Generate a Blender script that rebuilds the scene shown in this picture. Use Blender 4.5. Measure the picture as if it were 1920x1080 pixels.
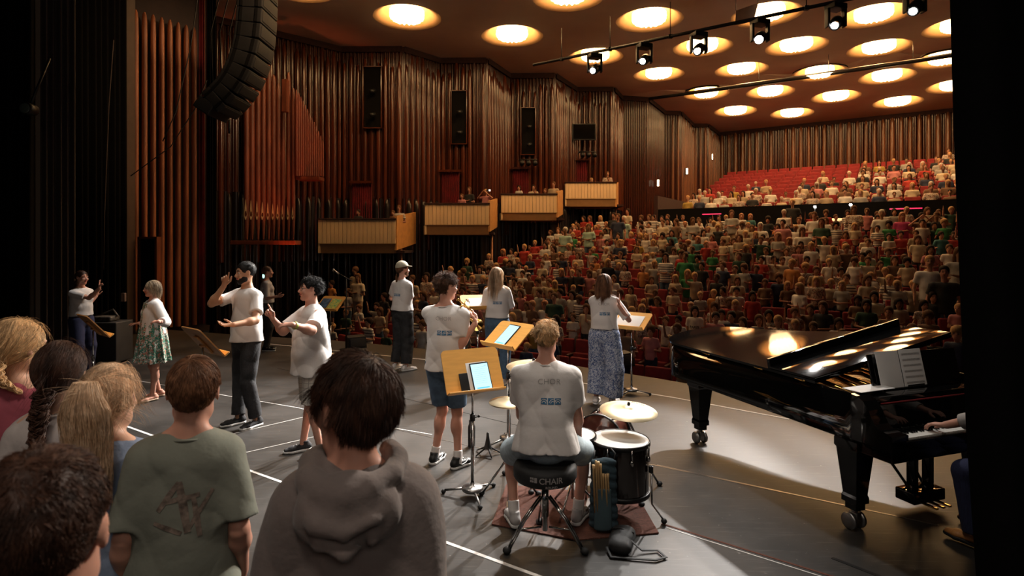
import bpy, bmesh, math, random
import numpy as np
from mathutils import Vector, Matrix, Quaternion
from mathutils.bvhtree import BVHTree
from mathutils.geometry import delaunay_2d_cdt
PI = math.pi
random.seed(7); rng = np.random.default_rng(7)
sc = bpy.context.scene
for o in list(bpy.data.objects): bpy.data.objects.remove(o)
C = sc.collection

# ---------------------------------------------------------------- camera
F = 1080.0; HOR = 461.0; EYE = 2.06           # focal length in px, horizon line, eye height
cam = bpy.data.cameras.new('camera'); co = bpy.data.objects.new('camera', cam); C.objects.link(co)
co.location = (0, 0, EYE); co.rotation_euler = (PI/2, 0, 0)
cam.sensor_width = 36; cam.lens = F/1920*36
cam.shift_y = -(540-HOR)/1920
cam.clip_start = .05; cam.clip_end = 200
cam.dof.use_dof = True; cam.dof.focus_distance = 5.5; cam.dof.aperture_fstop = 5.6
sc.camera = co
sc.view_settings.view_transform = 'Standard'; sc.view_settings.look = 'None'
sc.view_settings.exposure = 0.62; sc.view_settings.gamma = 1.0; sc.view_settings.use_curve_mapping = False
sc.cycles.max_bounces = 6; sc.cycles.diffuse_bounces = 3; sc.cycles.glossy_bounces = 3
sc.cycles.transmission_bounces = 3; sc.cycles.caustics_reflective = False; sc.cycles.caustics_refractive = False
sc.cycles.sample_clamp_indirect = 4.0; sc.cycles.use_denoising = True
w = bpy.data.worlds.new('world'); sc.world = w; w.use_nodes = True
w.node_tree.nodes['Background'].inputs[0].default_value = (1.0, .62, .4, 1)
w.node_tree.nodes['Background'].inputs[1].default_value = .004

# hall axes: a runs from the stage into the hall, b along the seat rows (camera looks along +Y)
NA = (.5446, .8387); UB = (.8387, -.5446)
def hall(a, b, z=0.0): return Vector((NA[0]*a+UB[0]*b, NA[1]*a+UB[1]*b, z))
def at(px, py, Y): return Vector(((px-960)/F*Y, Y, EYE+(HOR-py)/F*Y))
def flr(px, Y): return Vector(((px-960)/F*Y, Y, 0))
BAR0 = at(1000, 122, 17.3); BAR1 = at(1560, 5, 12.87)
BARD = (BAR1-BAR0).normalized()
def bar_at(px):                                # point of the lighting bar seen at column px
    k = (px-960)/F
    t = (k*BAR0.y-BAR0.x)/(BARD.x-k*BARD.y)
    return BAR0+BARD*t

# ---------------------------------------------------------------- lights
def spot(name, loc, target, power, angle, color=(1, .95, .90), size=.15, blend=.35):
    l = bpy.data.lights.new(name, 'SPOT'); l.energy = power; l.color = color
    l.spot_size = math.radians(angle); l.spot_blend = blend; l.shadow_soft_size = size
    o = bpy.data.objects.new(name, l); C.objects.link(o); o.location = loc
    o.rotation_euler = (Vector(target)-Vector(loc)).to_track_quat('-Z', 'Y').to_euler(); return o
def area(name, loc, target, power, sx, sy, color):
    l = bpy.data.lights.new(name, 'AREA'); l.energy = power; l.color = color; l.shape = 'RECTANGLE'; l.size = sx; l.size_y = sy
    o = bpy.data.objects.new(name, l); C.objects.link(o); o.location = loc
    o.rotation_euler = (Vector(target)-Vector(loc)).to_track_quat('-Z', 'Y').to_euler(); return o
MOVER_PX = [1115, 1208, 1310, 1425, 1567, 1715]
AIM = [(-3.6, 6.6, 1), (-2.4, 6.2, 1), (-1.0, 6.3, .8), (.3, 5.2, .6), (1.2, 5.4, .6), (1.9, 6.4, .2)]
for px, aim, pw in zip(MOVER_PX, AIM, (6400, 5600, 4400, 2800, 1300, 800)):
    p = bar_at(px)
    spot('stage_spot', p+Vector((-.15, -.30, -.62)), aim, pw, 25, size=.10)
# stage lamps above the performers
spot('stage_top_light', (-3.4, 4.6, 8.0), (-2.6, 6.4, .5), 260, 62, (1, .90, .78), .35, .6)
spot('stage_top_light', (.4, 2.8, 8.0), (.6, 4.8, .5), 190, 56, (1, .91, .80), .35, .6)
spot('stage_top_light', (-.8, -1.2, 7.5), (-.6, 3.4, .8), 230, 66, (1, .84, .70), .6, .7)
area('added_rear_fill', (1.2, -3.2, 4.6), (-1, 3, 1.2), 22, 3, 1.5, (1, .86, .74))  # added soft fill from behind the camera, no real fixture
spot('stage_side_light', (5.5, 8.5, 7.0), (-1.0, 1.4, 1.4), 2400, 34, (1, .88, .76), .3, .6)
for tx, ty, tz, pw in ((-3.2, 6.8, .9, 1200), (-.1, 4.9, .8, 1500), (-.9, 8.8, .9, 900), (-5.6, 8.6, .9, 1000), (2.6, 4.6, .3, 500), (-4.9, 11.4, 1.2, 260)):
    spot('stage_bridge_light', (tx*.55+.9, ty+3.1, 8.2), (tx, ty, tz), pw, 34, (1, .96, .92), .18, .6)
spot('added_tower_fill', (-2.0, 8.6, 8.4), (-9.0, 14.8, 5.2), 520, 48, (1, .62, .34), .3, .8)  # added warm spot that brightens the tower pipes, no fixture there
spot('added_organ_glow', (-6.2, 16.2, 1.0), (-7.2, 18.6, 5.6), 130, 50, (1, .16, .05), .2, .8)  # added red spot for the glow on the organ, no fixture there
def lampglow(z, loc, e):
    l = bpy.data.lights.new('hall_lamp', 'SPOT'); l.energy = e; l.color = (1, .60, .28); l.spot_size = math.radians(150); l.spot_blend = .5
    l.shadow_soft_size = .45
    o = bpy.data.objects.new('hall_lamp', l); C.objects.link(o); o.location = loc; return o

# ---------------------------------------------------------------- materials
def _n(nt, t, **kw):
    n = nt.nodes.new(t)
    for k, v in kw.items():
        if k.startswith('i_'):
            n.inputs[int(k[2:]) if k[2:].isdigit() else k[2:].replace('_', ' ')].default_value = v
        else: setattr(n, k, v)
    return n
MATS = {}
def mat(name, col, rough=.7, metal=0.0, var=.12, vs=6.0, bump=0.0, bs=60.0, stretch=(1, 1, 1), emit=None, es=0.0,
        spec=.5, coat=0.0, attr=False, col2=None, aniso=0, sheen=0.0, sub=0.0, thr=(.35, .65), rvar=0.0):
    if name in MATS: return MATS[name]
    m = bpy.data.materials.new(name); m.use_nodes = True; nt = m.node_tree; L = nt.links
    b = nt.nodes['Principled BSDF']
    b.inputs['Roughness'].default_value = rough; b.inputs['Metallic'].default_value = metal
    b.inputs['Specular IOR Level'].default_value = spec; b.inputs['Coat Weight'].default_value = coat
    b.inputs['Coat Roughness'].default_value = .08; b.inputs['Sheen Weight'].default_value = sheen
    if sub: b.inputs['Subsurface Weight'].default_value = sub; b.inputs['Subsurface Radius'].default_value = (.012, .005, .003)
    c = (*col, 1); c2 = (*(col2 or [max(0, x*(1-2.2*var)) for x in col]), 1)
    tc = _n(nt, 'ShaderNodeTexCoord'); mp = _n(nt, 'ShaderNodeMapping'); mp.inputs['Scale'].default_value = stretch
    L.new(tc.outputs['Object'], mp.inputs['Vector'])
    no = _n(nt, 'ShaderNodeTexNoise', i_Scale=vs, i_Detail=5.0); L.new(mp.outputs[0], no.inputs['Vector'])
    mr = _n(nt, 'ShaderNodeMapRange'); mr.inputs[1].default_value = thr[0]; mr.inputs[2].default_value = thr[1]; L.new(no.outputs[0], mr.inputs[0])
    mx = _n(nt, 'ShaderNodeMix', data_type='RGBA'); mx.inputs[6].default_value = c; mx.inputs[7].default_value = c2
    L.new(mr.outputs[0], mx.inputs[0]); out = mx.outputs[2]
    if attr:
        at_ = _n(nt, 'ShaderNodeAttribute', attribute_name='var')
        m2 = _n(nt, 'ShaderNodeMix', data_type='RGBA', blend_type='MULTIPLY'); m2.inputs[0].default_value = 1.0
        L.new(out, m2.inputs[6]); L.new(at_.outputs['Color'], m2.inputs[7]); out = m2.outputs[2]
    L.new(out, b.inputs['Base Color'])
    if rvar:
        r2 = _n(nt, 'ShaderNodeMapRange'); r2.inputs[3].default_value = rough; r2.inputs[4].default_value = rough+rvar
        L.new(no.outputs[0], r2.inputs[0]); L.new(r2.outputs[0], b.inputs['Roughness'])
    if bump:
        n2 = _n(nt, 'ShaderNodeTexNoise', i_Scale=bs, i_Detail=3.0); L.new(mp.outputs[0], n2.inputs['Vector'])
        bp = _n(nt, 'ShaderNodeBump', i_Strength=bump, i_Distance=.01); L.new(n2.outputs[0], bp.inputs['Height']); L.new(bp.outputs[0], b.inputs['Normal'])
    if emit: b.inputs['Emission Color'].default_value = (*emit, 1); b.inputs['Emission Strength'].default_value = es
    MATS[name] = m; return m

M = {}
M['black'] = mat('black cloth', (.0035, .003, .003), .95, spec=.15, bump=.3)
M['blackmetal'] = mat('black metal', (.012, .012, .012), .45, .3)
M['chrome'] = mat('chrome', (.55, .54, .52), .18, 1.0)
M['steel'] = mat('brushed steel', (.35, .34, .33), .35, 1.0)
M['brass'] = mat('brass', (.85, .52, .16), .2, 1.0)
M['rubber'] = mat('rubber', (.01, .01, .01), .7)
M['lacquer'] = mat('piano lacquer', (.003, .003, .003), .02, coat=0, var=0, rvar=.04, vs=30, spec=.42)
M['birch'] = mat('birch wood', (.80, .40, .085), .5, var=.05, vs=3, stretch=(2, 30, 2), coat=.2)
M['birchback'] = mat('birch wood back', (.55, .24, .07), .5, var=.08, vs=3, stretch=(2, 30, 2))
M['paper'] = mat('paper', (.85, .84, .82), .8, var=.02)
M['screen'] = mat('tablet screen', (.05, .1, .15), .2, emit=(.50, .78, .95), es=.9, var=0)
M['white'] = mat('white plastic', (.8, .8, .78), .5, var=.03)
M['tape'] = mat('white tape', (.80, .78, .74), .6, var=.1, vs=30)
M['mahog'] = mat('mahogany slats', (.045, .009, .004), .26, var=.2, vs=1.5, stretch=(6, 6, .5), coat=.25)
M['mahog2'] = mat('mahogany pipes', (.092, .020, .007), .22, var=.22, vs=1.5, stretch=(5, 5, .5), coat=.3)
M['mahogback'] = mat('brown wall slats', (.15, .050, .017), .36, var=.2, vs=1.2, stretch=(6, 6, .5), coat=.2)
M['dkrib'] = mat('black glossy slats', (.014, .008, .006), .28, var=.1, vs=2, stretch=(6, 6, .5))
M['organwood'] = mat('organ pipe wood', (.17, .042, .018), .45, var=.25, vs=1.5, stretch=(5, 5, .6))
M['pipewall'] = mat('side pipe wood', (.34, .105, .036), .45, var=.2, vs=1.5, stretch=(5, 5, .5))
M['ceil'] = mat('ceiling plaster', (.76, .60, .45), .85, var=.06, vs=.6)
M['dish'] = mat('lamp recess', (.56, .33, .15), .7, var=.03)
M['crystal'] = mat('lamp crystal', (1, .8, .5), .3, emit=(1.0, .64, .29), es=9.0, var=0)
M['redcurt'] = mat('red curtain', (.16, .003, .008), .85, var=.2, vs=4)
M['redseat'] = mat('red velvet', (.20, .005, .008), .85, var=.15, vs=8)
M['carpet'] = mat('dark carpet', (.035, .010, .008), .95, var=.2, vs=14)
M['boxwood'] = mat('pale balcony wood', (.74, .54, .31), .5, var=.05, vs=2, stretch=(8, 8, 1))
M['rug'] = mat('woven rug', (.20, .075, .05), .95, var=.3, vs=40, stretch=(1, 12, 1), bump=.6, bs=90)
M['denim'] = mat('blue denim', (.075, .135, .215), .85, var=.15, vs=20, bump=.3, bs=180)
M['lightdenim'] = mat('light denim', (.48, .58, .63), .85, var=.12, vs=20, bump=.3, bs=180)
M['blackjean'] = mat('black jeans', (.030, .030, .033), .85, var=.25, vs=12, bump=.4, bs=60)
M['tee'] = mat('white cotton', (.74, .70, .67), .85, var=.03, vs=3, bump=.35, bs=14, sheen=.1)
M['teegrey'] = mat('grey cotton', (.42, .40, .39), .85, var=.05, vs=3, bump=.35, bs=14)
M['navy'] = mat('navy pinstripe', (.032, .038, .10), .9, var=.2, vs=30, stretch=(9, 9, .4))
M['skin'] = mat('fair skin', (.74, .44, .31), .5, var=.05, vs=10, spec=.35, sub=.15)
M['skintan'] = mat('tan skin', (.55, .30, .18), .5, var=.05, vs=10, spec=.35, sub=.12)
M['skinpink'] = mat('rosy skin', (.70, .36, .26), .5, var=.06, vs=10, spec=.35, sub=.15)
M['lip'] = mat('lips', (.42, .12, .10), .45, var=.03)
M['eyewhite'] = mat('eye white', (.60, .56, .53), .3, var=0)
M['iris'] = mat('iris', (.03, .018, .012), .15, var=0)
M['blue'] = mat('blue print', (.05, .19, .36), .8, var=.2, vs=90)
M['greyprint'] = mat('grey print', (.33, .31, .30), .85, var=.0)
def hairmat(n, c, c2): return mat(n, c, .55, var=.1, vs=20, col2=c2, attr=True, spec=.32)
H_BLOND = hairmat('blond hair', (.84, .55, .28), (.60, .36, .17))
H_PALE = hairmat('pale blond hair', (.84, .60, .40), (.60, .38, .22))
H_BROWN = hairmat('brown hair', (.15, .070, .038), (.075, .034, .018))
H_LBROWN = hairmat('light brown hair', (.30, .14, .07), (.17, .075, .038))
H_DARK = hairmat('dark brown hair', (.085, .036, .020), (.042, .018, .011))
H_BLACK = hairmat('black hair', (.016, .013, .012), (.008, .007, .006))
H_GREY = hairmat('ash blond hair', (.50, .38, .25), (.30, .22, .15))

def floor_mat():
    m = bpy.data.materials.new('stage vinyl'); m.use_nodes = True; nt = m.node_tree; L = nt.links; b = nt.nodes['Principled BSDF']
    tc = _n(nt, 'ShaderNodeTexCoord')
    n1 = _n(nt, 'ShaderNodeTexNoise', i_Scale=.9, i_Detail=8.0, i_Roughness=.65); L.new(tc.outputs['Object'], n1.inputs['Vector'])
    cr = _n(nt, 'ShaderNodeValToRGB'); cr.color_ramp.elements[0].position = .36; cr.color_ramp.elements[0].color = (.013, .012, .0105, 1)
    cr.color_ramp.elements[1].position = .68; cr.color_ramp.elements[1].color = (.046, .041, .037, 1); L.new(n1.outputs[0], cr.inputs[0])
    mp = _n(nt, 'ShaderNodeMapping'); mp.inputs['Rotation'].default_value = (0, 0, .58); mp.inputs['Scale'].default_value = (.5, 7, 1); L.new(tc.outputs['Object'], mp.inputs['Vector'])
    n2 = _n(nt, 'ShaderNodeTexNoise', i_Scale=6.0, i_Detail=6.0, i_Roughness=.7); L.new(mp.outputs[0], n2.inputs['Vector'])
    r2 = _n(nt, 'ShaderNodeMapRange'); r2.inputs[1].default_value = .56; r2.inputs[2].default_value = .74; r2.inputs[4].default_value = .75; L.new(n2.outputs[0], r2.inputs[0])
    mx = _n(nt, 'ShaderNodeMix', data_type='RGBA'); mx.inputs[7].default_value = (.12, .11, .10, 1); L.new(r2.outputs[0], mx.inputs[0]); L.new(cr.outputs[0], mx.inputs[6])
    v = _n(nt, 'ShaderNodeTexNoise', i_Scale=26.0, i_Detail=2.0); L.new(tc.outputs['Object'], v.inputs['Vector'])
    r3 = _n(nt, 'ShaderNodeMapRange'); r3.inputs[1].default_value = .72; r3.inputs[2].default_value = .76; r3.inputs[4].default_value = .5; L.new(v.outputs[0], r3.inputs[0])
    m3 = _n(nt, 'ShaderNodeMix', data_type='RGBA'); m3.inputs[7].default_value = (.22, .2, .18, 1); L.new(r3.outputs[0], m3.inputs[0]); L.new(mx.outputs[2], m3.inputs[6])
    L.new(m3.outputs[2], b.inputs['Base Color'])
    r4 = _n(nt, 'ShaderNodeMapRange'); r4.inputs[3].default_value = .40; r4.inputs[4].default_value = .62; L.new(n1.outputs[0], r4.inputs[0]); L.new(r4.outputs[0], b.inputs['Roughness'])
    bp = _n(nt, 'ShaderNodeBump', i_Strength=.05, i_Distance=.01); L.new(n2.outputs[0], bp.inputs['Height']); L.new(bp.outputs[0], b.inputs['Normal'])
    return m
def pattern_mat(name, base, cols, scale, rough=.85, thr=.12):
    m = bpy.data.materials.new(name); m.use_nodes = True; nt = m.node_tree; L = nt.links; b = nt.nodes['Principled BSDF']
    b.inputs['Roughness'].default_value = rough
    tc = _n(nt, 'ShaderNodeTexCoord'); last = None
    for i, c in enumerate(cols):
        n = _n(nt, 'ShaderNodeTexNoise', i_Scale=scale*(1+.13*i), i_Detail=2.0, i_Distortion=1.5)
        mp = _n(nt, 'ShaderNodeMapping'); mp.inputs['Location'].default_value = (i*7.3, i*3.1, i*5.7); L.new(tc.outputs['Object'], mp.inputs['Vector']); L.new(mp.outputs[0], n.inputs['Vector'])
        r = _n(nt, 'ShaderNodeMapRange'); r.inputs[1].default_value = .53; r.inputs[2].default_value = .53+thr*.25; L.new(n.outputs[0], r.inputs[0])
        mx = _n(nt, 'ShaderNodeMix', data_type='RGBA'); mx.inputs[7].default_value = (*c, 1); L.new(r.outputs[0], mx.inputs[0])
        if last is None: mx.inputs[6].default_value = (*base, 1)
        else: L.new(last, mx.inputs[6])
        last = mx.outputs[2]
    L.new(last, b.inputs['Base Color']); return m
M['floral'] = pattern_mat('floral cotton', (.72, .70, .64), [(.05, .25, .15), (.10, .33, .24), (.02, .07, .045), (.72, .70, .64), (.50, .20, .14), (.04, .20, .13)], 15)
M['bluepat'] = pattern_mat('blue patterned cloth', (.10, .15, .30), [(.48, .52, .62), (.045, .075, .19), (.5, .54, .62)], 40)
def stripe_mat(name, base, line, freq, axis=0, w_=.12):
    m = bpy.data.materials.new(name); m.use_nodes = True; nt = m.node_tree; L = nt.links; b = nt.nodes['Principled BSDF']; b.inputs['Roughness'].default_value = .85
    tc = _n(nt, 'ShaderNodeTexCoord'); sp = _n(nt, 'ShaderNodeSeparateXYZ'); L.new(tc.outputs['Object'], sp.inputs[0]); last = None
    for ax in (axis if isinstance(axis, tuple) else (axis,)):
        a = _n(nt, 'ShaderNodeMath', operation='MULTIPLY'); a.inputs[1].default_value = freq; L.new(sp.outputs[ax], a.inputs[0])
        f = _n(nt, 'ShaderNodeMath', operation='FRACT'); L.new(a.outputs[0], f.inputs[0])
        g = _n(nt, 'ShaderNodeMath', operation='LESS_THAN'); g.inputs[1].default_value = w_; L.new(f.outputs[0], g.inputs[0])
        mx = _n(nt, 'ShaderNodeMix', data_type='RGBA'); mx.inputs[7].default_value = (*line, 1); L.new(g.outputs[0], mx.inputs[0])
        if last is None: mx.inputs[6].default_value = (*base, 1)
        else: L.new(last, mx.inputs[6])
        last = mx.outputs[2]
    L.new(last, b.inputs['Base Color']); return m
M['plaid'] = stripe_mat('pale plaid cotton', (.66, .62, .56), (.36, .33, .30), 22, (0, 2), .10)

# ---------------------------------------------------------------- mesh helpers
class MB:
    """collects shapes; build() links them as one mesh object"""
    def __init__(s): s.v = []; s.f = []; s.m = []; s.n = 0; s.mi = 0; s.sm = []
    def add(s, v, f, smooth=False):
        s.v.extend([tuple(p) for p in v]); s.f.extend([[i+s.n for i in q] for q in f]); s.m.extend([s.mi]*len(f)); s.sm.extend([smooth]*len(f)); s.n += len(v); return s
    def box(s, c, d, rz=0, R=None):
        R = R or Matrix.Rotation(rz, 3, 'Z'); c = Vector(c)
        v = [c+R@Vector((x*d[0]/2, y*d[1]/2, z*d[2]/2)) for x in (-1, 1) for y in (-1, 1) for z in (-1, 1)]
        return s.add(v, [(0, 1, 3, 2), (4, 6, 7, 5), (0, 4, 5, 1), (2, 3, 7, 6), (0, 2, 6, 4), (1, 5, 7, 3)])
    def bbox(s, c, d, bev=.01, R=None, rz=0):
        bm = bmesh.new(); bmesh.ops.create_cube(bm, size=1); bmesh.ops.scale(bm, vec=d, verts=bm.verts)
        bmesh.ops.bevel(bm, geom=list(bm.edges), offset=bev, segments=3, profile=.6, affect='EDGES')
        R = R or Matrix.Rotation(rz, 3, 'Z'); c = Vector(c); bm.verts.index_update()
        s.add([c+R@v.co for v in bm.verts], [[v.index for v in f.verts] for f in bm.faces], True); bm.free(); return s
    def tube(s, pts, r, n=8, caps=True, smooth=True, flat=1.0):
        pts = [Vector(p) for p in pts]; rr = r if isinstance(r, (list, tuple)) else [r]*len(pts); vs = []; up = None
        for i, p in enumerate(pts):
            t = (pts[min(i+1, len(pts)-1)]-pts[max(i-1, 0)]).normalized()
            if up is None: up = Vector((0, 0, 1)) if abs(t.z) < .9 else Vector((1, 0, 0))
            x = t.cross(up).normalized(); up = x.cross(t).normalized()
            for k in range(n):
                a = 2*PI*k/n; vs.append(p+x*math.cos(a)*rr[i]+up*math.sin(a)*rr[i]*flat)
        fs = [(i*n+k, i*n+(k+1) % n, (i+1)*n+(k+1) % n, (i+1)*n+k) for i in range(len(pts)-1) for k in range(n)]
        if caps: fs += [list(range(n))[::-1], [(len(pts)-1)*n+k for k in range(n)]]
        return s.add(vs, fs, smooth)
    def lathe(s, prof, n=32, M4=None, smooth=True, cap=False):
        M4 = M4 or Matrix(); vs = [M4@Vector((r*math.cos(2*PI*k/n), r*math.sin(2*PI*k/n), z)) for r, z in prof for k in range(n)]
        fs = [(i*n+k, i*n+(k+1) % n, (i+1)*n+(k+1) % n, (i+1)*n+k) for i in range(len(prof)-1) for k in range(n)]
        if cap: fs += [list(range(n))[::-1], [(len(prof)-1)*n+k for k in range(n)]]
        return s.add(vs, fs, smooth)
    def ell(s, c, r, n=12, R=None, smooth=True):
        R = R or Matrix.Identity(3); c = Vector(c)
        prof = [(math.sin(PI*i/n), -math.cos(PI*i/n)) for i in range(n+1)]; m = n*2
        vs = [c+R@Vector((a*math.cos(2*PI*k/m)*r[0], a*math.sin(2*PI*k/m)*r[1], z*r[2])) for a, z in prof for k in range(m)]
        return s.add(vs, [(i*m+k, i*m+(k+1) % m, (i+1)*m+(k+1) % m, (i+1)*m+k) for i in range(n) for k in range(m)], smooth)
    def prism(s, outline, z0, z1, M4=None, smooth=False):
        M4 = M4 or Matrix(); n = len(outline)
        v = [M4@Vector((x, y, z0)) for x, y in outline]+[M4@Vector((x, y, z1)) for x, y in outline]
        return s.add(v, [list(range(n))[::-1], list(range(n, 2*n))]+[(i, (i+1) % n, n+(i+1) % n, n+i) for i in range(n)], smooth)
    def build(s, name, mats, parent=None, **kw):
        me = bpy.data.meshes.new(name); me.from_pydata([tuple(v) for v in s.v], [], s.f)
        for m in (mats if isinstance(mats, (list, tuple)) else [mats]): me.materials.append(m)
        if len(s.f):
            me.polygons.foreach_set('material_index', s.m); me.polygons.foreach_set('use_smooth', s.sm)
        me.update(); return link(name, me, parent, **kw)
def link(name, me, parent=None, label=None, cat=None, group=None, kind=None):
    o = bpy.data.objects.new(name, me); C.objects.link(o)
    if parent: o.parent = parent
    return tag(o, label, cat, group, kind)
def tag(o, label=None, cat=None, group=None, kind=None):
    for k, v in (('label', label), ('category', cat), ('group', group), ('kind', kind)):
        if v: o[k] = v
    return o
def thing(name, label, cat, loc=(0, 0, 0), rz=0, group=None):
    o = bpy.data.objects.new(name, None); C.objects.link(o); o.location = loc; o.rotation_euler = (0, 0, rz)
    o.empty_display_size = .1
    return tag(o, label, cat, group)
def struct(mb, name, m, parent=None): return mb.build(name, m, parent, kind='structure')

# ---------------------------------------------------------------- signed-distance bodies
def nz(v): v = np.asarray(v, float); return v/(np.linalg.norm(v)+1e-12)
class Sdf:
    """smooth union of limbs, polygonised into one continuous surface"""
    def __init__(s): s.p = []; s.post = []
    def cap(s, a, b, ra, rb=None, k=.03, clip=None, neg=False):
        s.p.append(dict(t=0, a=np.array(a, float), b=np.array(b, float), ra=ra, rb=ra if rb is None else rb, k=k, clip=clip, neg=neg)); return s
    def chain(s, pts, rs, k=.03, **kw):
        for i in range(len(pts)-1): s.cap(pts[i], pts[i+1], rs[i], rs[i+1], k, **kw)
        return s
    def fcap(s, a, b, wa, da, wb, db, side=(1, 0, 0), k=.03, clip=None, neg=False, fold=None):
        a = np.array(a, float); b = np.array(b, float)
        s.p.append(dict(t=1, a=a, b=b, wa=wa, da=da, wb=wb, db=db, side=nz(side), k=k, clip=clip, neg=neg, fold=fold)); return s
    def ell(s, c, r, R=None, k=.03, neg=False, clip=None):
        s.p.append(dict(t=2, a=np.array(c, float), r=np.array(r, float), R=None if R is None else np.array(R, float), k=k, neg=neg, clip=clip)); return s
    def clip(s, p, n): s.post.append(('c', np.array(p, float), nz(n))); return s
    def bumpf(s, fn): s.post.append(('f', fn)); return s
    def _bound(s, q):
        if q['t'] == 0: return (q['a']+q['b'])/2, np.linalg.norm(q['a']-q['b'])/2+max(q['ra'], q['rb'])
        if q['t'] == 1: return (q['a']+q['b'])/2, np.linalg.norm(q['a']-q['b'])/2+max(q['wa'], q['wb'], q['da'], q['db'])
        return q['a'], max(q['r'])
    def _one(s, q, P):
        if q['t'] == 2:
            d = P-q['a']
            if q['R'] is not None: d = d@q['R']
            m = float(np.min(q['r'])); u = d/q['r']; l = np.sqrt((u*u).sum(1))
            g = np.sqrt(((u/q['r'])**2).sum(1))+1e-9
            r = l*(l-1)/g; r = np.where(l < .3, (l-1)*m, r)
        else:
            ab = q['b']-q['a']; L2 = float(ab@ab)+1e-12; ap = P-q['a']; t = np.clip(ap@ab/L2, 0, 1)
            if q['t'] == 0:
                v = ap-t[:, None]*ab; r = np.sqrt((v*v).sum(1))-(q['ra']+(q['rb']-q['ra'])*t)
            else:
                ax = ab/math.sqrt(L2); sd = q['side']-ax*(q['side']@ax); sd = nz(sd); dp = np.cross(ax, sd)
                v = ap-t[:, None]*ab; w_ = q['wa']+(q['wb']-q['wa'])*t; d_ = q['da']+(q['db']-q['da'])*t
                x = v@sd; y = v@dp; z = v@ax; m = np.minimum(w_, d_)
                if q['fold']:
                    n, A, ph = q['fold']; th = np.arctan2(y/d_, x/w_)
                    ff = 1+A*t*(np.sin(n*th+ph)+.5*np.sin(2.3*n*th+1.7*ph+4*t)); w_ = w_*ff; d_ = d_*ff
                l = np.sqrt((x/w_)**2+(y/d_)**2+(z/m)**2); g = np.sqrt((x/w_**2)**2+(y/d_**2)**2+(z/m**2)**2)+1e-9
                r = l*(l-1)/g; r = np.where(l < .3, (l-1)*m, r)
        if q['clip']:
            for p, n in q['clip']: r = np.maximum(r, (P-np.asarray(p))@nz(n))
        return r
    def ev(s, P, qs=None):
        D = np.full(len(P), 1.0)
        for q in (s.p if qs is None else qs):
            d = s._one(q, P); k = q['k']
            if q['neg']:
                h = np.clip(.5-.5*(d+D)/k, 0, 1); D = D*(1-h)+(-d)*h+k*h*(1-h)
            else:
                h = np.clip(.5+.5*(D-d)/k, 0, 1); D = D*(1-h)+d*h-k*h*(1-h)
        for o in s.post:
            if o[0] == 'c': D = np.maximum(D, (P-o[1])@o[2])
            else: D = D+o[1](P)
        return D
    def mesh(s, h=.006, M4=None):
        lo = np.full(3, 1e9); hi = -lo; B = []
        for q in s.p:
            c, r = s._bound(q); B.append((c, r))
            if not q['neg']:
                if q['t'] == 2: lo = np.minimum(lo, c-r); hi = np.maximum(hi, c+r)
                else:
                    rr = max(q.get('ra', 0), q.get('rb', 0), q.get('wa', 0), q.get('wb', 0), q.get('da', 0), q.get('db', 0))
                    lo = np.minimum(lo, np.minimum(q['a'], q['b'])-rr); hi = np.maximum(hi, np.maximum(q['a'], q['b'])+rr)
        for o in s.post:                        # axis-aligned clips shrink the box
            if o[0] == 'c' and abs(o[2][2]) > .999:
                if o[2][2] > 0: hi[2] = min(hi[2], o[1][2]+.02)
                else: lo[2] = max(lo[2], o[1][2]-.02)
        lo -= 3*h+.015; hi += 3*h+.015; bs = 12
        nb = np.maximum(1, np.ceil((hi-lo)/(h*bs)).astype(int)); N = nb*bs+1
        V = np.full(N, .5, np.float32)
        R = h*bs*math.sqrt(3)/2
        gi = np.stack(np.meshgrid(*[np.arange(n) for n in nb], indexing='ij'), -1).reshape(-1, 3)
        cen = lo+(gi+.5)*bs*h
        dc = s.ev(cen); act = np.abs(dc) < R*1.6+.02
        V2 = dc.reshape(nb)
        sg = np.where(V2 < 0, -.5, .5); V[:-1, :-1, :-1] = np.repeat(np.repeat(np.repeat(sg, bs, 0), bs, 1), bs, 2)
        r1 = np.arange(bs+1)*h; loc = np.stack(np.meshgrid(r1, r1, r1, indexing='ij'), -1).reshape(-1, 3)
        bc = np.array([b[0] for b in B]); br = np.array([b[1] for b in B]); bk = np.array([q['k'] for q in s.p])
        for g, c, on in zip(gi, cen, act):
            if not on: continue
            near = np.linalg.norm(bc-c, axis=1) < br+R+bk+.04
            if not near.any(): continue
            P = lo+g*bs*h+loc
            V[g[0]*bs:g[0]*bs+bs+1, g[1]*bs:g[1]*bs+bs+1, g[2]*bs:g[2]*bs+bs+1] = s.ev(P, [q for q, n_ in zip(s.p, near) if n_]).reshape(bs+1, bs+1, bs+1)
        verts, faces = nets(V, lo, h)
        if M4 is not None:
            A = np.array(M4); verts = verts@A[:3, :3].T+A[:3, 3]
        return verts, faces
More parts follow.
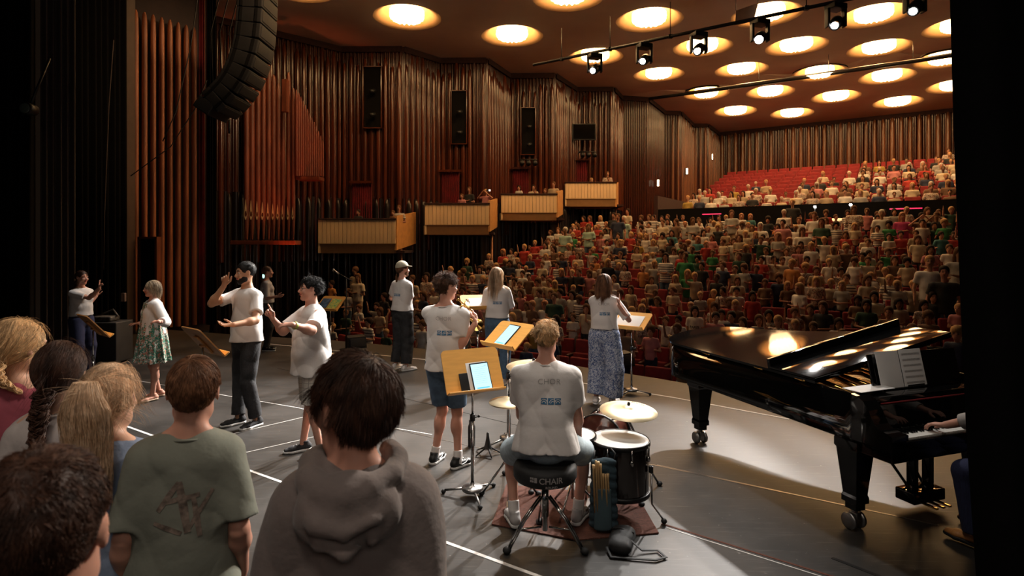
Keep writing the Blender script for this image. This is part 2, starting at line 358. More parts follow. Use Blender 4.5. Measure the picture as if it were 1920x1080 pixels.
def nets(V, lo, h):
    ins = V < 0; nx, ny, nz_ = V.shape
    cnt = np.zeros((nx-1, ny-1, nz_-1), np.int8)
    for i in (0, 1):
        for j in (0, 1):
            for k in (0, 1): cnt += ins[i:nx-1+i, j:ny-1+j, k:nz_-1+k]
    a = (cnt > 0) & (cnt < 8); idx = np.argwhere(a); vid = np.full(a.shape, -1, np.int64); vid[a] = np.arange(len(idx))
    acc = np.zeros((len(idx), 3)); num = np.zeros(len(idx))
    for ax in range(3):
        for u in (0, 1):
            for w_ in (0, 1):
                o0 = [0, 0, 0]; o0[(ax+1) % 3] = u; o0[(ax+2) % 3] = w_; o1 = list(o0); o1[ax] = 1
                p0 = idx+o0; p1 = idx+o1
                v0 = V[p0[:, 0], p0[:, 1], p0[:, 2]]; v1 = V[p1[:, 0], p1[:, 1], p1[:, 2]]; m = (v0 < 0) != (v1 < 0)
                t = np.where(m, v0/np.where(m, v0-v1, 1), 0); acc += np.where(m[:, None], p0+t[:, None]*(np.array(o1)-o0), 0); num += m
    verts = lo+acc/np.maximum(num, 1)[:, None]*h
    F_ = []
    for ax in range(3):
        sl0 = [slice(None)]*3; sl1 = [slice(None)]*3; sl0[ax] = slice(0, -1); sl1[ax] = slice(1, None)
        s0 = ins[tuple(sl0)]; s1 = ins[tuple(sl1)]; e = np.argwhere(s0 != s1); flip = s0[e[:, 0], e[:, 1], e[:, 2]]
        u = (ax+1) % 3; w_ = (ax+2) % 3
        ok = (e[:, u] > 0) & (e[:, w_] > 0) & (e[:, u] < V.shape[u]-1) & (e[:, w_] < V.shape[w_]-1); e = e[ok]; flip = flip[ok]
        q = []
        for du, dw in ((0, 0), (-1, 0), (-1, -1), (0, -1)):
            c = e.copy(); c[:, u] += du; c[:, w_] += dw; q.append(vid[c[:, 0], c[:, 1], c[:, 2]])
        q = np.stack(q, 1); q[~flip] = q[~flip][:, ::-1]; F_.append(q[:, ::-1] if False else q)
    F_ = np.concatenate(F_); F_ = F_[(F_ >= 0).all(1)]
    return verts, F_
def npmesh(name, v, f, mats, midx=None, smooth=True):
    me = bpy.data.meshes.new(name); nf = len(f); k = f.shape[1]
    me.vertices.add(len(v)); me.vertices.foreach_set('co', np.asarray(v, np.float32).ravel())
    me.loops.add(nf*k); me.loops.foreach_set('vertex_index', f.astype(np.int32).ravel())
    me.polygons.add(nf); me.polygons.foreach_set('loop_start', (np.arange(nf)*k).astype(np.int32))
    if midx is not None: me.polygons.foreach_set('material_index', midx.astype(np.int32))
    for m in (mats if isinstance(mats, (list, tuple)) else [mats]): me.materials.append(m)
    me.update(calc_edges=True)
    if smooth: me.polygons.foreach_set('use_smooth', np.ones(nf, bool))
    return me
def folds(A, sx=18, sz=5, seed=0):
    r = np.random.default_rng(seed); ph = r.uniform(0, 6, 6); d = r.uniform(.7, 1.3, 6)
    def cr(t): return 1-2*np.abs(np.sin(t*.5))**.75           # creased wave
    def fn(P):
        x, y, z = P[:, 0], P[:, 1], P[:, 2]; q = x*sx*d[0]+y*sx*.8+ph[0]+1.6*np.sin(z*sz*1.7+ph[1]+2*np.sin(y*9))
        m = .55+.45*np.sin(z*9*d[1]+x*6+ph[5])
        return A*(cr(q)*m+.7*cr(x*sx*1.3*d[1]-y*sx*1.1+z*sz*3.1+ph[2]+1.3*np.sin(z*8+ph[3]))*(1.2-m)+.5*cr(z*sz*5*d[2]+np.abs(x)*22+ph[4]))*.75
    return fn

# ---------------------------------------------------------------- people
def rot_to(d, up=(0, 0, 1)):
    z = nz(d); x = nz(np.cross(up, z)); y = np.cross(z, x); return x, y, z
HANDP = {'relaxed': (.30, .38, .45, .5, .35), 'flat': (.05, .05, .06, .08, .1), 'fist': (1.35, 1.4, 1.4, 1.4, .9), 'point': (.03, 1.25, 1.35, 1.4, .9),
         'grip': (.95, 1.0, 1.05, 1.1, .7), 'snap': (.25, .9, 1.2, 1.3, .4), 'two': (.05, .08, 1.3, 1.35, .8), 'pinch': (.75, .8, .6, .5, .6)}
def hand(S, w_, d, n, thumb, pose='relaxed', sc_=1.0):
    """palm, four fingers of different length and a thumb; w_ wrist, d finger direction, n the way the palm faces, thumb the thumb's side"""
    d = nz(d); n = nz(np.array(n)-d*(np.dot(n, d))); sd = nz(np.cross(d, n)); sd = sd if np.dot(sd, thumb) > 0 else -sd; w_ = np.array(w_)
    cu = HANDP[pose]; q = sc_
    S.fcap(w_+d*.012*q, w_+d*.070*q, .026*q, .017*q, .036*q, .013*q, side=sd, k=.012)
    ln = (.072, .080, .074, .058); of = (.029, .010, -.010, -.028); st = (.088, .094, .090, .080)
    for i in range(4):
        p = w_+d*(st[i]-.012)*q+sd*of[i]*q; ang = .15*cu[i]; r = .0092*q; sp = sd*(of[i]*1.6); pts = [p-d*.02*q]; rr = [r]
        for sgm, f in enumerate((.45, .31, .24)):
            pts.append(p); rr.append(r); ang += cu[i]*(.85 if sgm else .75)
            di = nz(d*math.cos(ang)+n*math.sin(ang)+sp*max(0, math.cos(ang))); p = p+di*ln[i]*f*q; r *= .93
        pts.append(p); rr.append(r*.9)
        S.chain(pts, rr, k=.004)
    p0 = w_+d*.022*q+sd*.022*q; c = cu[4]; t1 = nz(sd*(.9-.4*c)+d*.75+n*(.25+.5*c)); t2 = nz(sd*(.5-.7*c)+d*.9+n*(.25+.6*c))
    p1 = p0+t1*.042*q; p2 = p1+t2*.033*q; p3 = p2+nz(t2+d*.2)*.026*q
    S.chain([p0, p1, p2, p3], [.015*q, .0118*q, .0105*q, .0085*q], k=.006)
def ik(sh, wr, hint, l1, l2):
    sh = np.array(sh, float); wr = np.array(wr, float); v = wr-sh; L = np.linalg.norm(v); mx = (l1+l2)*.995
    if L > mx: wr = sh+v/L*mx; v = wr-sh; L = mx
    L = max(L, abs(l1-l2)+.02); a = (l1*l1-l2*l2+L*L)/(2*L); hh = math.sqrt(max(l1*l1-a*a, 0)); u = nz(v)
    e = np.array(hint, float)-sh; e = e-u*(e@u); e = nz(e) if np.linalg.norm(e) > 1e-6 else np.array([0, -1, 0.])
    return sh+u*a+e*hh, wr
def head_sdf(S, Hm, k=.02, ears=True, fem=False):
    """Hm: 4x4 head frame (numpy): origin between the eyes inside the head, +y where the face looks"""
    R = Hm[:3, :3]; sc_ = np.linalg.norm(R[:, 0]); Rn = R/sc_
    def p(x, y, z): return (Hm@np.array([x, y, z, 1.0]))[:3]
    q = sc_
    def E(c, r, **kw): S.ell(p(*c), np.array(r)*q, R=Rn, **kw)
    E((0, -.012, .028), (.074, .094, .088), k=.02)
    E((0, .018, -.030), (.060, .070, .078), k=.025*q)
    S.cap(p(-.036, .02, -.075), p(0, .062, -.098), .024*q, .018*q, k=.025*q); S.cap(p(.036, .02, -.075), p(0, .062, -.098), .024*q, .018*q, k=.025*q)
    S.cap(p(0, .082, .006), p(0, .104, -.030), .008*q, .0125*q, k=.012*q)
    S.cap(p(-.012, .094, -.034), p(.012, .094, -.034), .009*q, k=.008*q)
    for s in (-1, 1):
        E((s*.031, .104, .0), (.015, .017, .011), k=.012*q, neg=True)
        E((s*.034, .070, -.030), (.022, .018, .02), k=.02*q)
        S.cap(p(s*.015, .081, .022), p(s*.046, .070, .019), .008*q, k=.014*q)
        if ears:
            E((s*.075, -.006, -.006), (.0075, .0155, .027), k=.008*q); E((s*.083, .0, -.006), (.006, .008, .014), k=.005*q, neg=True)
    E((0, .079, -.060), (.022, .014, .011), k=.01*q)
def face_bits(root, Hm, brow=None, lips=True, glasses=False, openm=False, name='eye'):
    A = Matrix([list(r) for r in Hm])
    for s in (-1, 1):
        e = MB(); e.ell(A@Vector((s*.031, .0745, .001)), (.0112*A.to_scale()[0],)*3, 8); eo = e.build('eye', M['eyewhite'], root)
        i = MB(); i.ell(A@Vector((s*.031, .0830, .001)), (.0056*A.to_scale()[0],)*3, 6); i.build('iris', M['iris'], eo)
        if brow:
            b = MB(); b.tube([A@Vector((s*x, y, z)) for x, y, z in ((.014, .0895, .024), (.028, .0885, .029), (.047, .076, .024))], [.0032, .0042, .002], 6); b.build('eyebrow', brow, root)
    m = MB()
    if openm:
        m.mi = 1; m.ell(A@Vector((0, .0905, -.061)), (.014, .005, .007), 8)
        m.mi = 0
    m.tube([A@Vector((x, y, z)) for x, y, z in ((-.023, .083, -.058), (-.010, .0935, -.053), (0, .0945, -.055), (.010, .0935, -.053), (.023, .083, -.058))], [.001, .0042, .004, .0042, .001], 6)
    zz = -.072 if openm else -.064
    m.tube([A@Vector((x, y, z)) for x, y, z in ((-.021, .083, -.060), (-.009, .0925, zz), (.009, .0925, zz), (.021, .083, -.060))], [.001, .0048, .0048, .001], 6)
    m.build('lips', [M['lip'], M['iris']], root)
    if glasses:
        g = MB()
        for s in (-1, 1):
            g.tube([A@Vector((s*.033+.024*math.cos(t), .098-.012*abs(math.cos(t))*(1 if math.cos(t)*s > 0 else 0), .0+.019*math.sin(t))) for t in np.linspace(0, 2*PI, 17)], .0014, 5, caps=False)
            g.tube([A@Vector(v) for v in ((s*.056, .088, .004), (s*.076, .05, .004), (s*.080, 0, .002))], .0014, 5)
        g.tube([A@Vector(v) for v in ((-.009, .1, .004), (0, .103, .007), (.009, .1, .004))], .0014, 5)
        g.build('glasses', M['blackmetal'] if glasses == 'dark' else M['steel'], root)

# ---- hair
CLUMP = np.zeros(0, int)
HC = np.array([0, -.012, .028]); HR = np.array([.0745, .0945, .0885])
def hairline(y): return np.interp(y, [-.11, -.045, -.012, .012, .03, .06, .09], [-.084, -.082, -.058, .018, .030, .052, .078])
def roots(n, r, low=0.0, front=0.0):
    out = []
    while len(out) < n:
        v = r.normal(size=(n*2, 3)); v /= np.linalg.norm(v, axis=1)[:, None]; p = HC+v*HR
        ok = p[:, 2] > hairline(p[:, 1]-front)+low; out.extend(p[ok])
    return np.array(out[:n])
def grow(P0, field, L, steps, r, lay=(.02, .10), grav=.3, jit=.12, shoulder=None, lift=0.0, Rm=None, gdir=(0, 0, -1)):
    n = len(P0); L = np.broadcast_to(np.asarray(L, float), (n,)); step = L[:, None]/steps; P = P0.copy(); out = [P.copy()]
    nc = max(20, n//45); cc = P0[r.integers(0, n, nc)]; ci = np.concatenate([np.argmin(((P0[i:i+2000, None]-cc[None])**2).sum(2), 1) for i in range(0, n, 2000)])
    global CLUMP; CLUMP = ci; cj = r.normal(size=(nc, 3))*jit*1.1; co_ = r.uniform(0, 1, nc); 
    off = (lay[0]+(lay[1]-lay[0])*(.65*co_[ci]+.35*r.uniform(0, 1, n)))[:, None]; jv = cj[ci]+r.normal(size=(n, 3))*jit*.35; g = np.array(gdir)
    for i in range(steps):
        nrm = (P-HC)/HR**2; nrm /= np.linalg.norm(nrm, axis=1)[:, None]; q = np.linalg.norm((P-HC)/HR, axis=1)[:, None]
        d = field(P, i/steps); d = d+g*grav*(1+2*i/steps)+jv
        surf = np.clip(1.35-q, 0, .3)/.3
        d = d-nrm*(d*nrm).sum(1)[:, None]*surf+nrm*lift*(1-i/steps)
        d /= np.linalg.norm(d, axis=1)[:, None]+1e-9; P = P+d*step
        qv = (P-HC)/HR; ql = np.linalg.norm(qv, axis=1)[:, None]; lim = 1+off*min(1, (i+1)/3)
        P = np.where(ql < lim, HC+qv/ql*lim*HR, P)
        for c, rad in (shoulder or []):
            sv = (P-c)/rad; sl = np.linalg.norm(sv, axis=1)[:, None]; P = np.where(sl < 1, c+sv/sl*rad, P)
        out.append(P.copy())
    return np.stack(out, 1)
def strand_mesh(name, P, rad, material, Hm=None, r=rng, sides=3, vr=(.62, 1.25), parent=None):
    if Hm is not None:
        A = np.asarray(Hm); P = P@A[:3, :3].T+A[:3, 3]
    n, k, _ = P.shape; T = np.gradient(P, axis=1); T /= np.linalg.norm(T, axis=2)[..., None]+1e-9
    ref = r.normal(size=(n, 1, 3)); X = np.cross(T, ref); X /= np.linalg.norm(X, axis=2)[..., None]+1e-9; Y = np.cross(T, X)
    tp = np.interp(np.linspace(0, 1, k), [0, .25, .75, 1], [.7, 1, .8, .15])[None, :, None]*rad
    vs = np.stack([P+(X*math.cos(2*PI*j/sides)+Y*math.sin(2*PI*j/sides))*tp for j in range(sides)], 2).reshape(-1, 3)
    base = (np.arange(n)[:, None, None]*k+np.arange(k-1)[None, :, None])*sides; j = np.arange(sides)[None, None, :]; j2 = (j+1) % sides
    f = np.stack([base+j, base+j2, base+sides+j2, base+sides+j], -1).reshape(-1, 4)
    me = npmesh(name, vs, f, material)
    a = me.color_attributes.new('var', 'FLOAT_COLOR', 'POINT'); c = r.uniform(*vr, n)
    if len(CLUMP) == n: c = c*r.uniform(.55, 1.45, CLUMP.max()+1)[CLUMP]
    c = np.repeat(c, k*sides)
    a.data.foreach_set('color', np.stack([c, c, c, np.ones_like(c)], 1).astype(np.float32).ravel())
    return link(name, me, parent)
def vone(me):
    a = me.color_attributes.new('var', 'FLOAT_COLOR', 'POINT'); a.data.foreach_set('color', np.full(len(me.vertices)*4, .7, np.float32))
def cap_mesh(S, Hm, material, root, name='hair', h=.006):
    v, f = S.mesh(h, Hm); me = npmesh(name, v, f, material); vone(me); return link(name, me, root)
def cap_sdf(th=.006, front=0.0, low=0.0):
    S = Sdf(); S.ell(HC, HR+th)
    S.ell((0, .115+front, -.035), (.088, .088, .106), k=.01, neg=True); S.clip((0, 0, -.090-low), (0, 0, -1))
    for s in (-1, 1): S.ell((s*.085, .005, -.010), (.022, .026, .040), k=.006, neg=True)
    return S
def hair_short(root, Hm, m, seed=1, n=2500, L=(.045, .07), rad=.0011, whorl=(0.0, -.055, .12), lay=(.03, .14), grav=.25, jit=.35, lift=.25, front=0.0, low=0.0, th=.002, steps=5, curl=0.0):
    r = np.random.default_rng(seed); th = min(th, .003); o = cap_mesh(cap_sdf(th, front, low), Hm, m, root)
    P0 = roots(n, r, -low, front); wv = np.array(whorl)
    def fld(P, t):
        d = P-wv; d /= np.linalg.norm(d, axis=1)[:, None]
        if curl: d = d+curl*np.stack([np.sin(P[:, 1]*170+t*7), np.cos(P[:, 2]*150+t*7), np.sin(P[:, 0]*160+t*6)], 1)
        return d
    nape = np.clip((.04-P0[:, 2])/.1, 0, 1); LL = r.uniform(L[0], L[1], n)*(1-.55*nape)*(1-.62*np.clip((np.abs(P0[:, 0])-.050)/.012, 0, 1)*np.clip((.045-P0[:, 2])/.03, 0, 1))
    S = grow(P0, fld, LL, steps, r, lay, grav, jit, lift=lift)
    z_ = (np.abs(S[..., 0]) > .058) & (S[..., 1] > -.030) & (S[..., 1] < .030) & (S[..., 2] < .016); keep = ~z_.any(1); S = S[keep]; global CLUMP; CLUMP = CLUMP[keep]
    strand_mesh('hair_strand', S, rad, m, Hm, r, parent=o); return o
def hair_long(root, Hm, m, seed=1, n=2600, L=(.34, .46), rad=.0013, steps=12, back=True, sh=True, lay=(.10, .30), part=.01):
    r = np.random.default_rng(seed); S = cap_sdf(.003, .0); S.fcap((0, -.045, .0), (0, -.075, -L[0]*.55), .066, .045, .045, .015, k=.03)
    S.post = [S.post[0]] if False else []
    S.ell((0, .10, -.035), (.075, .085, .11), k=.01, neg=True)
    o = cap_mesh(S, Hm, m, root); P0 = roots(n, r)
    def fld(P, t):
        x = P[:, 0]-part; d = np.stack([np.sign(x)*.55*(P[:, 2] > .02), np.where(P[:, 2] > .0, -.55, -.25)*(1 if back else .5)*np.ones(len(P)), -.8*np.ones(len(P))], 1); return d
    shl = [(np.array([0, .015, -.235]), np.array([.21, .095, .085])), (np.array([0, .02, -.38]), np.array([.17, .125, .20]))] if sh else None
    LL = r.uniform(L[0], L[1], n); G = grow(P0, fld, LL, steps, r, lay, .5, .08, shl)
    strand_mesh('hair_strand', G, rad, m, Hm, r, parent=o); return o
def hair_tied(root, Hm, m, tie=(0, -.112, -.035), seed=1, n=2600, rad=.0012, tail='braid', tail_len=.36, path=None, tmat=None, loose=120, tail_r=.024, tail_n=1500, bandc=None):
    r = np.random.default_rng(seed); o = cap_mesh(cap_sdf(.002), Hm, m, root); P0 = roots(n, r); tv = np.array(tie)
    def fld(P, t):
        d = tv-P; return d/(np.linalg.norm(d, axis=1)[:, None]+1e-6)
    D = np.linalg.norm(P0-tv, axis=1); G = grow(P0, fld, D*1.12, 9, r, (.05, .12), .0, .07); strand_mesh('hair_strand', G, rad, m, Hm, r, parent=o)
    if loose:
        P1 = roots(loose, r); 
        def f2(P, t): return np.stack([.3*np.sin(P[:, 1]*60+t*5), -.5+.3*np.sin(P[:, 0]*80), -.5-.5*t*np.ones(len(P))], 1)
        strand_mesh('hair_strand', grow(P1, f2, r.uniform(.06, .16, loose), 8, r, (.10, .34), .2, .5, lift=.3), rad*.55, m, Hm, r, parent=o)
    A = Matrix([list(q) for q in Hm])
    if path is None: path = [tie, (tie[0], tie[1]-.012, tie[2]-.06), (tie[0], tie[1]-.004, tie[2]-.16), (tie[0], tie[1]+.0, tie[2]-tail_len)]
    pth = [np.array(p) for p in path]; seg = [0]
    for a, b in zip(pth, pth[1:]): seg.append(seg[-1]+np.linalg.norm(b-a))
    def on(t): return np.array([np.interp(t*seg[-1], seg, [p[i] for p in pth]) for i in range(3)])
    if tail == 'braid':
        nt = 60; G = []
        for s in range(3):
            for _ in range(60):
                ou = r.normal(size=3)*tail_r*.30; row = []
                for i in range(nt):
                    t = i/(nt-1); w_ = t*seg[-1]/.052*2*PI/1.5+s*2*PI/3; e = (1-.55*t)
                    row.append(on(t)+np.array([tail_r*.75*math.sin(w_), tail_r*.42*math.sin(2*w_), 0])*e+ou*e*(.7+.3*math.cos(2*w_)))
                G.append(row)
        strand_mesh('braid', np.array(G), .0028, tmat or m, Hm, r, parent=o, vr=(.7, 1.2))
    elif tail == 'pony':
        G = []
        for _ in range(tail_n):
            th = r.uniform(0, 2*PI); rr = math.sqrt(r.uniform(0, 1)); Ls = r.uniform(.6, 1.0); ph = r.uniform(0, 6, 3); row = []
            for i in range(14):
                t = i/13*Ls; w_ = tail_r*(.35+1.15*min(1, t*3.0))*(1-.25*t); q = on(t)
                row.append(q+np.array([math.cos(th)*rr*w_*1.15, math.sin(th)*rr*w_*.6, 0])+.007*np.array([math.sin(9*t+ph[0]), math.sin(8*t+ph[1]), 0])*min(1, 3*t))
            G.append(row)
        strand_mesh('ponytail', np.array(G), rad*1.15, tmat or m, Hm, r, parent=o)
    if tail:
        b = MB(); b.ell(A@Vector(tie), (.016, .016, .011), 8); b.build('hair_tie', bandc or m, o)
        if (bandc or m) is m: vone(o.children[-1].data) if o.children else None
    return o

# ---- shoes
def shoe(root, ankle, toe, m, sole, sc_=1.0, high=False, swoosh=False):
    a = np.array(ankle, float); t = nz([toe[0], toe[1], 0]); gz = a[2]-.085*sc_; S = Sdf(); sd = nz(np.cross(t, [0, 0, 1]))
    def q(f, u): return np.array([a[0], a[1], 0])+t*f*sc_+np.array([0, 0, gz+u*sc_])
    S.fcap(q(-.052, .045), q(.11, .036), .034*sc_, .034*sc_, .044*sc_, .026*sc_, side=sd, k=.02*sc_)
    S.fcap(q(.10, .034), q(.165, .030), .043*sc_, .026*sc_, .033*sc_, .018*sc_, side=sd, k=.02*sc_)
    S.cap(q(-.035, .05), q(-.018, .092), .036*sc_, .038*sc_, k=.02*sc_); S.clip((0, 0, gz+.014*sc_), (0, 0, -1)); S.clip(q(0, .105), (0, 0, 1))
    v, f = S.mesh(.006*sc_); o = link('shoe', npmesh('shoe', v, f, m), root)
    S = Sdf(); S.fcap(q(-.050, .016), q(.10, .016), .040*sc_, .032*sc_, .048*sc_, .030*sc_, side=sd, k=.02*sc_)
    S.fcap(q(.10, .018), q(.168, .018), .048*sc_, .03*sc_, .036*sc_, .024*sc_, side=sd, k=.02*sc_)
    S.clip((0, 0, gz), (0, 0, -1)); S.clip((0, 0, gz+.026*sc_), (0, 0, 1)); v, f = S.mesh(.006*sc_); link('sole', npmesh('sole', v, f, sole), o)
    L = MB()
    for i in range(4):
        u = .035+.026*i; L.tube([Vector(q(u, .078-.009*i)-sd*.018*sc_), Vector(q(u+.006, .083-.009*i)), Vector(q(u, .078-.009*i)+sd*.018*sc_)], .0032*sc_, 5)
    if sole is M['white'] or m is M['blackmetal']: L.build('lace', M['white'] if sole is M['white'] else M['black'], o)
    if swoosh:
        g = MB()
        for s in (-1, 1):
            g.tube([Vector(q(-.03, .062)+sd*s*.036*sc_), Vector(q(.01, .036)+sd*s*.0425*sc_), Vector(q(.05, .044)+sd*s*.046*sc_), Vector(q(.09, .060)+sd*s*.036*sc_)], [.002, .006, .0035, .001], 6)
        g.build('shoe_stripe', M['white'], o)
    return o

# ---- the figure
def person(label, loc, face, H=1.75, hs=1.0, sex='m', arms=None, legs=None, head=(0, 0), lean=(0, 0), skin='skin', top=None, bottom=None, shoes=('black', 'white'),
           hair=None, bulk=1.0, h=.007, facebits=None, z0=0.0, group=None, socks=None, shw=.180, fulllegs=True, neckln=0.0):
    s = H/1.75; root = thing('person', label, 'person', (loc[0], loc[1], z0), math.atan2(-face[0], face[1]), group); root.scale = (s, s, s)
    Wm = Matrix.Translation((loc[0], loc[1], z0))@Matrix.Rotation(math.atan2(-face[0], face[1]), 4, 'Z')@Matrix.Scale(s, 4); Wi = Wm.inverted()
    def loc_(p):
        if isinstance(p, Vector): return np.array(Wi@p)
        return np.array(p, float)
    Lr = Matrix.Translation((0, 0, .98))@Matrix.Rotation(math.radians(lean[1]), 4, 'Y')@Matrix.Rotation(-math.radians(lean[0]), 4, 'X')@Matrix.Translation((0, 0, -.98)); LA = np.array(Lr)
    def T(p): return (LA@np.array([*p, 1.0]))[:3]
    def Td(p): return LA[:3, :3]@np.array(p, float)
    fem = sex == 'f'; w = (.145 if fem else .158)*bulk; sw = shw-(.018 if fem else 0); B = Sdf()
    hz = 1.75-.12*hs; HmM = Lr@Matrix.Translation((0, .012, hz))@Matrix.Rotation(-math.radians(head[0]), 4, 'Z')@Matrix.Rotation(math.radians(head[1]), 4, 'X')@Matrix.Scale(hs, 4)
    Hm = np.array(HmM); nt = .050*(.88 if fem else 1)*(.5+.5*bulk)
    tor = [((0, 0, .91), (0, 0, 1.0), .155 if fem else .150, .10, .14*bulk, .10*bulk), ((0, 0, 1.0), (0, 0, 1.16), .135*bulk, .10*bulk, .135*bulk, .10*bulk), ((0, 0, 1.16), (0, -.005, 1.35), w-.01, .105*bulk, w+.01, .095)]
    def torso(S, e, f=0.0, low=0):
        for a, b, wa, da, wb, db in tor[low:]: S.fcap(T(a), T(b), wa+e+f, da+e+f, wb+e, db+e, side=Td((1, 0, 0)), k=.03)
        S.cap(T((-sw+.05, -.005, 1.38)), T((sw-.05, -.005, 1.38)), .050+e*.5, k=.035)
        for q in (-1, 1): S.cap(T((q*.045, -.012, 1.432)), T((q*(sw-.04), -.01, 1.392)), .034+e*.5, .034+e*.5, k=.035)
        if fem:
            for q in (-1, 1): S.ell(T((q*.065, .075, 1.27)), (.062+e*.5, .05+e*.5, .06+e*.5), k=.03)
    torso(B, 0)
    for q in (-1, 1): B.cap(T((q*.10, -.015, 1.415)), T((q*.02, -.012, 1.475)), .034, .036, k=.03)
    B.cap(T((0, -.012, 1.42)), T((0, -.004, 1.45)) , nt+.004, nt, k=.03); B.cap(T((0, -.004, 1.45)), (Hm@np.array([0, -.012, -.05, 1]))[:3], nt, nt, k=.03)
    head_sdf(B, Hm, fem=fem)
    A = {}
    for sgn, key in ((1, 'R'), (-1, 'L')):
        a = dict(e=(sgn*.24, -.30, 1.1), w=(sgn*(.215 if not fem else .195)*bulk**.6, .05, .875), d=(0, .12, -1), n=(-sgn, 0, 0), t=(0, 1, 0), p='relaxed')
        a.update((arms or {}).get(key, {})); shp = T((sgn*sw, -.005, 1.375)); el, wr = ik(shp, loc_(a['w']), loc_(a['e']), .285, .245)
        ra = .043*(.86 if fem else 1)*bulk**.7; B.cap(shp, el, ra+.006, ra*.84, k=.035); fa = nz(wr-el)
        B.cap(el, wr, ra*.86, .0255, k=.02); B.ell(el+(wr-el)*.25, (ra*.86,)*3, k=.04)
        def dirv(v):
            v = np.array(v, float) if not isinstance(v, Vector) else np.array((Wi.to_3x3()@v)); return v
        d = dirv(a['d']); hand(B, wr+fa*.008, d, dirv(a['n']), dirv(a['t']), a['p'], .98 if not fem else .9)
        A[key] = (shp, el, wr, ra)
    G = {}
    for sgn, key in ((1, 'R'), (-1, 'L')):
        l = dict(k=(sgn*.10, .015, .49), a=(sgn*.105, -.01, .085), toe=(sgn*.25, 1)); l.update((legs or {}).get(key, {}))
        hp = np.array([sgn*.088, 0, .92]); kn = loc_(l['k']); an = loc_(l['a'])
        if l.get('ik', True): kn, an = ik(hp, an, kn, .44, .405)
        l['toe'] = np.array((Wi.to_3x3()@Vector((*l['wtoe'], 0))))[:2] if 'wtoe' in l else l['toe']
        G[key] = (hp, kn, an, l['toe'])
        if fulllegs:
            B.cap(hp, kn, .078*bulk, .051*bulk**.5, k=.02); B.cap(kn, an, .047, .032, k=.02); sh_ = an-kn
            bk = nz(np.cross(np.cross(sh_, [l['toe'][0], l['toe'][1], 0]), sh_)); B.ell(kn+sh_*.30-bk*.018, (.050, .050, .085), k=.03)
            tt = nz([l['toe'][0], l['toe'][1], 0]); B.fcap(an-tt*.03+[0, 0, -.04], an+tt*.11+[0, 0, -.055], .030, .032, .036, .020, side=np.cross(tt, [0, 0, 1]), k=.02)
    v, f = B.mesh(h); link('body', npmesh('body', v, f, M[skin]), root)
    parts = dict(root=root, Hm=Hm, T=T, Td=Td, A=A, G=G, Wm=Wm, s=s)
    # top
    t = dict(kind='tee', mat='tee', sleeve=.62, hem=.86, e=.017, loose=.02, fold=.006, seed=int(abs(loc[0]*97))+3, slr=.024); t.update(top or {})
    S = Sdf(); torso(S, t['e'], t['loose']*.4)
    if t['hem'] < .98:
        S.fcap(T((0, 0, 1.06)), T((0, 0, t['hem']-.06)), .138*bulk+t['e']+t['loose']*.5, .104*bulk+t['e']+t['loose']*.4, max(.165, .15*bulk)+t['e']+t['loose'], max(.115, .112*bulk)+t['e']+t['loose'], side=Td((1, 0, 0)), k=.05)
    else: S.fcap(T((0, 0, 1.12)), T((0, 0, t['hem']-.05)), .138*bulk+t['e'], .10*bulk+t['e'], .148*bulk+t['e'], .11*bulk+t['e'], side=Td((1, 0, 0)), k=.05)
    for key in 'RL':
        shp, el, wr, ra = A[key]; sl = t['sleeve']; u = nz(el-shp)
        if sl <= 1:
            e2 = shp+(el-shp)*sl; S.cap(shp, e2+u*.06, ra+.002+t['e']*.5, ra+t['slr'], k=.04, clip=[(e2, u)])
        else:
            S.cap(shp, el, ra+.006+t['e'], ra+t['e'], k=.045); e2 = el+(wr-el)*(sl-1); u2 = nz(wr-el); S.cap(el, e2+u2*.05, ra+t['e'], ra*.6+t['e'], k=.02, clip=[(e2, u2)])
    S.cap(T((0, .022, 1.508+neckln)), T((0, .05, 1.57+neckln)), nt+.012, nt+.03, k=.010, neg=True)
    if t.get('vneck'): S.fcap(T((0, .10, 1.10)), T((0, .06, 1.48)), .02, .12, .075, .10, side=Td((1, 0, 0)), k=.01, neg=True)
    if t.get('open'): S.fcap(T((0, .15, .80)), T((0, .15, 1.30)), .062, .12, .055, .12, side=Td((1, 0, 0)), k=.01, neg=True)
    S.clip(T((0, 0, t['hem'])), Td((0, 0, -1))); S.bumpf(folds(t['fold'], seed=t['seed']))
    for ex in t.get('extra', []): ex(S, T, Td)
    v, f = S.mesh(h); so = link(t.get('name', 't_shirt'), npmesh('top', v, f, M[t['mat']]), root); parts['top'] = so
    # collar band
    if t.get('collar', True):
        cb = MB(); rr = nt+.018
        cb.tube([Vector(T((rr*1.02*math.cos(a_), -.012+rr*1.0*math.sin(a_), 1.438+neckln-.014*math.sin(a_)))) for a_ in np.linspace(0, 2*PI, 25)], .0055, 6, caps=False, flat=.9); cb.build('collar', M[t['mat']], so)
    # bottom
    b = dict(kind='trousers', mat='blackjean', leg=(.095, .072, .062), waist=1.0, hemz=.09); b.update(bottom or {}); S = Sdf(); k_ = b['kind']
    e = .010 if k_ != 'none' else 0
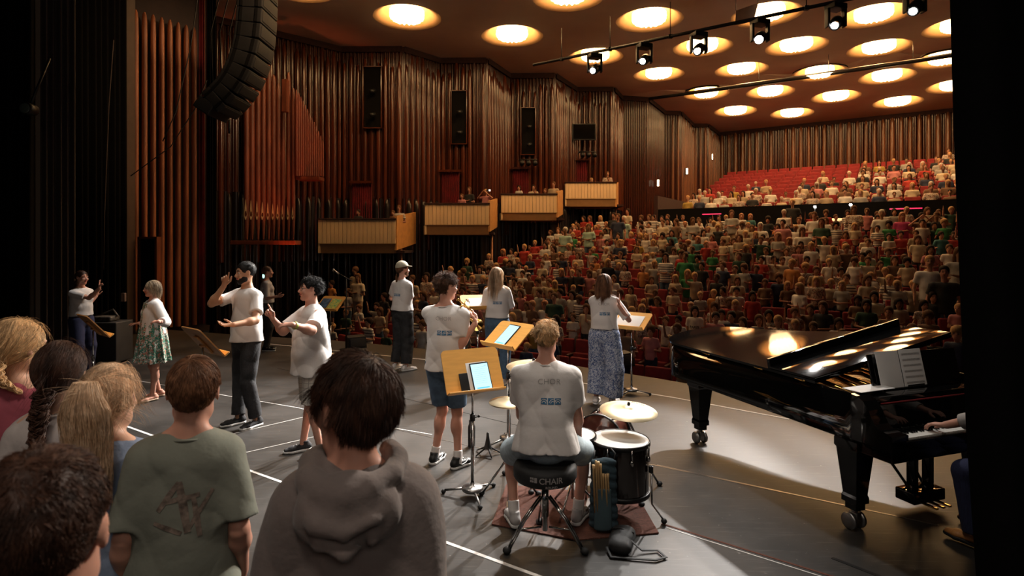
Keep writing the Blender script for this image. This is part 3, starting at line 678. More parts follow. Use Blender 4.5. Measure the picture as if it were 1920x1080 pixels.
    if k_ in ('trousers', 'shorts'):
        S.fcap((0, 0, .90), T((0, 0, b['waist']+.03)), .158*bulk**.5+e, .110*bulk+e, .142*bulk+e, .10*bulk+e, k=.03)
        for key in 'RL':
            hp, kn, an, toe = G[key]; l0, l1, l2 = b['leg']
            if k_ == 'trousers':
                e2 = an+(kn-an)*((b['hemz']-.085)/.4); u = nz(an-kn); S.cap(hp, kn, l0*bulk, l1, k=.03); S.cap(kn, an, l1, l2, k=.02, clip=[(e2, u)])
            else:
                sl = b.get('len', .9); e2 = hp+(kn-hp)*sl; u = nz(kn-hp); S.cap(hp+[(.012 if key == 'R' else -.012), 0, 0], e2+u*.06, l0*bulk, l1, k=.012, clip=[(e2, u)])
    elif k_ == 'skirt':
        S.fcap(T((0, 0, b['waist'])), (0, 0, b['hem']-.03), b['w0'], b['w0']*.76, b['w1'], b['w1']*.78, k=.02, fold=(b.get('n', 11), b.get('fa', .09), 1.3)); S.clip((0, 0, b['hem']), (0, 0, -1))
    if k_ != 'none':
        S.clip(T((0, 0, b['waist'])), Td((0, 0, 1))); S.bumpf(folds(b.get('fold', .004)*.6, 14, 8, seed=t['seed']+5)); v, f = S.mesh(h)
        parts['bottom'] = link(b.get('name', k_), npmesh('bottom', v, f, M[b['mat']]), root)
    if shoes:
        for key in 'RL':
            hp, kn, an, toe = G[key]; shoe(root, an, toe, M[shoes[0]], M[shoes[1]], 1.0, swoosh=len(shoes) > 2)
            if socks:
                S = Sdf(); u = nz(kn-an); S.cap(an-u*.02, an+u*.10, .040, .041, k=.01, clip=[(an+u*socks, u)]); v, f = S.mesh(.006); link('sock', npmesh('sock', v, f, M['tee']), root)
    if facebits is not None: face_bits(root, Hm, **facebits)
    if hair: hair(root, Hm)
    return parts
def decal(part, mb, org, xd, yd, dirn, m, name, off=.0025):
    """lays flat print (x, y in metres) onto a garment part"""
    o = part; me = o.data; bv = BVHTree.FromPolygons([v.co[:] for v in me.vertices], [p.vertices[:] for p in me.polygons])
    org = Vector(org); xd = Vector(xd).normalized(); yd = Vector(yd).normalized(); dn = Vector(dirn).normalized(); vs = []
    for x, y, *_ in mb.v:
        p = org+xd*x+yd*y; hit = bv.ray_cast(p-dn*.3, dn); q = hit[0] if hit[0] else p; vs.append(q-dn*off)
    mb.v = vs; return mb.build(name, m, o)
def text_mb(txt, size, x0=0, y0=0, weight=0.0, sp=1.0):
    cu = bpy.data.curves.new('t', 'FONT'); cu.body = txt; cu.size = size; cu.align_x = 'CENTER'; cu.offset = weight; cu.resolution_u = 3; cu.space_character = sp
    o = bpy.data.objects.new('t', cu); C.objects.link(o); bpy.context.view_layer.update()
    me = bpy.data.meshes.new_from_object(o.evaluated_get(bpy.context.evaluated_depsgraph_get())); mb = MB()
    mb.add([(v.co.x+x0, v.co.y+y0, 0) for v in me.vertices], [list(p.vertices) for p in me.polygons]); bpy.data.objects.remove(o); bpy.data.meshes.remove(me); return mb
def grid_rect(mb, x0, y0, x1, y1, nx=5, ny=5):
    v = [(x0+(x1-x0)*i/nx, y0+(y1-y0)*j/ny, 0) for j in range(ny+1) for i in range(nx+1)]
    return mb.add(v, [(j*(nx+1)+i, j*(nx+1)+i+1, (j+1)*(nx+1)+i+1, (j+1)*(nx+1)+i) for j in range(ny) for i in range(nx)])
def choir_print(p, full=True, x=0.0, word=True):
    T, Td = p['T'], p['Td']; xd = Td((1, 0, 0)); yd = Td((0, 0, 1)); dn = Td((0, 1, 0))
    if word:
        decal(p['top'], text_mb('CHOR', .052, x-.01, 0, -.0008, 1.05), T((0, -.3, 1.335)), xd, yd, dn, M['greyprint'], 'lettering')
    m = MB(); sq = .040
    n = 3
    for i in range(n): grid_rect(m, x+.0+(i-1)*.046-.018, 0, x+(i-1)*.046-.018+sq, sq, 5, 5)
    decal(p['top'], m, T((0, -.3, 1.205)), xd, yd, dn, M['blue'], 'square_print')
    a = MB()
    for i in range(n):
        cx = x+(i-1)*.046-.018+.012*(i % 2)
        for r_ in (.012, .022):
            P = [(cx+sq*.5+r_*math.cos(t), .004+r_*1.2*math.sin(t)) for t in np.linspace(.2, PI-.2, 9)]; Q = [(cx+sq*.5+(r_+.0035)*math.cos(t), .004+(r_+.0035)*1.2*math.sin(t)) for t in np.linspace(.2, PI-.2, 9)]
            a.add([(q[0], q[1], 0) for q in P+Q], [(j, j+1, 10+j, 9+j) for j in range(8)])
    decal(p['top'], a, T((0, -.3, 1.205)), xd, yd, dn, M['tee'], 'arc_print', .004)

# ================================================================ setting
TL = lambda p: (p[0], p[1])
EDGE = [(-9.6, 14.6), (-6.5, 13.4), (-3.4, 12.36), (-1.7, 11.5), (.86, 10.07), (2.27, 8.95), (3.7, 7.6), (5.4, 5.6), (7.5, 2.6)]
m = MB(); out = [(x, y) for x, y in EDGE]+[(7.5, -4), (-14, -4), (-14, 14.6)]
m.prism(out[::-1], -.25, 0.0)
fl = struct(m, 'floor', floor_mat())
m = MB()                                                    # drop below the stage edge
for (x0, y0), (x1, y1) in zip(EDGE, EDGE[1:]): m.add([(x0, y0, -1.2), (x1, y1, -1.2), (x1, y1, -.02), (x0, y0, -.02)], [(0, 1, 2, 3)])
struct(m, 'wall_stage_front', M['black'])
def strip(mb, pts, w, z=.003, t=.004):
    pts = [Vector((p[0], p[1], 0)) for p in pts]; v = []; 
    for i, p in enumerate(pts):
        d = (pts[min(i+1, len(pts)-1)]-pts[max(i-1, 0)]).normalized(); n = Vector((-d.y, d.x, 0))*w/2
        v += [p+n+Vector((0, 0, z-t)), p-n+Vector((0, 0, z-t)), p+n+Vector((0, 0, z)), p-n+Vector((0, 0, z))]
    f = []
    for i in range(len(pts)-1):
        a = 4*i; b = a+4; f += [(a+2, a+3, b+3, b+2), (a, a+2, b+2, b), (a+3, a+1, b+1, b+3)]
    mb.add(v, f); return mb
def fp(px, py):
    Y = F*EYE/(py-HOR); return ((px-960)/F*Y, Y)
def strip_thing(pts, w, name, m, label, cat, group, z=.003): return tag(strip(MB(), pts, w, z).build(name, m), label, cat, group)
G_T = 'white tape lines on the stage floor'
strip_thing([fp(200, 786), fp(530, 905), fp(1040, 1092)], .028, 'floor_tape', M['tape'], 'long straight white tape line on the stage floor just past the watching children', 'tape', G_T)
strip_thing([fp(505, 645), fp(623, 657), fp(804, 675), fp(1052, 712), fp(1260, 745), fp(1480, 786)], .032, 'floor_tape', M['tape'], 'white tape line curving along the stage edge behind the long-haired singers', 'tape', G_T)
strip_thing([fp(235, 810-100), fp(560, 765), fp(640, 786), fp(810, 815)], .012, 'floor_tape', M['tape'], 'thin pale seam tape running between the two men and the trumpet player', 'tape', G_T)
for i, (p, w) in enumerate((([(560, 765), (980, 858), (1225, 872), (1760, 985)], .012), ([(1232, 872), (1700, 972)], .010), ([(1240, 982), (1590, 1090)], .018), ([(1250, 990), (1600, 1100)], .007), ([(1560, 1046), (1660, 1085)], .03), ([(520, 690), (980, 800)], .008), ([(430, 815), (600, 775)], .010), ([(455, 850), (620, 812)], .008))):
    mm_ = [M['steel'], M['steel'], M['rug'], M['tape'], M['blackmetal'], M['blackmetal'], M['tape'], M['tape']][i]
    o = strip(MB(), [fp(*q) for q in p], w, .0025).build('trim_%d' % (i+1), mm_, kind='structure')

# ---- auditorium floor: stepped rows
ROWP = .87; NR = 14
def row_z(r): return -1.02+2.86*(max(0, r)/13)**1.02
def curve(b): return -.012*(b+4.5)**2
def bmin(a): return -12.0+.11*(a-10)
def row_a(r, b): return 10.05+ROWP*r+curve(b)
m = MB(); bs_ = np.linspace(-13.5, 12, 18)
for r in range(-2, NR+3):
    z = row_z(min(r, 13)) if r > 0 else -1.02
    zl = row_z(min(r-1, 13)) if r > 0 else -1.4
    v = []
    for b in bs_:
        a0 = row_a(r, b)-.45; a1 = a0+ROWP
        v += [hall(a0, b, zl-.2), hall(a0, b, z), hall(a1+.02, b, z)]
    f = []
    for i in range(len(bs_)-1): f += [(3*i, 3*i+3, 3*i+4, 3*i+1), (3*i+1, 3*i+4, 3*i+5, 3*i+2)]
    m.add(v, f)
struct(m, 'floor_stalls', M['carpet'])
TR = 10; TA0 = 24.7; TDZ = .26; TZ0 = 2.92; TP = .93
m = MB()
for r in range(TR+1):
    a0 = TA0-.5+TP*r; z = TZ0+TDZ*r
    P = [hall(a0, -8.2, z-.4), hall(a0, -8.2, z), hall(a0+TP+(2 if r == TR else 0), -8.2, z)]; Q = [hall(a0, 12, z-.4), hall(a0, 12, z), hall(a0+TP+(2 if r == TR else 0), 12, z)]
    m.add(P+Q, [(0, 3, 4, 1), (1, 4, 5, 2)])
struct(m, 'floor_tier', M['carpet'])
m = MB(); c = hall(24.1, 1.9, 2.7); RZ = math.atan2(UB[1], UB[0])
m.box(c, (20.2, .14, 1.75), rz=RZ); m.box(hall(24.15, 1.9, 3.59), (20.2, .24, .05), rz=RZ)
struct(m, 'wall_tier_front', M['black'])
m = MB(); m.box(hall(29, -8.25, 3.6), (.16, 10, 1.2), rz=RZ); struct(m, 'wall_tier_side', M['carpet'])

# ---- ceiling with round lamp recesses
def ceil_z(a): return 8.9+.15*min(a, 26.3)/16.3 if a < 26.3 else 9.05-.42*(a-26.3)/8
WP = [(-9.1, 17.3), (-5.98, 20.2), (-3.83, 20.2), (-2.69, 21.5), (-.955, 21.5), (-.109, 23.5), (1.74, 23.5), (2.85, 25.65), (4.51, 25.65), (5.16, 27.2), (6.42, 27.2),
      (7.75, 29.3), (8.56, 29.3), (9.92, 31.6), (10.72, 31.6), (12.0, 33.4)]
BW1 = Vector((12.0, 33.4, 0))+Vector((UB[0], UB[1], 0))*19
LAMPS = [(763, 33), (960, 68), (1217, 38), (1437, 28), (1638, 30), (1116, 107), (1317, 89), (1493, 87), (1648, 91), (1235, 140), (1390, 131), (1537, 138), (1663, 144), (1065, -6),
         (1324, 176), (1444, 173), (1567, 182), (1683, 192), (1379, 209), (1485, 213), (1800, 50), (1772, 112), (1790, 162), (1850, 205), (1900, 100), (560, -25), (820, -60)]
def lamp_pos(px, py):
    Y = 20.0
    for _ in range(12):
        X = (px-960)/F*Y; a = NA[0]*X+NA[1]*Y; Y = (ceil_z(a)-EYE)*F/(HOR-py)
    return Vector(((px-960)/F*Y, Y, ceil_z(NA[0]*X+NA[1]*Y)))
LP = [lamp_pos(*p) for p in LAMPS]; RL = 1.02
bound = [(x, y) for x, y in WP]+[(BW1.x, BW1.y), (22, 8), (14, 4), (6.0, 6.5), (-3.0, 10.5), (-9.3, 14.0)]
# add break line points along a = 26.3
pts = [Vector(p) for p in bound]; edges = [(i, (i+1) % len(bound)) for i in range(len(bound))]; holes = []
for c in LP:
    if c.y < 6: continue
    k0 = len(pts); pts += [Vector((c.x+RL*math.cos(t), c.y+RL*math.sin(t))) for t in np.linspace(0, 2*PI, 32, endpoint=False)]; edges += [(k0+i, k0+(i+1) % 32) for i in range(32)]
    holes.append((c.x, c.y))
k0 = len(pts); bl = [hall(26.3, b) for b in np.linspace(-9.9, 12, 6)]; pts += [Vector((p.x, p.y)) for p in bl]; edges += [(k0+i, k0+i+1) for i in range(5)]
for a_ in np.arange(8, 34, 2.2):
    for b_ in np.arange(-13, 14, 2.2):
        p = hall(a_, b_); q = Vector((p.x, p.y))
        if all((q-Vector(h_)).length > RL+.3 for h_ in holes): pts.append(q)
vo, _, fo, *_ = delaunay_2d_cdt(pts, edges, [], 0, 1e-5)
def inside(p, poly):
    c = False; n = len(poly)
    for i in range(n):
        a, b = poly[i], poly[(i+1) % n]
        if (a[1] > p[1]) != (b[1] > p[1]) and p[0] < (b[0]-a[0])*(p[1]-a[1])/(b[1]-a[1])+a[0]: c = not c
    return c
ff = []
for f in fo:
    cx = sum(vo[i].x for i in f)/len(f); cy = sum(vo[i].y for i in f)/len(f)
    if inside((cx, cy), bound) and all((cx-h_[0])**2+(cy-h_[1])**2 > (RL*.985)**2 for h_ in holes): ff.append(list(f)[::-1])
m = MB(); m.add([(v.x, v.y, ceil_z(NA[0]*v.x+NA[1]*v.y)) for v in vo], ff); struct(m, 'ceiling', M['ceil'])
# ceiling break: lowered dark lip and pale rail
m = MB(); 
m.tube([hall(26.3+.10*math.sin(i/8*PI)*2, b, 9.02) for i, b in enumerate(np.linspace(-9.9, 9, 12))], .09, 6); struct(m, 'trim_ceiling', M['blackmetal'])
m = MB(); P0 = at(1330, 167, 23.5); P1 = at(1830, 95, 19.0); m.tube([P0, P1], .03, 6)
for k in (.22, .5, .8): q = P0.lerp(P1, k); m.tube([q, q+Vector((0, 0, .75))], .012, 4)
tag(m.build('ceiling_rail', M['steel']), 'thin pale rail hanging under the ceiling beyond the moving spotlights', 'rail')
ORD = ['first', 'second', 'third', 'fourth', 'fifth', 'sixth', 'seventh', 'eighth', 'ninth', 'tenth', 'eleventh', 'twelfth', 'thirteenth', 'fourteenth', 'fifteenth', 'sixteenth', 'seventeenth', 'eighteenth', 'nineteenth', 'twentieth',
       'twenty-first', 'twenty-second', 'twenty-third', 'twenty-fourth', 'twenty-fifth', 'twenty-sixth', 'twenty-seventh', 'twenty-eighth', 'twenty-ninth', 'thirtieth', 'thirty-first', 'thirty-second']
LROW = ['nearest the stage', 'in the second row out', 'in the third row out', 'in the fourth row out', 'in the fifth row out', 'in the last row by the back wall']
order = sorted(range(len(LP)), key=lambda i: (NA[0]*LP[i].x+NA[1]*LP[i].y))
cnt_ = 0
for n_, i in enumerate(order):
    c = LP[i]
    if c.y < 6: continue
    lab = 'round glowing ceiling lamp, %s in distance from the stage' % ORD[cnt_]; cnt_ += 1
    t = thing('ceiling_lamp', lab, 'lamp', c, group='round ceiling lamps')
    if NA[0]*c.x+NA[1]*c.y > 26.3: t.rotation_euler = Vector((0, 0, 1)).rotation_difference(Vector((NA[0]*.0525, NA[1]*.0525, 1)).normalized()).to_euler()
    d = MB(); d.lathe([(RL+.02, .0), (RL-.05, .010), (RL-.12, .035), (RL-.20, .09), (RL-.30, .19), (RL-.38, .28), (.0, .31)], 40); d.build('recess', M['dish'], t)
    k = MB(); k.mi = 0; rr = .50; nn = 48
    prof = [(rr*.98, .30), (rr, .16), (rr*.93, .06), (rr*.7, .0), (rr*.35, -.03), (0.001, -.035)]
    vs = []
    for j, (r_, z_) in enumerate(prof):
        for a_ in range(nn): w_ = 1+.07*(1 if a_ % 3 == 0 else -.4)*(1 if j < 4 else 0); vs.append((r_*w_*math.cos(2*PI*a_/nn), r_*w_*math.sin(2*PI*a_/nn), z_-.10+(.04 if a_ % 3 else 0)))
    k.add(vs, [(j*nn+a_, (j+1)*nn+a_, (j+1)*nn+(a_+1) % nn, j*nn+(a_+1) % nn) for j in range(5) for a_ in range(nn)]); k.build('crystal_cluster', M['crystal'], t)
    lampglow(0, c+Vector((0, 0, -.12)), min(175, 115+6*max(0, NA[0]*c.x+NA[1]*c.y-10)))

# ---- slatted walls
def ribbed(name, pts, z0, z1, m, pitch=.16, r=.055, seed=1, big=None, m2=None, kind='structure', zoff=0, gapz=.35):
    """half-round slats along a wall line; big=(pitch, radius, top gap range) adds a layer of thicker pipes with rounded heads"""
    rr = np.random.default_rng(seed); mb = MB(); P = [Vector((p[0], p[1], 0)) for p in pts]
    zf = (lambda p: z1) if not callable(z1) else z1
    for p, q in zip(P, P[1:]):
        L = (q-p).length; u = (q-p)/L; nrm = Vector((u.y, -u.x, 0)); n = max(1, int(L/pitch)); w_ = L/n; prof = []
        for i in range(n):
            rad = r*(1.25 if rr.random() < .2 else 1); c = p+u*(i+.5)*w_
            for t in np.linspace(PI, 0, 7): prof.append(c+u*math.cos(t)*min(rad, w_*.46)+nrm*math.sin(t)*rad*1.15)
        prof = [p]+prof+[q]; v = []
        for x in prof: v += [(x.x, x.y, z0), (x.x, x.y, zf(x))]
        mb.mi = 0; mb.add(v, [(2*i, 2*i+2, 2*i+3, 2*i+1) for i in range(len(prof)-1)], True)
        if big:
            bp, br, g0, g1 = big; nb = max(1, int(L/bp)); wb = L/nb; mb.mi = 1
            for i in range(nb):
                if rr.random() < .08: continue
                c = p+u*(i+.5)*wb+nrm*(r*.8); zt = zf(c)-rr.uniform(g0, g1); R_ = br*rr.uniform(.8, 1.15)
                ring = [(math.cos(t), math.sin(t)) for t in np.linspace(PI, 0, 8)]; lv = [(z0, 1), (zt-.35, 1), (zt-.18, .86), (zt-.06, .55), (zt, .12)]; v = []
                for z_, k_ in lv: v += [c+u*a_*R_*k_+nrm*b_*R_*1.3*k_+Vector((0, 0, z_)) for a_, b_ in ring]
                mb.add(v, [(j*8+k_, j*8+k_+1, (j+1)*8+k_+1, (j+1)*8+k_) for j in range(len(lv)-1) for k_ in range(7)], True)
    return mb.build(name, [m, m2 or m], kind=kind)
CZ = lambda p: ceil_z(NA[0]*p.x+NA[1]*p.y)
OZ = lambda p: CZ(p)
LOWZ = 1.75
ribbed('wall_organ', WP[0:2], LOWZ-.2, OZ, M['mahog'], .15, .05, 1, (.21, .075, .10, .5), M['mahog2'])
for i, (a_, b_) in enumerate(((1, 3), (3, 5), (5, 7), (7, 9), (9, 11), (11, 13), (13, 15))):
    big = (.23, .075, .10, .75) if i < 4 else (.26, .07, .1, .5)
    if i == 4: big = None
    ribbed('wall_left_%d' % (i+1), WP[a_:b_+1], (1.9, 2.5, 3.2, 3.7, 1.8, 1.8, 1.8)[i], CZ, M['mahog'], .13 if i != 4 else .10, .045 if i != 4 else .03, i+2, big, M['mahog2'] if i < 5 else M['mahogback'])
ribbed('wall_left_8', WP[0:9], -1.2, 3.72, M['dkrib'], .30, .10, 20, (.34, .10, .02, .03), M['dkrib'])
m = MB()                                            # dark cap strip where the wall meets the ceiling
for p, q in zip(WP, WP[1:]+[(BW1.x, BW1.y)]):
    p = Vector((*p, 0)); q = Vector((*q, 0)); u = (q-p).normalized(); n_ = Vector((u.y, -u.x, 0))*.10
    m.add([p+n_+Vector((0, 0, CZ(p)-.20)), q+n_+Vector((0, 0, CZ(q)-.20)), q+n_+Vector((0, 0, CZ(q)+.02)), p+n_+Vector((0, 0, CZ(p)+.02))], [(0, 1, 2, 3)])
struct(m, 'trim_wall_top', M['carpet'])
ribbed('wall_back', [WP[-1], (BW1.x, BW1.y)], 4.6, CZ, M['mahog'], .17, .05, 9, (.37, .10, .06, .16), M['mahogback'])
m = MB(); v = [(BW1.x, BW1.y), (22, 8), (14, 4)]
for (x0, y0), (x1, y1) in zip(v, v[1:]): m.add([(x0, y0, -1.2), (x1, y1, -1.2), (x1, y1, 9.6), (x0, y0, 9.6)], [(0, 1, 2, 3)])
struct(m, 'wall_right', M['mahog'])
# tall dark lighting slots, one screen, and curtained doors in each bay
def win(n, px0, px1, py0, py1, Y, lamp=False):
    a = at(px0, py0, Y); b = at(px1, py1, Y); m = MB(); y = Y-.22
    k = y/Y; a = at(px0, py0, y); b = at(px1, py1, y); c = (a+b)/2; w_, h_ = b.x-a.x, a.z-b.z
    for dx in (-1, 1): m.box(c+Vector((dx*w_/2, .05, 0)), (.03, .16, h_+.03))
    for dz in (-1, 1): m.box(c+Vector((0, .05, dz*h_/2)), (w_, .16, .03))
    o = m.build('window_%d' % n, M['mahog2'], kind='structure')
    g = MB(); g.box(c+Vector((0, .06, 0)), (w_, .03, h_)); g.build('pane', M['black'], o, kind='structure')  # black sheet stands in for the unlit depth of the slot
    if lamp:
        for dz, nm in ((-.28, 'lower'), (.1, 'upper')): q = MB(); q.tube([c+Vector((.1, -.05, dz*h_)), c+Vector((-.02, -.22, dz*h_-.06))], .07, 8); tag(q.build('stage_lamp', M['blackmetal']), '%s small black theatre lamp in the tall dark wall slot, %s from the organ' % (nm, ORD[n-1]), 'lamp', 'lamps in the wall slots')
win(1, 681, 715, 125, 240, 20.2, True); win(2, 846, 875, 170, 270, 21.5, True); win(3, 977, 1004, 202, 290, 23.5, True)
def doorc(n, px0, px1, py0, py1, Y):
    y = Y-.20; a = at(px0, py0, y); b = at(px1, py1, y); m = MB(); N = 15
    v = []
    for i in range(N*3+1):
        x = a.x+(b.x-a.x)*i/(N*3); d_ = .04*math.sin(i*2*PI/5); v += [(x, y+d_, b.z), (x, y+d_, a.z)]
    m.add(v, [(2*i, 2*i+2, 2*i+3, 2*i+1) for i in range(N*3)], True); m.build('door_%d' % n, M['redcurt'], kind='structure')
    f = MB(); f.box(Vector(((a.x+b.x)/2, y-.08, a.z)), (b.x-a.x+.15, .1, .08)); f.build('trim_door_%d' % n, M['mahog2'], kind='structure')
doorc(1, 660, 697, 342, 412, 20.2); doorc(2, 828, 861, 321, 385, 21.5); doorc(3, 961, 991, 316, 370, 23.5); doorc(4, 1070, 1101, 300, 345, 25.65)
m = MB(); a = at(1073, 232, 24.9); b = at(1117, 263, 24.9); c = (a+b)/2; m.bbox(c, (b.x-a.x, .12, a.z-b.z), .02); m.tube([c, c+Vector((0, .7, .1))], .04, 6)
t = tag(m.build('wall_screen', M['blackmetal']), 'wide black flat screen on a bracket in the wall bay above the fourth balcony box', 'screen')
g = MB(); g.box(c+Vector((0, -.062, 0)), (b.x-a.x-.08, .005, a.z-b.z-.08)); g.build('display', M['lacquer'], t)
for px, py, Y, nm in ((990, 303, 23.0, 'third'), (1102, 288, 25.1, 'fourth')):
    c = at(px, py, Y); t = thing('spotlight_bracket', 'small black spotlights clustered on the wall above the %s balcony box' % nm, 'spotlight', c)
    q = MB(); q.tube([(-.35, .35, .08), (-.35, 0, .08), (.35, 0, .08), (.35, .35, .08)], .03, 6); q.build('bracket', M['blackmetal'], t)
    for x in (-.26, 0, .26): q = MB(); q.tube([(x, .05, .05), (x+.02, -.2, -.12)], [.075, .1], 10); q.build('spotlight_can', M['blackmetal'], t)
for i, (px, py, Y) in enumerate(((1335, 294, 32.3), (1288, 321, 29.8), (1234, 343, 28.0))):
    c = at(px, py, Y-.35); m = MB(); m.box(c, (.08, .06, .30)); 
    t = tag(m.build('wall_lamp', mat('lamp white', (1, .9, .7), .4, emit=(1, .85, .62), es=4, var=0)), 'small upright glowing wall lamp by the tier seats, %s from the back corner' % ORD[i], 'lamp', 'small wall lamps')
    q = MB(); q.box(c+Vector((0, .08, 0)), (.10, .12, .34)); q.build('mounting', M['blackmetal'], t)

# ---- balcony boxes
BOX = [(597, 742, 778, 412, 457, 475, 18.3, -8, 582), (797, 917, 931, 383, 422, 440, 19.8, -11, 783), (940, 1044, 1054, 365, 399, 413, 21.7, -10, 930), (1060, 1155, 1158, 343, 373, 387, 23.9, -4, 1060)]
BOXN = ['first and lowest', 'second', 'third', 'fourth and highest']
for i, (x0, x1, x2, yt, yp, yb, Y, up, xl) in enumerate(BOX):
    A_ = at(x0, yt, Y); B_ = at(x1, yp, Y); zb = at(0, yb, Y).z; zt, zp = A_.z, B_.z; wd = B_.x-A_.x; dy = 1.75
    t = thing('balcony_box', 'pale slatted wooden balcony box, %s counting away from the organ' % BOXN[i], 'balcony', (A_.x+wd/2, Y, zb), group='side balcony boxes')
    h0 = zt-zb; hp = zp-zb; m = MB(); n = int(wd/.125); sw_ = wd/n
    for k in range(n): m.bbox((-wd/2+(k+.5)*sw_, 0, (hp+h0)/2), (sw_*.94, .07, h0-hp), .008)
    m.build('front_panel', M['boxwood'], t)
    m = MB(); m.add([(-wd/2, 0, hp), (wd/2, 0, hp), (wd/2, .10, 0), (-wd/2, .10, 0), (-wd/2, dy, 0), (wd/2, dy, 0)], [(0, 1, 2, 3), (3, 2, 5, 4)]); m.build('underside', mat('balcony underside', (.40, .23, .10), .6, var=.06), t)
    dx = at(x2, 0, Y+dy).x-B_.x
    rise = .22 if i < 3 else .1
    m = MB(); P = [Vector((wd/2, 0, 0)), Vector((wd/2+dx, dy, 0))]; u = (P[1]-P[0]).normalized(); nr = Vector((u.y, -u.x, 0))*.035
    v = []
    for p, r_ in ((P[0], .12*(i < 3)), (P[1], .12+rise)):
        for s in (-1, 1): v += [p+nr*s+Vector((0, 0, r_-.02)), p+nr*s+Vector((0, 0, h0+r_))]
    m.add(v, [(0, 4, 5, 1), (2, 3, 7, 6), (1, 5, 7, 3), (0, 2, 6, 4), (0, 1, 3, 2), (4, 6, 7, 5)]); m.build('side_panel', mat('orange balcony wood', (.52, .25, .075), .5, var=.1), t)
    m = MB(); m.add([(-wd/2-(x0-xl)/F*Y, dy*.7, .0), (-wd/2, 0, 0), (-wd/2, 0, hp), (-wd/2-(x0-xl)/F*Y, dy*.7, hp)], [(0, 1, 2, 3)]); m.box((-wd/2+.02, dy/2, h0/2), (.06, dy, h0-.02)); m.build('end_panel', M['boxwood'], t)
    m = MB(); m.bbox((0, 0, h0+.02), (wd+.06, .16, .05), .012); m.build('top_rail', M['carpet'], t)
    m = MB(); m.box((dx/2, dy/2+.1, .05), (wd+dx-.1, dy, .08)); m.build('box_floor', M['carpet'], t)
    m = MB(); m.tube([(wd/2+.08, .5, .05), (wd/2+.08, .5, -at(0, yb, Y).z-.9)], .035, 8); m.build('support_pole', mat('pole', (.30, .12, .05), .4, .3), t)
# ---- stage house: side tower with pipes, curtains, organ
def pipe(mb, x, y, r, z0, z1, n=12, foot=0, top=True):
    pr = [(r*.3, z0), (r, z0+foot)] if foot else [(r, z0)]
    pr += [(r, z1-.5), (r*.92, z1-.22), (r*.7, z1-.07), (r*.3, z1)] if top else [(r, z1), (r*.9, z1+.005), (0.001, z1)]
    mb.lathe(pr, n, Matrix.Translation((x, y, 0)))
a0 = flr(246, 14.0); a1 = flr(371, 15.1); m = MB(); n = 8
m.add([(a0.x-.3, a0.y+.3, -.2), (a1.x+.15, a1.y+.3, -.2), (a1.x+.15, a1.y+.3, 9.5), (a0.x-.3, a0.y+.3, 9.5)], [(0, 1, 2, 3)]); struct(m, 'wall_tower', mat('tower back', (.035, .014, .006), .6, var=.1))
m = MB()
for k in range(n):
    p = a0.lerp(a1, (k+.5)/n); pipe(m, p.x, p.y, .064, .0, 2.06+(461-(18+k*4.8))/F*p.y)
struct(m, 'wall_tower_pipes', M['pipewall'])
m = MB(); q0 = at(264, 446, 13.7); q1 = at(301, 446, 13.8); c = (q0+q1)/2; m.box((c.x, c.y-.02, q0.z/2), (q1.x-q0.x, .14, q0.z)); m.build('door_5', M['black'], kind='structure')
m = MB(); m.box((q0.x, c.y-.05, q0.z/2), (.05, .18, q0.z)); m.box((q1.x, c.y-.05, q0.z/2), (.05, .18, q0.z)); m.box((c.x, c.y-.05, q0.z), (q1.x-q0.x+.05, .18, .05)); m.build('trim_door_5', M['organwood'], kind='structure')
def drape(name, p0, p1, z0, z1, m, n=10, amp=.08, kind=None, lab=None, seed=0, thick=.02):
    r = np.random.default_rng(seed); p0 = Vector((*p0, 0)); p1 = Vector((*p1, 0)); u = (p1-p0).normalized(); nr = Vector((u.y, -u.x, 0)); N = n*8; mb = MB(); v = []
    ph = r.uniform(0, 6)
    for side in (0, 1):
        for i in range(N+1):
            q = p0.lerp(p1, i/N)
            for z, k_ in ((z0, 1.25), ((z0+z1)/2, 1), (z1, .7)): v.append(q+nr*(amp*k_*(math.sin(i/8*2*PI+ph)+.35*math.sin(i/8*2*PI*.37+1))+thick*side)+Vector((0, 0, z)))
    W_ = 3*(N+1)
    for s in (0, W_): mb.add([], [])
    f = [(s+3*i+j, s+3*i+3+j, s+3*i+4+j, s+3*i+1+j) for s in (0, W_) for i in range(N) for j in (0, 1)]
    f += [(j, W_+j, W_+j+1, j+1) for j in (0, 1)]+[(3*N+j, W_+3*N+j, W_+3*N+j+1, 3*N+j+1) for j in (0, 1)]
    mb.add(v, f, True); o = mb.build(name, m)
    return tag(o, lab, 'curtain', None, kind) if lab else tag(o, kind=kind)
drape('stage_curtain', TL(flr(374, 15.2)), TL(flr(387, 15.4)), 0, 9.6, M['redcurt'], 3, .05, lab='narrow dark red curtain hanging between the tall pipes and the organ')
drape('stage_curtain', TL(flr(388, 15.0)), TL(flr(404, 15.2)), 0, 9.6, M['black'], 3, .05, lab='narrow black curtain strip directly beside the organ')
drape('stage_curtain', TL(flr(-60, 9.2)), TL(flr(66, 9.6)), 0, 8.5, M['black'], 6, .07, lab='wide black side curtain at the outer edge of the stage wing')
DKB = mat('dusty black cloth', (.062, .044, .038), .9, var=.1, vs=30)
drape('stage_curtain', TL(flr(76, 9.9)), TL(flr(142, 10.3)), 0, 8.5, DKB, 5, .05, lab='dusty charcoal curtain leg between two blacker ones behind the woman raising a hand')
drape('stage_curtain', TL(flr(140, 12.0)), TL(flr(236, 13.2)), 0, 9.3, M['black'], 8, .06, lab='black curtain beside the tall wooden pipes of the tower')
m = MB(); p = flr(240, 13.4); m.box((p.x, p.y, 4.7), (.14, .3, 9.4)); m.build('wall_tower_edge', mat('tower edge', (.05, .026, .018), .6, var=.1), kind='structure')
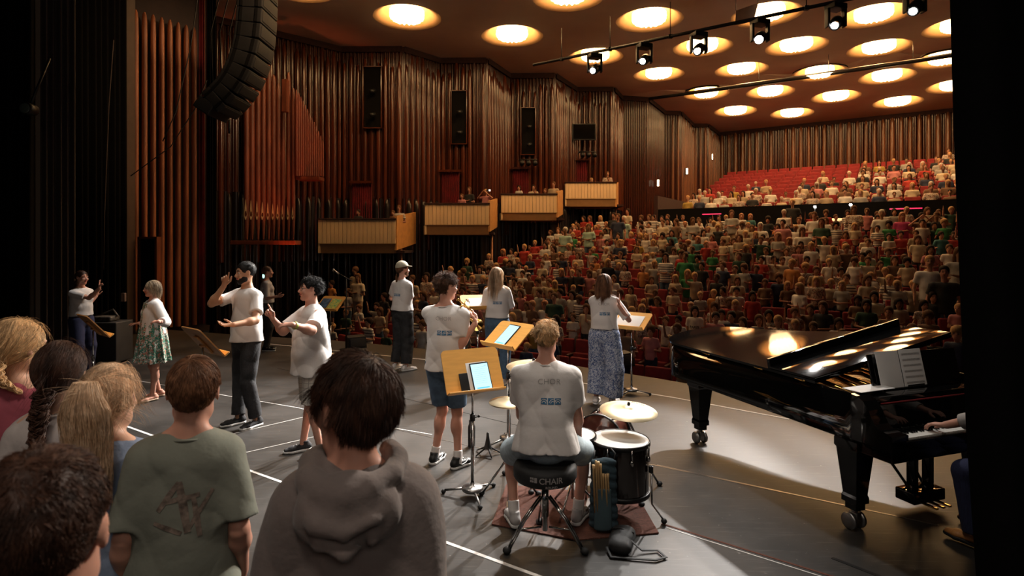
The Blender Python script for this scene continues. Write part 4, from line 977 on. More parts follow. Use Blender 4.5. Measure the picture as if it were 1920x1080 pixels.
m = MB(); m.box((-9.5, 16.9, 4), (.8, .1, 9)); m.box((-16, 6, 4.5), (.1, 24, 11)); m.box((-4, -4, 4.5), (24, .1, 11)); m.box((8.4, -1, 4.5), (.1, 8, 11)); m.build('wall_stage', M['black'], kind='structure')
m = MB(); m.add([(-16, -4, 9.9), (8.4, -4, 9.9), (8.4, 4.5, 9.9), (-9, 14.5, 9.9), (-16, 17, 9.9)], [(0, 1, 2, 3, 4)]); m.build('ceiling_stage', M['black'], kind='structure')
m = MB()                                             # dark portal edge above the stage opening
m.add([(6.4, 6.3, 8.6), (-3.0, 10.5, 8.7), (-9.3, 14.0, 8.7), (-9.3, 14.0, 10), (-3.0, 10.5, 10), (6.4, 6.3, 10)], [(0, 1, 4, 5), (1, 2, 3, 4)]); m.build('wall_portal', M['black'], kind='structure')
# near curtain on the piano side
pc = [(at(1776, 0, 3.0), at(1822, 1080, 3.0))]
mb = MB(); v = []; N = 40
for side in (0, 1):
    for i in range(N+1):
        t = i/N
        for z, xo in ((at(0, -40, 3).z+1.2, 2.243), (at(0, 250, 3).z, 2.30), (at(0, 560, 3).z, 2.335), (at(0, 810, 3).z, 2.365), (0.0, 2.44)): v.append((xo*(1+.03*side)+t*2.2, 3.0+.035*math.sin(t*40)+.06*side+t*.3, z))
W_ = 5*(N+1); f = [(s+5*i+j, s+5*i+5+j, s+5*i+6+j, s+5*i+1+j) for s in (0, W_) for i in range(N) for j in range(4)]+[(j, W_+j, W_+j+1, j+1) for j in range(4)]
mb.add(v, f, True); tag(mb.build('stage_curtain', M['black']), 'heavy black leg curtain hiding the pianist next to the keyboard', 'curtain')

# ---- organ
OY = 17.2
org = thing('pipe_organ', 'tall wooden pipe organ with a slanting top edge and pale pointed pipe mouths', 'organ', (0, 0, 0))
heights = [(463, 205), (473, 175), (484, 160), (494, 150), (504, 146), (513, 165), (522, 182), (531, 198), (541, 160), (550, 190)]
for i, (px, py) in enumerate(heights):
    y = OY+i*.05; c = at(px, 0, y); zt = at(0, py-25, y).z; zb = at(0, 449, y).z; mz = at(0, 402, y).z; m = MB(); r = .085-.003*i
    pipe(m, c.x, y, r, zb, zt, 14, mz-zb-.05); o = m.build('organ_pipe', M['organwood'], org)
    g = MB(); h = .62-.025*i; v = []
    for t in np.linspace(0, 1, 9):
        w_ = r*.62*math.sin(PI*min(1, t*1.0)**.75) if t < 1 else 0; w_ = r*.62*(1-t)**.7 if t > .25 else r*.62*(.35+t/.25*.65); z_ = mz-.16+t*h
        for s in (-1, 1): v.append((c.x+s*w_, y-math.sqrt(max(r*r-w_*w_, 0))-.006, z_))
    g.add(v, [(2*k, 2*k+1, 2*k+3, 2*k+2) for k in range(8)]); g.build('pipe_mouth', mat('gilded mouth', (.62, .44, .24), .5, var=.1), o)
m = MB(); a = at(440, 455, OY); b = at(560, 455, OY); m.bbox(((a.x+b.x)/2, OY-.02, a.z), (b.x-a.x, .5, .12), .01); m.build('ledge', M['organwood'], org)
RP = mat('red lit pipes', (.17, .030, .012), .45, var=.2, vs=1.5, stretch=(5, 5, .5))  # red glow on the small pipes is put into their colour
for i in range(13):
    px = 556+i*4.1; y = OY+.35+i*.06; c = at(px, 0, y); zt = at(0, 168+(i/12)**1.1*95, y).z; zb = at(0, 330, y).z; m = MB(); pipe(m, c.x, y, .036, zb, zt, 10); m.build('organ_pipe', RP, org)
m = MB(); y = OY+.5; a = at(556, 334, y); b = at(607, 334, y+.4); m.box(((a.x+b.x)/2, y+.2, a.z), (b.x-a.x, .5, .10)); m.build('ledge', M['organwood'], org)
m = MB(); a = at(531, 150, OY-.1); b = at(540, 210, OY-.1); m.box(((a.x+b.x)/2, OY-.1, (a.z+b.z)/2), (b.x-a.x, .2, a.z-b.z)); m.build('pipe_cap', M['organwood'], org)
for i in range(7):
    px = 408+i*7; y = 17.9; c = at(px, 0, y); m = MB(); pipe(m, c.x, y, .05, at(0, 470, y).z, at(0, 60+10*i+(i % 2)*25, y).z, 10); m.build('organ_pipe', M['organwood'], org)
# ---- line array
la = thing('line_array_speaker', 'long curved hanging black line array loudspeaker in front of the organ', 'loudspeaker', (0, 0, 0))
AY = 11.6; cur = [(484, -60), (484, -30), (484, 0), (483, 27), (481, 54), (478, 81), (472, 107), (464, 131), (453, 153), (440, 172), (425, 188), (410, 201)]
for i, (p, q) in enumerate(zip(cur, cur[1:])):
    a = at(*p, AY); b = at(*q, AY); d = (b-a); L = d.length; u = d.normalized(); fwd = Vector((-u.z, 0, u.x)) if False else Vector((u.z*-1, 0, u.x)); R = Matrix((fwd, Vector((0, 1, 0)), -u)).transposed()
    Rw = Matrix.Rotation(.35, 3, 'Z')
    m = MB(); m.bbox((a+b)/2, (.50, .75, L*.97), .02, R); o = m.build('speaker_cabinet', M['rubber'], la)
    g = MB(); c = (a+b)/2
    for k in range(2): g = MB(); g.box(c+Vector((0, -.38, 0))+fwd*(-.15+.3*k), (.05, .03, L*.9), R=R); g.build('rigging_plate', M['blackmetal'], o)
    g = MB(); g.bbox(c+fwd*.23, (.06, .65, L*.7), .01, R); g.build('front_grille', M['rubber'], o)
m = MB(); a = at(400, 205, AY); m.bbox(a, (.36, .75, .26), .03, Matrix.Rotation(.6, 3, 'Y')); m.tube([at(430, 225, AY), at(430, 250, AY)], .02, 6); m.build('bottom_cabinet', M['rubber'], la)
m = MB()
for x in (395, 412, 430): m.tube([at(x+20, -20, 12.2), at(x, 60, 12.2), at(x+6, 195, 12.0)], .012, 5)
m.build('cable', M['rubber'], la)
for pts_, lab in (([(388, 150), (365, 205), (320, 275), (245, 330)], 'thick black cable sagging across the tall tower pipes'), ([(370, 0), (357, 90), (330, 210), (305, 265)], 'thin black cable dropping in front of the tower pipes'), ([(213, 75), (204, 200), (196, 400), (194, 505)], 'pale rope hanging straight down above the raised hand')):
    m = MB(); m.tube([at(x, y, 12.4) for x, y in pts_], .010, 6); tag(m.build('cable', M['rubber'] if 'pale' not in lab else DKB), lab, 'cable')
m = MB(); c = at(48, 203, 8.9); m.lathe([(.085, -.16), (.10, 0), (.085, .02)], 20, Matrix.Translation(c)@Matrix.Rotation(PI/2, 4, 'X'), cap=True); t = tag(m.build('wing_lamp', M['blackmetal']), 'round black lamp with a glassy lens in the dark stage wing', 'lamp')
g = MB(); g.ell(c+Vector((0, -.02, 0)), (.08, .02, .08), 10); g.build('lens', mat('green lens', (.10, .13, .11), .1, var=0), t)
m = MB(); m.tube([c+Vector((0, .1, .1)), c+Vector((.05, .4, .9))], .02, 6); m.build('arm', M['blackmetal'], t)

# ---- lighting bar with moving heads
bar = MB(); bar.tube([BAR0, bar_at(1880)], .045, 8); bar.build('lighting_bar', M['blackmetal']); bt = bpy.data.objects['lighting_bar']; tag(bt, 'long black lighting bar hung under the ceiling carrying the moving spotlights', 'lighting bar')
for px in (1053, 1144, 1257, 1512, 1800):
    p = bar_at(px); m = MB(); m.tube([p, p+Vector((0, 0, .9))], .012, 5); m.box(p, (.1, .08, .1)); m.build('hanger', M['blackmetal'], bt)
glow = mat('spotlight lens', (1, 1, 1), .2, emit=(1.0, .96, .93), es=60, var=0)
for i, (px, aim) in enumerate(zip(MOVER_PX, AIM)):
    p = bar_at(px); t = thing('moving_spotlight', 'black moving spotlight with bright lens, %s from the free end of the bar' % ORD[i], 'spotlight', p, group='moving spotlights on the bar')
    m = MB(); m.bbox((0, 0, -.12), (.36, .30, .12), .02, rz=.3); m.tube([(0, 0, -.08), (0, 0, .03)], .04, 8); m.build('base', M['blackmetal'], t)
    for s in (-1, 1): m = MB(); m.bbox((s*.185, 0, -.36), (.055, .16, .42), .02); m.build('yoke_arm', M['blackmetal'], t)
    d = (Vector(aim)-p-Vector((0, 0, -.48))).normalized(); Q = d.to_track_quat('Z', 'Y').to_matrix().to_4x4()
    m = MB(); m.lathe([(.06, -.22), (.125, -.16), (.135, .02), (.12, .13), (.10, .15)], 20, Matrix.Translation((0, 0, -.48))@Q, cap=False); m.build('lamp_head', M['blackmetal'], t)
    m = MB(); m.lathe([(.001, .155), (.095 if i == 3 else .075, .15)], 20, Matrix.Translation((0, 0, -.48))@Q); m.build('lens', glow, t)
# pale hanging sign panel on the ceiling side
m = MB(); a = at(1378, 48, 15.2); b = at(1422, 8, 15.2); m.add([at(1378, 48, 15.2), at(1413, 40, 15.2), at(1422, 5, 15.2), at(1380, 20, 15.2)], [(0, 1, 2, 3)]); m.add([at(1378, 48, 15.23), at(1413, 40, 15.23), at(1422, 5, 15.23), at(1380, 20, 15.23)], [(0, 3, 2, 1)])
t = tag(m.build('acoustic_panel', mat('panel', (.75, .52, .32), .7, var=.05)), 'small pale panel hanging on two wires above the lighting bar', 'panel'); m = MB()
for x, y in ((1380, 20), (1421, 6)): m.tube([at(x, y, 15.2), at(x, y-30, 15.2)], .01, 4)
m.build('wire', M['steel'], t)

# ================================================================ instruments
def Tz(x, y, z=0): return Matrix.Translation((x, y, z))
PO = (2.54, 3.86); PRZ = .333
pn = thing('grand_piano', 'large polished black concert grand piano with its lid slightly raised', 'piano', (PO[0], PO[1], 0), PRZ)
rim = [(0, .30), (0, 2.40), (.03, 2.56), (.12, 2.67), (.27, 2.72), (.45, 2.70), (.62, 2.60), (.73, 2.42), (.80, 2.18), (.88, 1.90), (1.02, 1.58), (1.20, 1.28), (1.38, 1.00), (1.47, .75), (1.50, .50), (1.50, .30)]
def inset(poly, d):
    n = len(poly); out = []
    for i in range(n):
        p = Vector(poly[i]); a = Vector(poly[i-1]); b = Vector(poly[(i+1) % n]); t = ((p-a).normalized()+(b-p).normalized()).normalized(); out.append((p.x+t.y*d, p.y-t.x*d))
    return out
def smooth_poly(poly, it=2, closed=False):
    for _ in range(it):
        o = []; n = len(poly)
        for i in range(n if closed else n-1):
            a, b = poly[i], poly[(i+1) % n]; o += [(a[0]*.75+b[0]*.25, a[1]*.75+b[1]*.25), (a[0]*.25+b[0]*.75, a[1]*.25+b[1]*.75)]
        poly = o if closed else [poly[0]]+o+[poly[-1]]
    return poly
R1 = smooth_poly(rim); R0 = inset(R1, .05); n = len(R1)
m = MB(); v = [(x, y, .655) for x, y in R1]+[(x, y, .995) for x, y in R1]+[(x, y, .995) for x, y in R0]+[(x, y, .86) for x, y in R0]
m.add(v, [(k*n+i, k*n+i+1, (k+1)*n+i+1, (k+1)*n+i) for k in range(3) for i in range(n-1)], True); m.add([(x, y, .655) for x, y in R1], [list(range(n))[::-1]]); m.add([(x, y, .60) for x, y in R1[:0]], [])
m.build('rim', M['lacquer'], pn)
m = MB(); m.add([(x, y, .90) for x, y in R0], [list(range(n))]); o = m.build('iron_plate', M['brass'], pn)
g = MB()
for i in range(36): x = .12+i*.036; y1 = 2.45-max(0, (x-.5))*1.55; g.tube([(x, .5, .925), (x+.1, max(.8, y1), .925)], .002, 3)
g.build('string', M['steel'], o)
g = MB()
for i in range(9): g.tube([(.10+i*.15, .52, .93), (.10+i*.15, .80+.2*(i % 2), .99), (.12+i*.15, 1.1, .93)], .018, 6)
g.build('plate_strut', M['brass'], o)
for sx in (0, 1):
    x0 = 0 if sx == 0 else 1.37; prof = [(.31, .995), (.26, .99), (.21, .965), (.165, .91), (.14, .86), (.12, .825), (.08, .80), (.03, .79), (-.005, .775), (-.01, .74), (-.01, .60), (.31, .60)]
    m = MB(); k = len(prof); v = [(x0, y, z) for y, z in prof]+[(x0+.13, y, z) for y, z in prof]; m.add(v, [list(range(k)), list(range(k, 2*k))[::-1]]+[(i, i+k, (i+1) % k+k, (i+1) % k) for i in range(k)]); m.build('arm', M['lacquer'], pn)
m = MB(); m.bbox((.75, .20, .64), (1.5, .42, .09), .01); m.bbox((.75, .005, .70), (1.26, .03, .07), .006); m.build('key_bed', M['lacquer'], pn)
for s in (.155, 1.345): m = MB(); m.bbox((s, .09, .745), (.05, .16, .05), .006); m.build('key_block', M['lacquer'], pn)
m = MB(); nk = 52; x0 = .185; kw = 1.13/nk
for i in range(nk): m.bbox((x0+(i+.5)*kw, .095, .735), (kw*.93, .15, .022), .002)
m.build('white_key', mat('ivory', (.85, .82, .75), .3, var=.02), pn, kind='stuff')
m = MB(); pat = [1, 0, 1, 1, 0, 1, 1]
for i in range(nk-1):
    if pat[i % 7]: m.bbox((x0+(i+1)*kw, .125, .752), (kw*.55, .09, .022), .003)
m.build('black_key', M['lacquer'], pn, kind='stuff')
m = MB(); m.bbox((.75, .215, .83), (1.24, .03, .19), .01, Matrix.Rotation(-.15, 3, 'X')); o = m.build('fallboard', M['lacquer'], pn)
m = MB(); m.bbox((.75, .30, .955), (1.26, .16, .035), .006); m.build('music_shelf', M['lacquer'], pn)
m = MB(); m.tube([(.18, .212, .93), (1.32, .212, .93)], .006, 6); m.build('felt_strip', M['redseat'], o)
TA = math.radians(10.5); LM = Matrix.Translation((0, 0, 1.005))@Matrix.Rotation(-TA, 4, 'Y')
lid = [(x, y) for x, y in inset(R1, -.018) if y > .60]; lid = [(-.018, .60)]+lid+[(1.515, .60)]
m = MB(); m.prism(lid, 0, .022, LM); lo = m.build('lid', M['lacquer'], pn)
m = MB(); m.bbox(LM@Vector((.75, .83, .035)), (1.53, .46, .020), .004, LM.to_3x3()); m.build('folded_flap', M['lacquer'], lo)
m = MB(); m.bbox(LM@Vector((.75, 1.07, .062)), (1.53, .035, .085), .005, LM.to_3x3()); m.build('flap_edge', M['lacquer'], lo)
m = MB()
for y in (.75, 1.2, 1.9): m.tube([(-.012, y-.05, 1.0), (-.012, y+.05, 1.0)], .008, 8)
m.build('hinge', M['brass'], lo)
m = MB(); m.tube([(1.40, .95, .97), (1.36, .9, 1.25)], .012, 8); m.build('lid_prop', M['lacquer'], pn)
dk = MB(); DR = Matrix.Rotation(-.22, 3, 'X'); dk.bbox((.80, .42, 1.10), (.95, .018, .27), .006, DR); dk.bbox((.80, .375, .975), (.80, .05, .015), .004); dk.build('music_desk', M['lacquer'], pn)
for lx, ly in ((.07, .33), (1.40, .36), (.16, 2.22)):
    m = MB(); 
    def sqz(z, w): return [(lx-w, ly-w, z), (lx+w, ly-w, z), (lx+w, ly+w, z), (lx-w, ly+w, z)]
    lv = [(.66, .095), (.60, .095), (.585, .085), (.26, .055), (.24, .062), (.20, .062), (.19, .045), (.15, .045)]
    v = [p for z, w in lv for p in sqz(z, w)]; m.add(v, [(4*k+i, 4*k+(i+1) % 4, 4*k+4+(i+1) % 4, 4*k+4+i) for k in range(len(lv)-1) for i in range(4)]+[(0, 1, 2, 3)]); o = m.build('leg', M['lacquer'], pn)
    if ly < 1:
        g = MB(); s = 1 if lx < .5 else -1; g.add([(lx-.05*s, ly-.06, .62), (lx-.05*s, ly+.06, .62), (lx-.05*s, ly-.06, .60), (lx-.05*s, ly+.06, .60), (lx-.05*s, ly-.2, .62)], []); 
    c = MB(); c.tube([(lx, ly, .16), (lx, ly, .09)], .022, 8); c.bbox((lx, ly, .105), (.05, .07, .05), .01)
    for s in (-1, 1): c.lathe([(.001, -.014), (.040, -.018), (.060, -.010), (.062, 0), (.060, .010), (.040, .018), (.001, .014)], 24, Tz(lx+s*.045, ly+.01, .062)@Matrix.Rotation(PI/2, 4, 'Y'))
    c.build('caster', M['steel'], o)
ly = thing  # (name kept free)
m = MB()
for s in (-1, 1): m.bbox((.86+s*.085, .42, .36), (.045, .07, .50), .008)
m.bbox((.86, .42, .115), (.34, .16, .09), .012); m.bbox((.86, .42, .60), (.30, .12, .05), .01); lyre = m.build('pedal_lyre', M['lacquer'], pn)
m = MB(); m.tube([(.80, .46, .62), (.74, .80, .66)], .012, 6); m.tube([(.78, .44, .14), (.70, .86, .66)], .011, 6); m.tube([(.94, .44, .14), (1.02, .86, .66)], .011, 6); m.build('brace', M['lacquer'], lyre)
for i in range(3): m = MB(); m.bbox((.79+i*.07, .31, .075), (.026, .15, .014), .005); m.build('pedal', M['brass'], lyre)
PM = Tz(PO[0], PO[1])@Matrix.Rotation(PRZ, 4, 'Z')
def pworld(x, y, z): return PM@Vector((x, y, z))
def staff_paper(name, lab, c, w_, h_, R, lines, grp=None):
    t = thing(name, lab, 'sheet music', c, 0, grp); R4 = R.to_4x4()
    m = MB(); m.bbox((0, 0, 0), (w_, .004, h_), .001, R); m.build('page', M['paper'], t)
    g = MB()
    for i in range(lines):
        z = h_*.36-i*h_*.72/max(1, lines-1)
        for k in range(5): g.box(R@Vector((0, -.0032, z+k*.0032)), (w_*.82, .0006, .0004), R=R)
        for k in range(9): g.ell(R@Vector((-w_*.36+k*w_*.085+.003*((i*7+k*3) % 5), -.0034, z+.0022*((i*5+k*3) % 6))), (.0018, .0004, .0014), 5, R)
    if lines: g.build('staff_print', M['rubber'], t)
    return t
for i, (x, lab) in enumerate(((.50, 'first page of sheet music on the piano desk, blank looking and glaring'), (.75, 'printed second page of sheet music on the piano desk with a dark strip'))):
    pg_ = staff_paper('sheet_music', lab, pworld(x, .395+.004*i, 1.105), .235, .30, Matrix.Rotation(PRZ, 3, 'Z')@DR, 0 if i == 0 else 6)
    if i: g = MB(); R_p = Matrix.Rotation(PRZ, 3, 'Z')@DR; g.box(R_p@Vector((0, -.0032, -.128)), (.18, .0008, .022), R=R_p); g.build('dark_strip', M['rubber'], pg_)
staff_paper('sheet_music', 'white sheets lying flat on the piano rim in front of the music desk', pworld(.24, .36, 1.003), .36, .15, Matrix.Rotation(PRZ+.05, 3, 'Z')@Matrix.Rotation(PI/2, 3, 'X'), 0)
m = MB(); m.bbox((0, 0, 0), (.70, .34, .07), .02); bench = thing('piano_bench', 'black padded piano bench half hidden behind the heavy side curtain', 'bench', pworld(.78, -.52, 0), PRZ)
m = MB(); m.bbox((0, 0, .47), (.70, .34, .08), .02); m.build('seat', M['rubber'], bench); m = MB(); m.bbox((0, 0, .40), (.66, .30, .05), .01); m.build('apron', M['lacquer'], bench)
for sx in (-1, 1):
    for sy in (-1, 1): m = MB(); m.tube([(sx*.30, sy*.12, .40), (sx*.31, sy*.13, 0)], [.022, .016], 8); m.build('leg', M['lacquer'], bench)

# ---- stands
def music_stand(loc, zd, face, tilt, lab, w_=.50, h_=.37, back=False, group='wooden music stands', px=0, base=True):
    rz = math.atan2(face[0], -face[1]); t = thing('music_stand', lab, 'music stand', loc, rz, group)   # local -y faces the player
    m = MB(); m.tube([(0, 0, .05), (0, 0, zd*.62)], .014, 10); m.tube([(0, 0, zd*.60), (0, 0, zd-.06)], .009, 10); m.build('pole', M['chrome'], t)
    m = MB(); m.lathe([(.016, -.025), (.022, -.02), (.022, .03), (.014, .035)], 12, Tz(0, 0, zd*.62)); m.tube([(0, 0, zd*.62), (.05, 0, zd*.62+.01)], .006, 6); m.ell((.055, 0, zd*.62+.01), (.012, .012, .012), 6); m.build('clamp', M['blackmetal'], t)
    m = MB(); m.lathe([(.001, .04), (.075, .045), (.088, .055), (.088, .075), (.07, .085), (.02, .095), (.015, .12)], 24); bo = m.build('base', M['steel'], t)
    for k in range(3):
        a = 2*PI*k/3+.4; d = Vector((math.cos(a), math.sin(a), 0)); m = MB(); m.tube([d*.06+Vector((0, 0, .062)), d*.24+Vector((0, 0, .03))], .010, 6); lo_ = m.build('leg', M['steel'], t); m = MB(); m.ell(d*.25+Vector((0, 0, .018)), (.020, .020, .018), 8); m.build('rubber_foot', M['rubber'], lo_)
    R = Matrix.Rotation(-math.radians(tilt), 3, 'X'); c = Vector((0, 0, zd)); bm = bmesh.new()
    nn = 8; pts_ = []
    for (cx, cz) in ((w_/2-.04, h_/2-.04), (-w_/2+.04, h_/2-.04), (-w_/2+.015, -h_/2+.015), (w_/2-.015, -h_/2+.015)):
        rr = .04 if cz > 0 else .015; a0_ = {(1, 1): 0, (-1, 1): PI/2, (-1, -1): PI, (1, -1): 1.5*PI}[(1 if cx > 0 else -1, 1 if cz > 0 else -1)]
        for k in range(6): a = a0_+k*PI/10; pts_.append((cx+rr*math.cos(a), cz+rr*math.sin(a)))
    m = MB(); n_ = len(pts_); m.add([c+R@Vector((x, -.006, z)) for x, z in pts_]+[c+R@Vector((x, .006, z)) for x, z in pts_], [list(range(n_))[::-1], list(range(n_, 2*n_))]+[(i, (i+1) % n_, n_+(i+1) % n_, n_+i) for i in range(n_)])
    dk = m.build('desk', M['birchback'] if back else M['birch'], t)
    m = MB(); m.bbox(c+R@Vector((0, -.03, -h_/2+.006)), (w_*.98, .055, .014), .005, R); m.build('lip', M['birch'], dk)
    m = MB(); m.bbox(c+R@Vector((0, .018, -.03)), (.08, .02, h_*.62), .005, R); m.tube([c+R@Vector((-.05, .03, -.03)), c+R@Vector((.05, .03, -.03))], .012, 8); m.build('bracket', M['birchback'], dk)
    W4 = Matrix.Translation(loc)@Matrix.Rotation(rz, 4, 'Z')@Matrix.Translation(c)@R.to_4x4(); return t, W4
def tablet(W4, x, z, w_, h_, rot, lab, name='tablet', lines=True):
    t = thing(name, lab, name if name != 'phone' else 'phone', (0, 0, 0)); B4 = W4@Matrix.Translation((x, -.012, z))@Matrix.Rotation(rot, 4, 'Y'); t.matrix_world = B4
    m = MB(); m.bbox((0, 0, 0), (w_, .009, h_), .004); m.build('case', M['blackmetal'], t)
    if lines:
        m = MB(); m.box((0, -.0052, 0), (w_*.90, .001, h_*.90)); sc_ = m.build('screen', M['screen'], t); g = MB()
        for i in range(9): g.box((-.004*(i % 3), -.0060, h_*.33-i*h_*.07), (w_*.62, .0006, .0016))
        g.box((w_*.3, -.006, h_*.37), (w_*.12, .0006, .004)); g.build('text_line', mat('screen text', (.1, .2, .35), .4, emit=(.25, .42, .62), es=.6, var=0), sc_)
        g = MB(); g.bbox((0, -.0060, -h_*.40), (w_*.66, .001, h_*.045), .0004); g.build('blue_bar', mat('screen bar', (.05, .3, .7), .4, emit=(.08, .38, .85), es=.9, var=0), sc_)
    return t
t5, W5 = music_stand((-.325, 4.74, 0), 1.035, (.42, -.90), 28, 'orange wooden music stand beside the drummer holding a glowing tablet and a dark phone')
tablet(W5, .06, -.06, .165, .235, -.03, 'glowing tablet in a pale case on the music stand beside the drummer')
staff_paper('notebook', 'pale notebook edge showing behind the tablet on the drummer\'s music stand', W5@Vector((.035, -.005, -.055)), .175, .24, W5.to_3x3()@Matrix.Rotation(-.03, 3, 'Y'), 0)
tablet(W5, -.09, -.095, .075, .15, -.02, 'dark phone leaning on the music stand beside the tablet', 'phone', False)
t4, W4_ = music_stand((-.04, 6.0, 0), 1.13, (-.72, -.69), 52, 'wooden music stand between the trumpet player and the drummer, flat, with tablet')
tablet(W4_, .0, -.01, .165, .30, .05, 'glowing tablet on the flat music stand in front of the trumpet player')
t6, W6 = music_stand((1.66, 8.0, 0), 1.02, (-.62, -.78), 58, 'pale lit wooden music stand beside the singer in the blue patterned trousers')
staff_paper('sheet_music', 'bright white sheet on the music stand beside the blue patterned trousers', W6@Vector((-.02, -.012, -.02)), .38, .24, W6.to_3x3(), 0)
t3, W3 = music_stand((-.52, 8.7, 0), 1.21, (.25, -.97), 60, 'wooden music stand behind the trumpet with a pale sheet, partly hidden')
staff_paper('sheet_music', 'pale sheet on the music stand seen past the trumpet', W3@Vector((.02, -.012, -.02)), .30, .22, W3.to_3x3(), 0)
music_stand((-5.2, 7.15, 0), 1.07, (.62, .78), 40, 'wooden music stand seen from behind in front of the woman in the white cardigan', back=True, w_=.44)
music_stand((-2.98, 5.55, 0), 1.14, (.62, .78), 40, 'wooden music stand seen from behind in front of the tall bearded man', back=True, w_=.42)
t7, W7 = music_stand((-3.34, 10.6, 0), 1.0, (-.35, -.93), 50, 'wooden music stand with colourful green and blue sheets near the stage edge')
staff_paper('songbook', 'green and yellow booklet on the music stand near the stage edge', W7@Vector((.10, -.014, -.03)), .20, .27, W7.to_3x3()@Matrix.Rotation(.1, 3, 'Y'), 0).children[0].data.materials[0] = mat('green print', (.10, .42, .16), .6, var=.4, vs=30, col2=(.75, .65, .1))
staff_paper('songbook', 'blue booklet beside the green one on the music stand near the stage edge', W7@Vector((-.12, -.014, -.02)), .19, .26, W7.to_3x3(), 0).children[0].data.materials[0] = mat('blue cover', (.06, .16, .32), .6, var=.3, vs=20)
t = thing('microphone_stand', 'tall thin black microphone stand at the stage edge behind the men', 'microphone stand', (-3.28, 11.4, 0))
m = MB(); m.tube([(0, 0, .03), (0, 0, 1.42)], .013, 8); m.build('pole', M['blackmetal'], t); m = MB(); m.lathe([(.001, .03), (.12, .025), (.13, 0)], 20); m.build('base', M['blackmetal'], t)
m = MB(); m.tube([(.12, 0, 1.36), (-.16, 0, 1.52)], .010, 6); m.build('boom', M['blackmetal'], t)
m = MB(); m.tube([(-3.28-.14, 11.4, 1.50), (-3.28-.24, 11.4, 1.57)], [.015, .022], 10); m.ell((-3.28-.255, 11.4, 1.58), (.028, .028, .028), 8); tag(m.build('microphone', M['steel']), 'silver microphone clipped to the boom of the thin black stand', 'microphone')

# ---- drum kit
KC = Vector((.40, 4.45, 0))
m = MB(); rp = [fp(955, 925), fp(1232, 930), fp(1236, 996), fp(1095, 985), fp(930, 962)]; rp = [(-.05, 4.95), (1.03, 4.72), (1.05, 4.12), (.45, 4.02), (-.15, 4.25)]
m.prism(rp[::-1], .002, .010); tag(m.build('rug', M['rug']), 'reddish brown woven rug under the drum kit', 'rug')
def drum(name, lab, c, r, h, shell, axis=None, head=M['white'], lugs=8, cat='drum'):
    t = thing(name, lab, cat, c); R4 = axis.to_4x4() if axis else Matrix(); m = MB(); m.lathe([(r*.96, -h), (r*.97, -h+.02), (r*.97, -.02), (r*.96, 0)], 40, R4); m.build('shell', shell, t)
    for z in (-.012, -h+.012): m = MB(); m.lathe([(r*.95, z-.016), (r*1.02, z-.016), (r*1.03, z+.012), (r*1.0, z+.018), (r*.97, z+.014)], 40, R4); m.build('hoop', M['blackmetal'], t)
    m = MB(); m.lathe([(.001, .001), (r*.96, .001), (r*.98, -.004)], 40, R4); m.build('drum_head', head, t)
    m = MB(); m.lathe([(.001, -h-.001), (r*.96, -h-.001)], 40, R4); m.build('resonant_head', M['blackmetal'], t)
    for k in range(lugs):
        a = 2*PI*k/lugs+.2; m = MB(); m.tube([R4@Vector((math.cos(a)*r*1.03, math.sin(a)*r*1.03, -.01)), R4@Vector((math.cos(a)*r*1.03, math.sin(a)*r*1.03, -.10))], .006, 6); m.ell(R4@Vector((math.cos(a)*r*1.02, math.sin(a)*r*1.02, -.11)), (.014, .014, .024), 6); m.build('lug', M['chrome'], t)
    return t
SPK = mat('dark sparkle shell', (.022, .012, .009), .15, .2, var=.5, vs=300, coat=1.0)
WH = mat('drum head white', (.88, .87, .84), .45, var=.02)
ft = drum('floor_tom', 'large dark sparkling floor tom with a bright white head', (.83, 4.42, .58), .222, .40, SPK, head=WH)
for k, a in enumerate((-.5, 1.4, 3.5)):
    d = Vector((math.cos(a), math.sin(a), 0)); m = MB(); m.tube([d*.24+Vector((0, 0, -.16)), d*.245+Vector((0, 0, -.45)), d*.33+Vector((0, 0, -.545))], .007, 6); o = m.build('leg', M['chrome'], ft); m = MB(); m.ell(d*.335+Vector((0, 0, -.555)), (.022, .022, .02), 8); m.build('rubber_foot', M['rubber'], o); m = MB(); m.bbox(d*.238+Vector((0, 0, -.19)), (.03, .03, .05), .006); m.build('leg_bracket', M['blackmetal'], o)
RW = mat('reddish drum shell', (.13, .035, .022), .25, var=.3, vs=14, coat=.8)
bd = drum('bass_drum', 'small reddish bass drum standing on edge behind the floor tom', (.745, 4.96, .40), .205, .26, RW, Matrix.Rotation(-.5, 3, 'Z')@Matrix.Rotation(PI/2, 3, 'X'), head=mat('clear head', (.11, .035, .025), .15, var=.2, coat=1), lugs=8)
sn = drum('snare_drum', 'pale snare drum mostly hidden in front of the drummer', (.47, 4.47, .60), .18, .13, M['steel'], head=WH, lugs=8)
m = MB(); m.tube([(0, 0, -.13), (0, 0, -.5)], .012, 8)
for k in range(3): a = 2*PI*k/3; m.tube([(0, 0, -.35), (.24*math.cos(a), .24*math.sin(a), -.59)], .009, 6)
m.build('snare_stand', M['chrome'], sn)
CYM = mat('cymbal bronze', (.90, .76, .50), .42, .6, var=.08, vs=3)
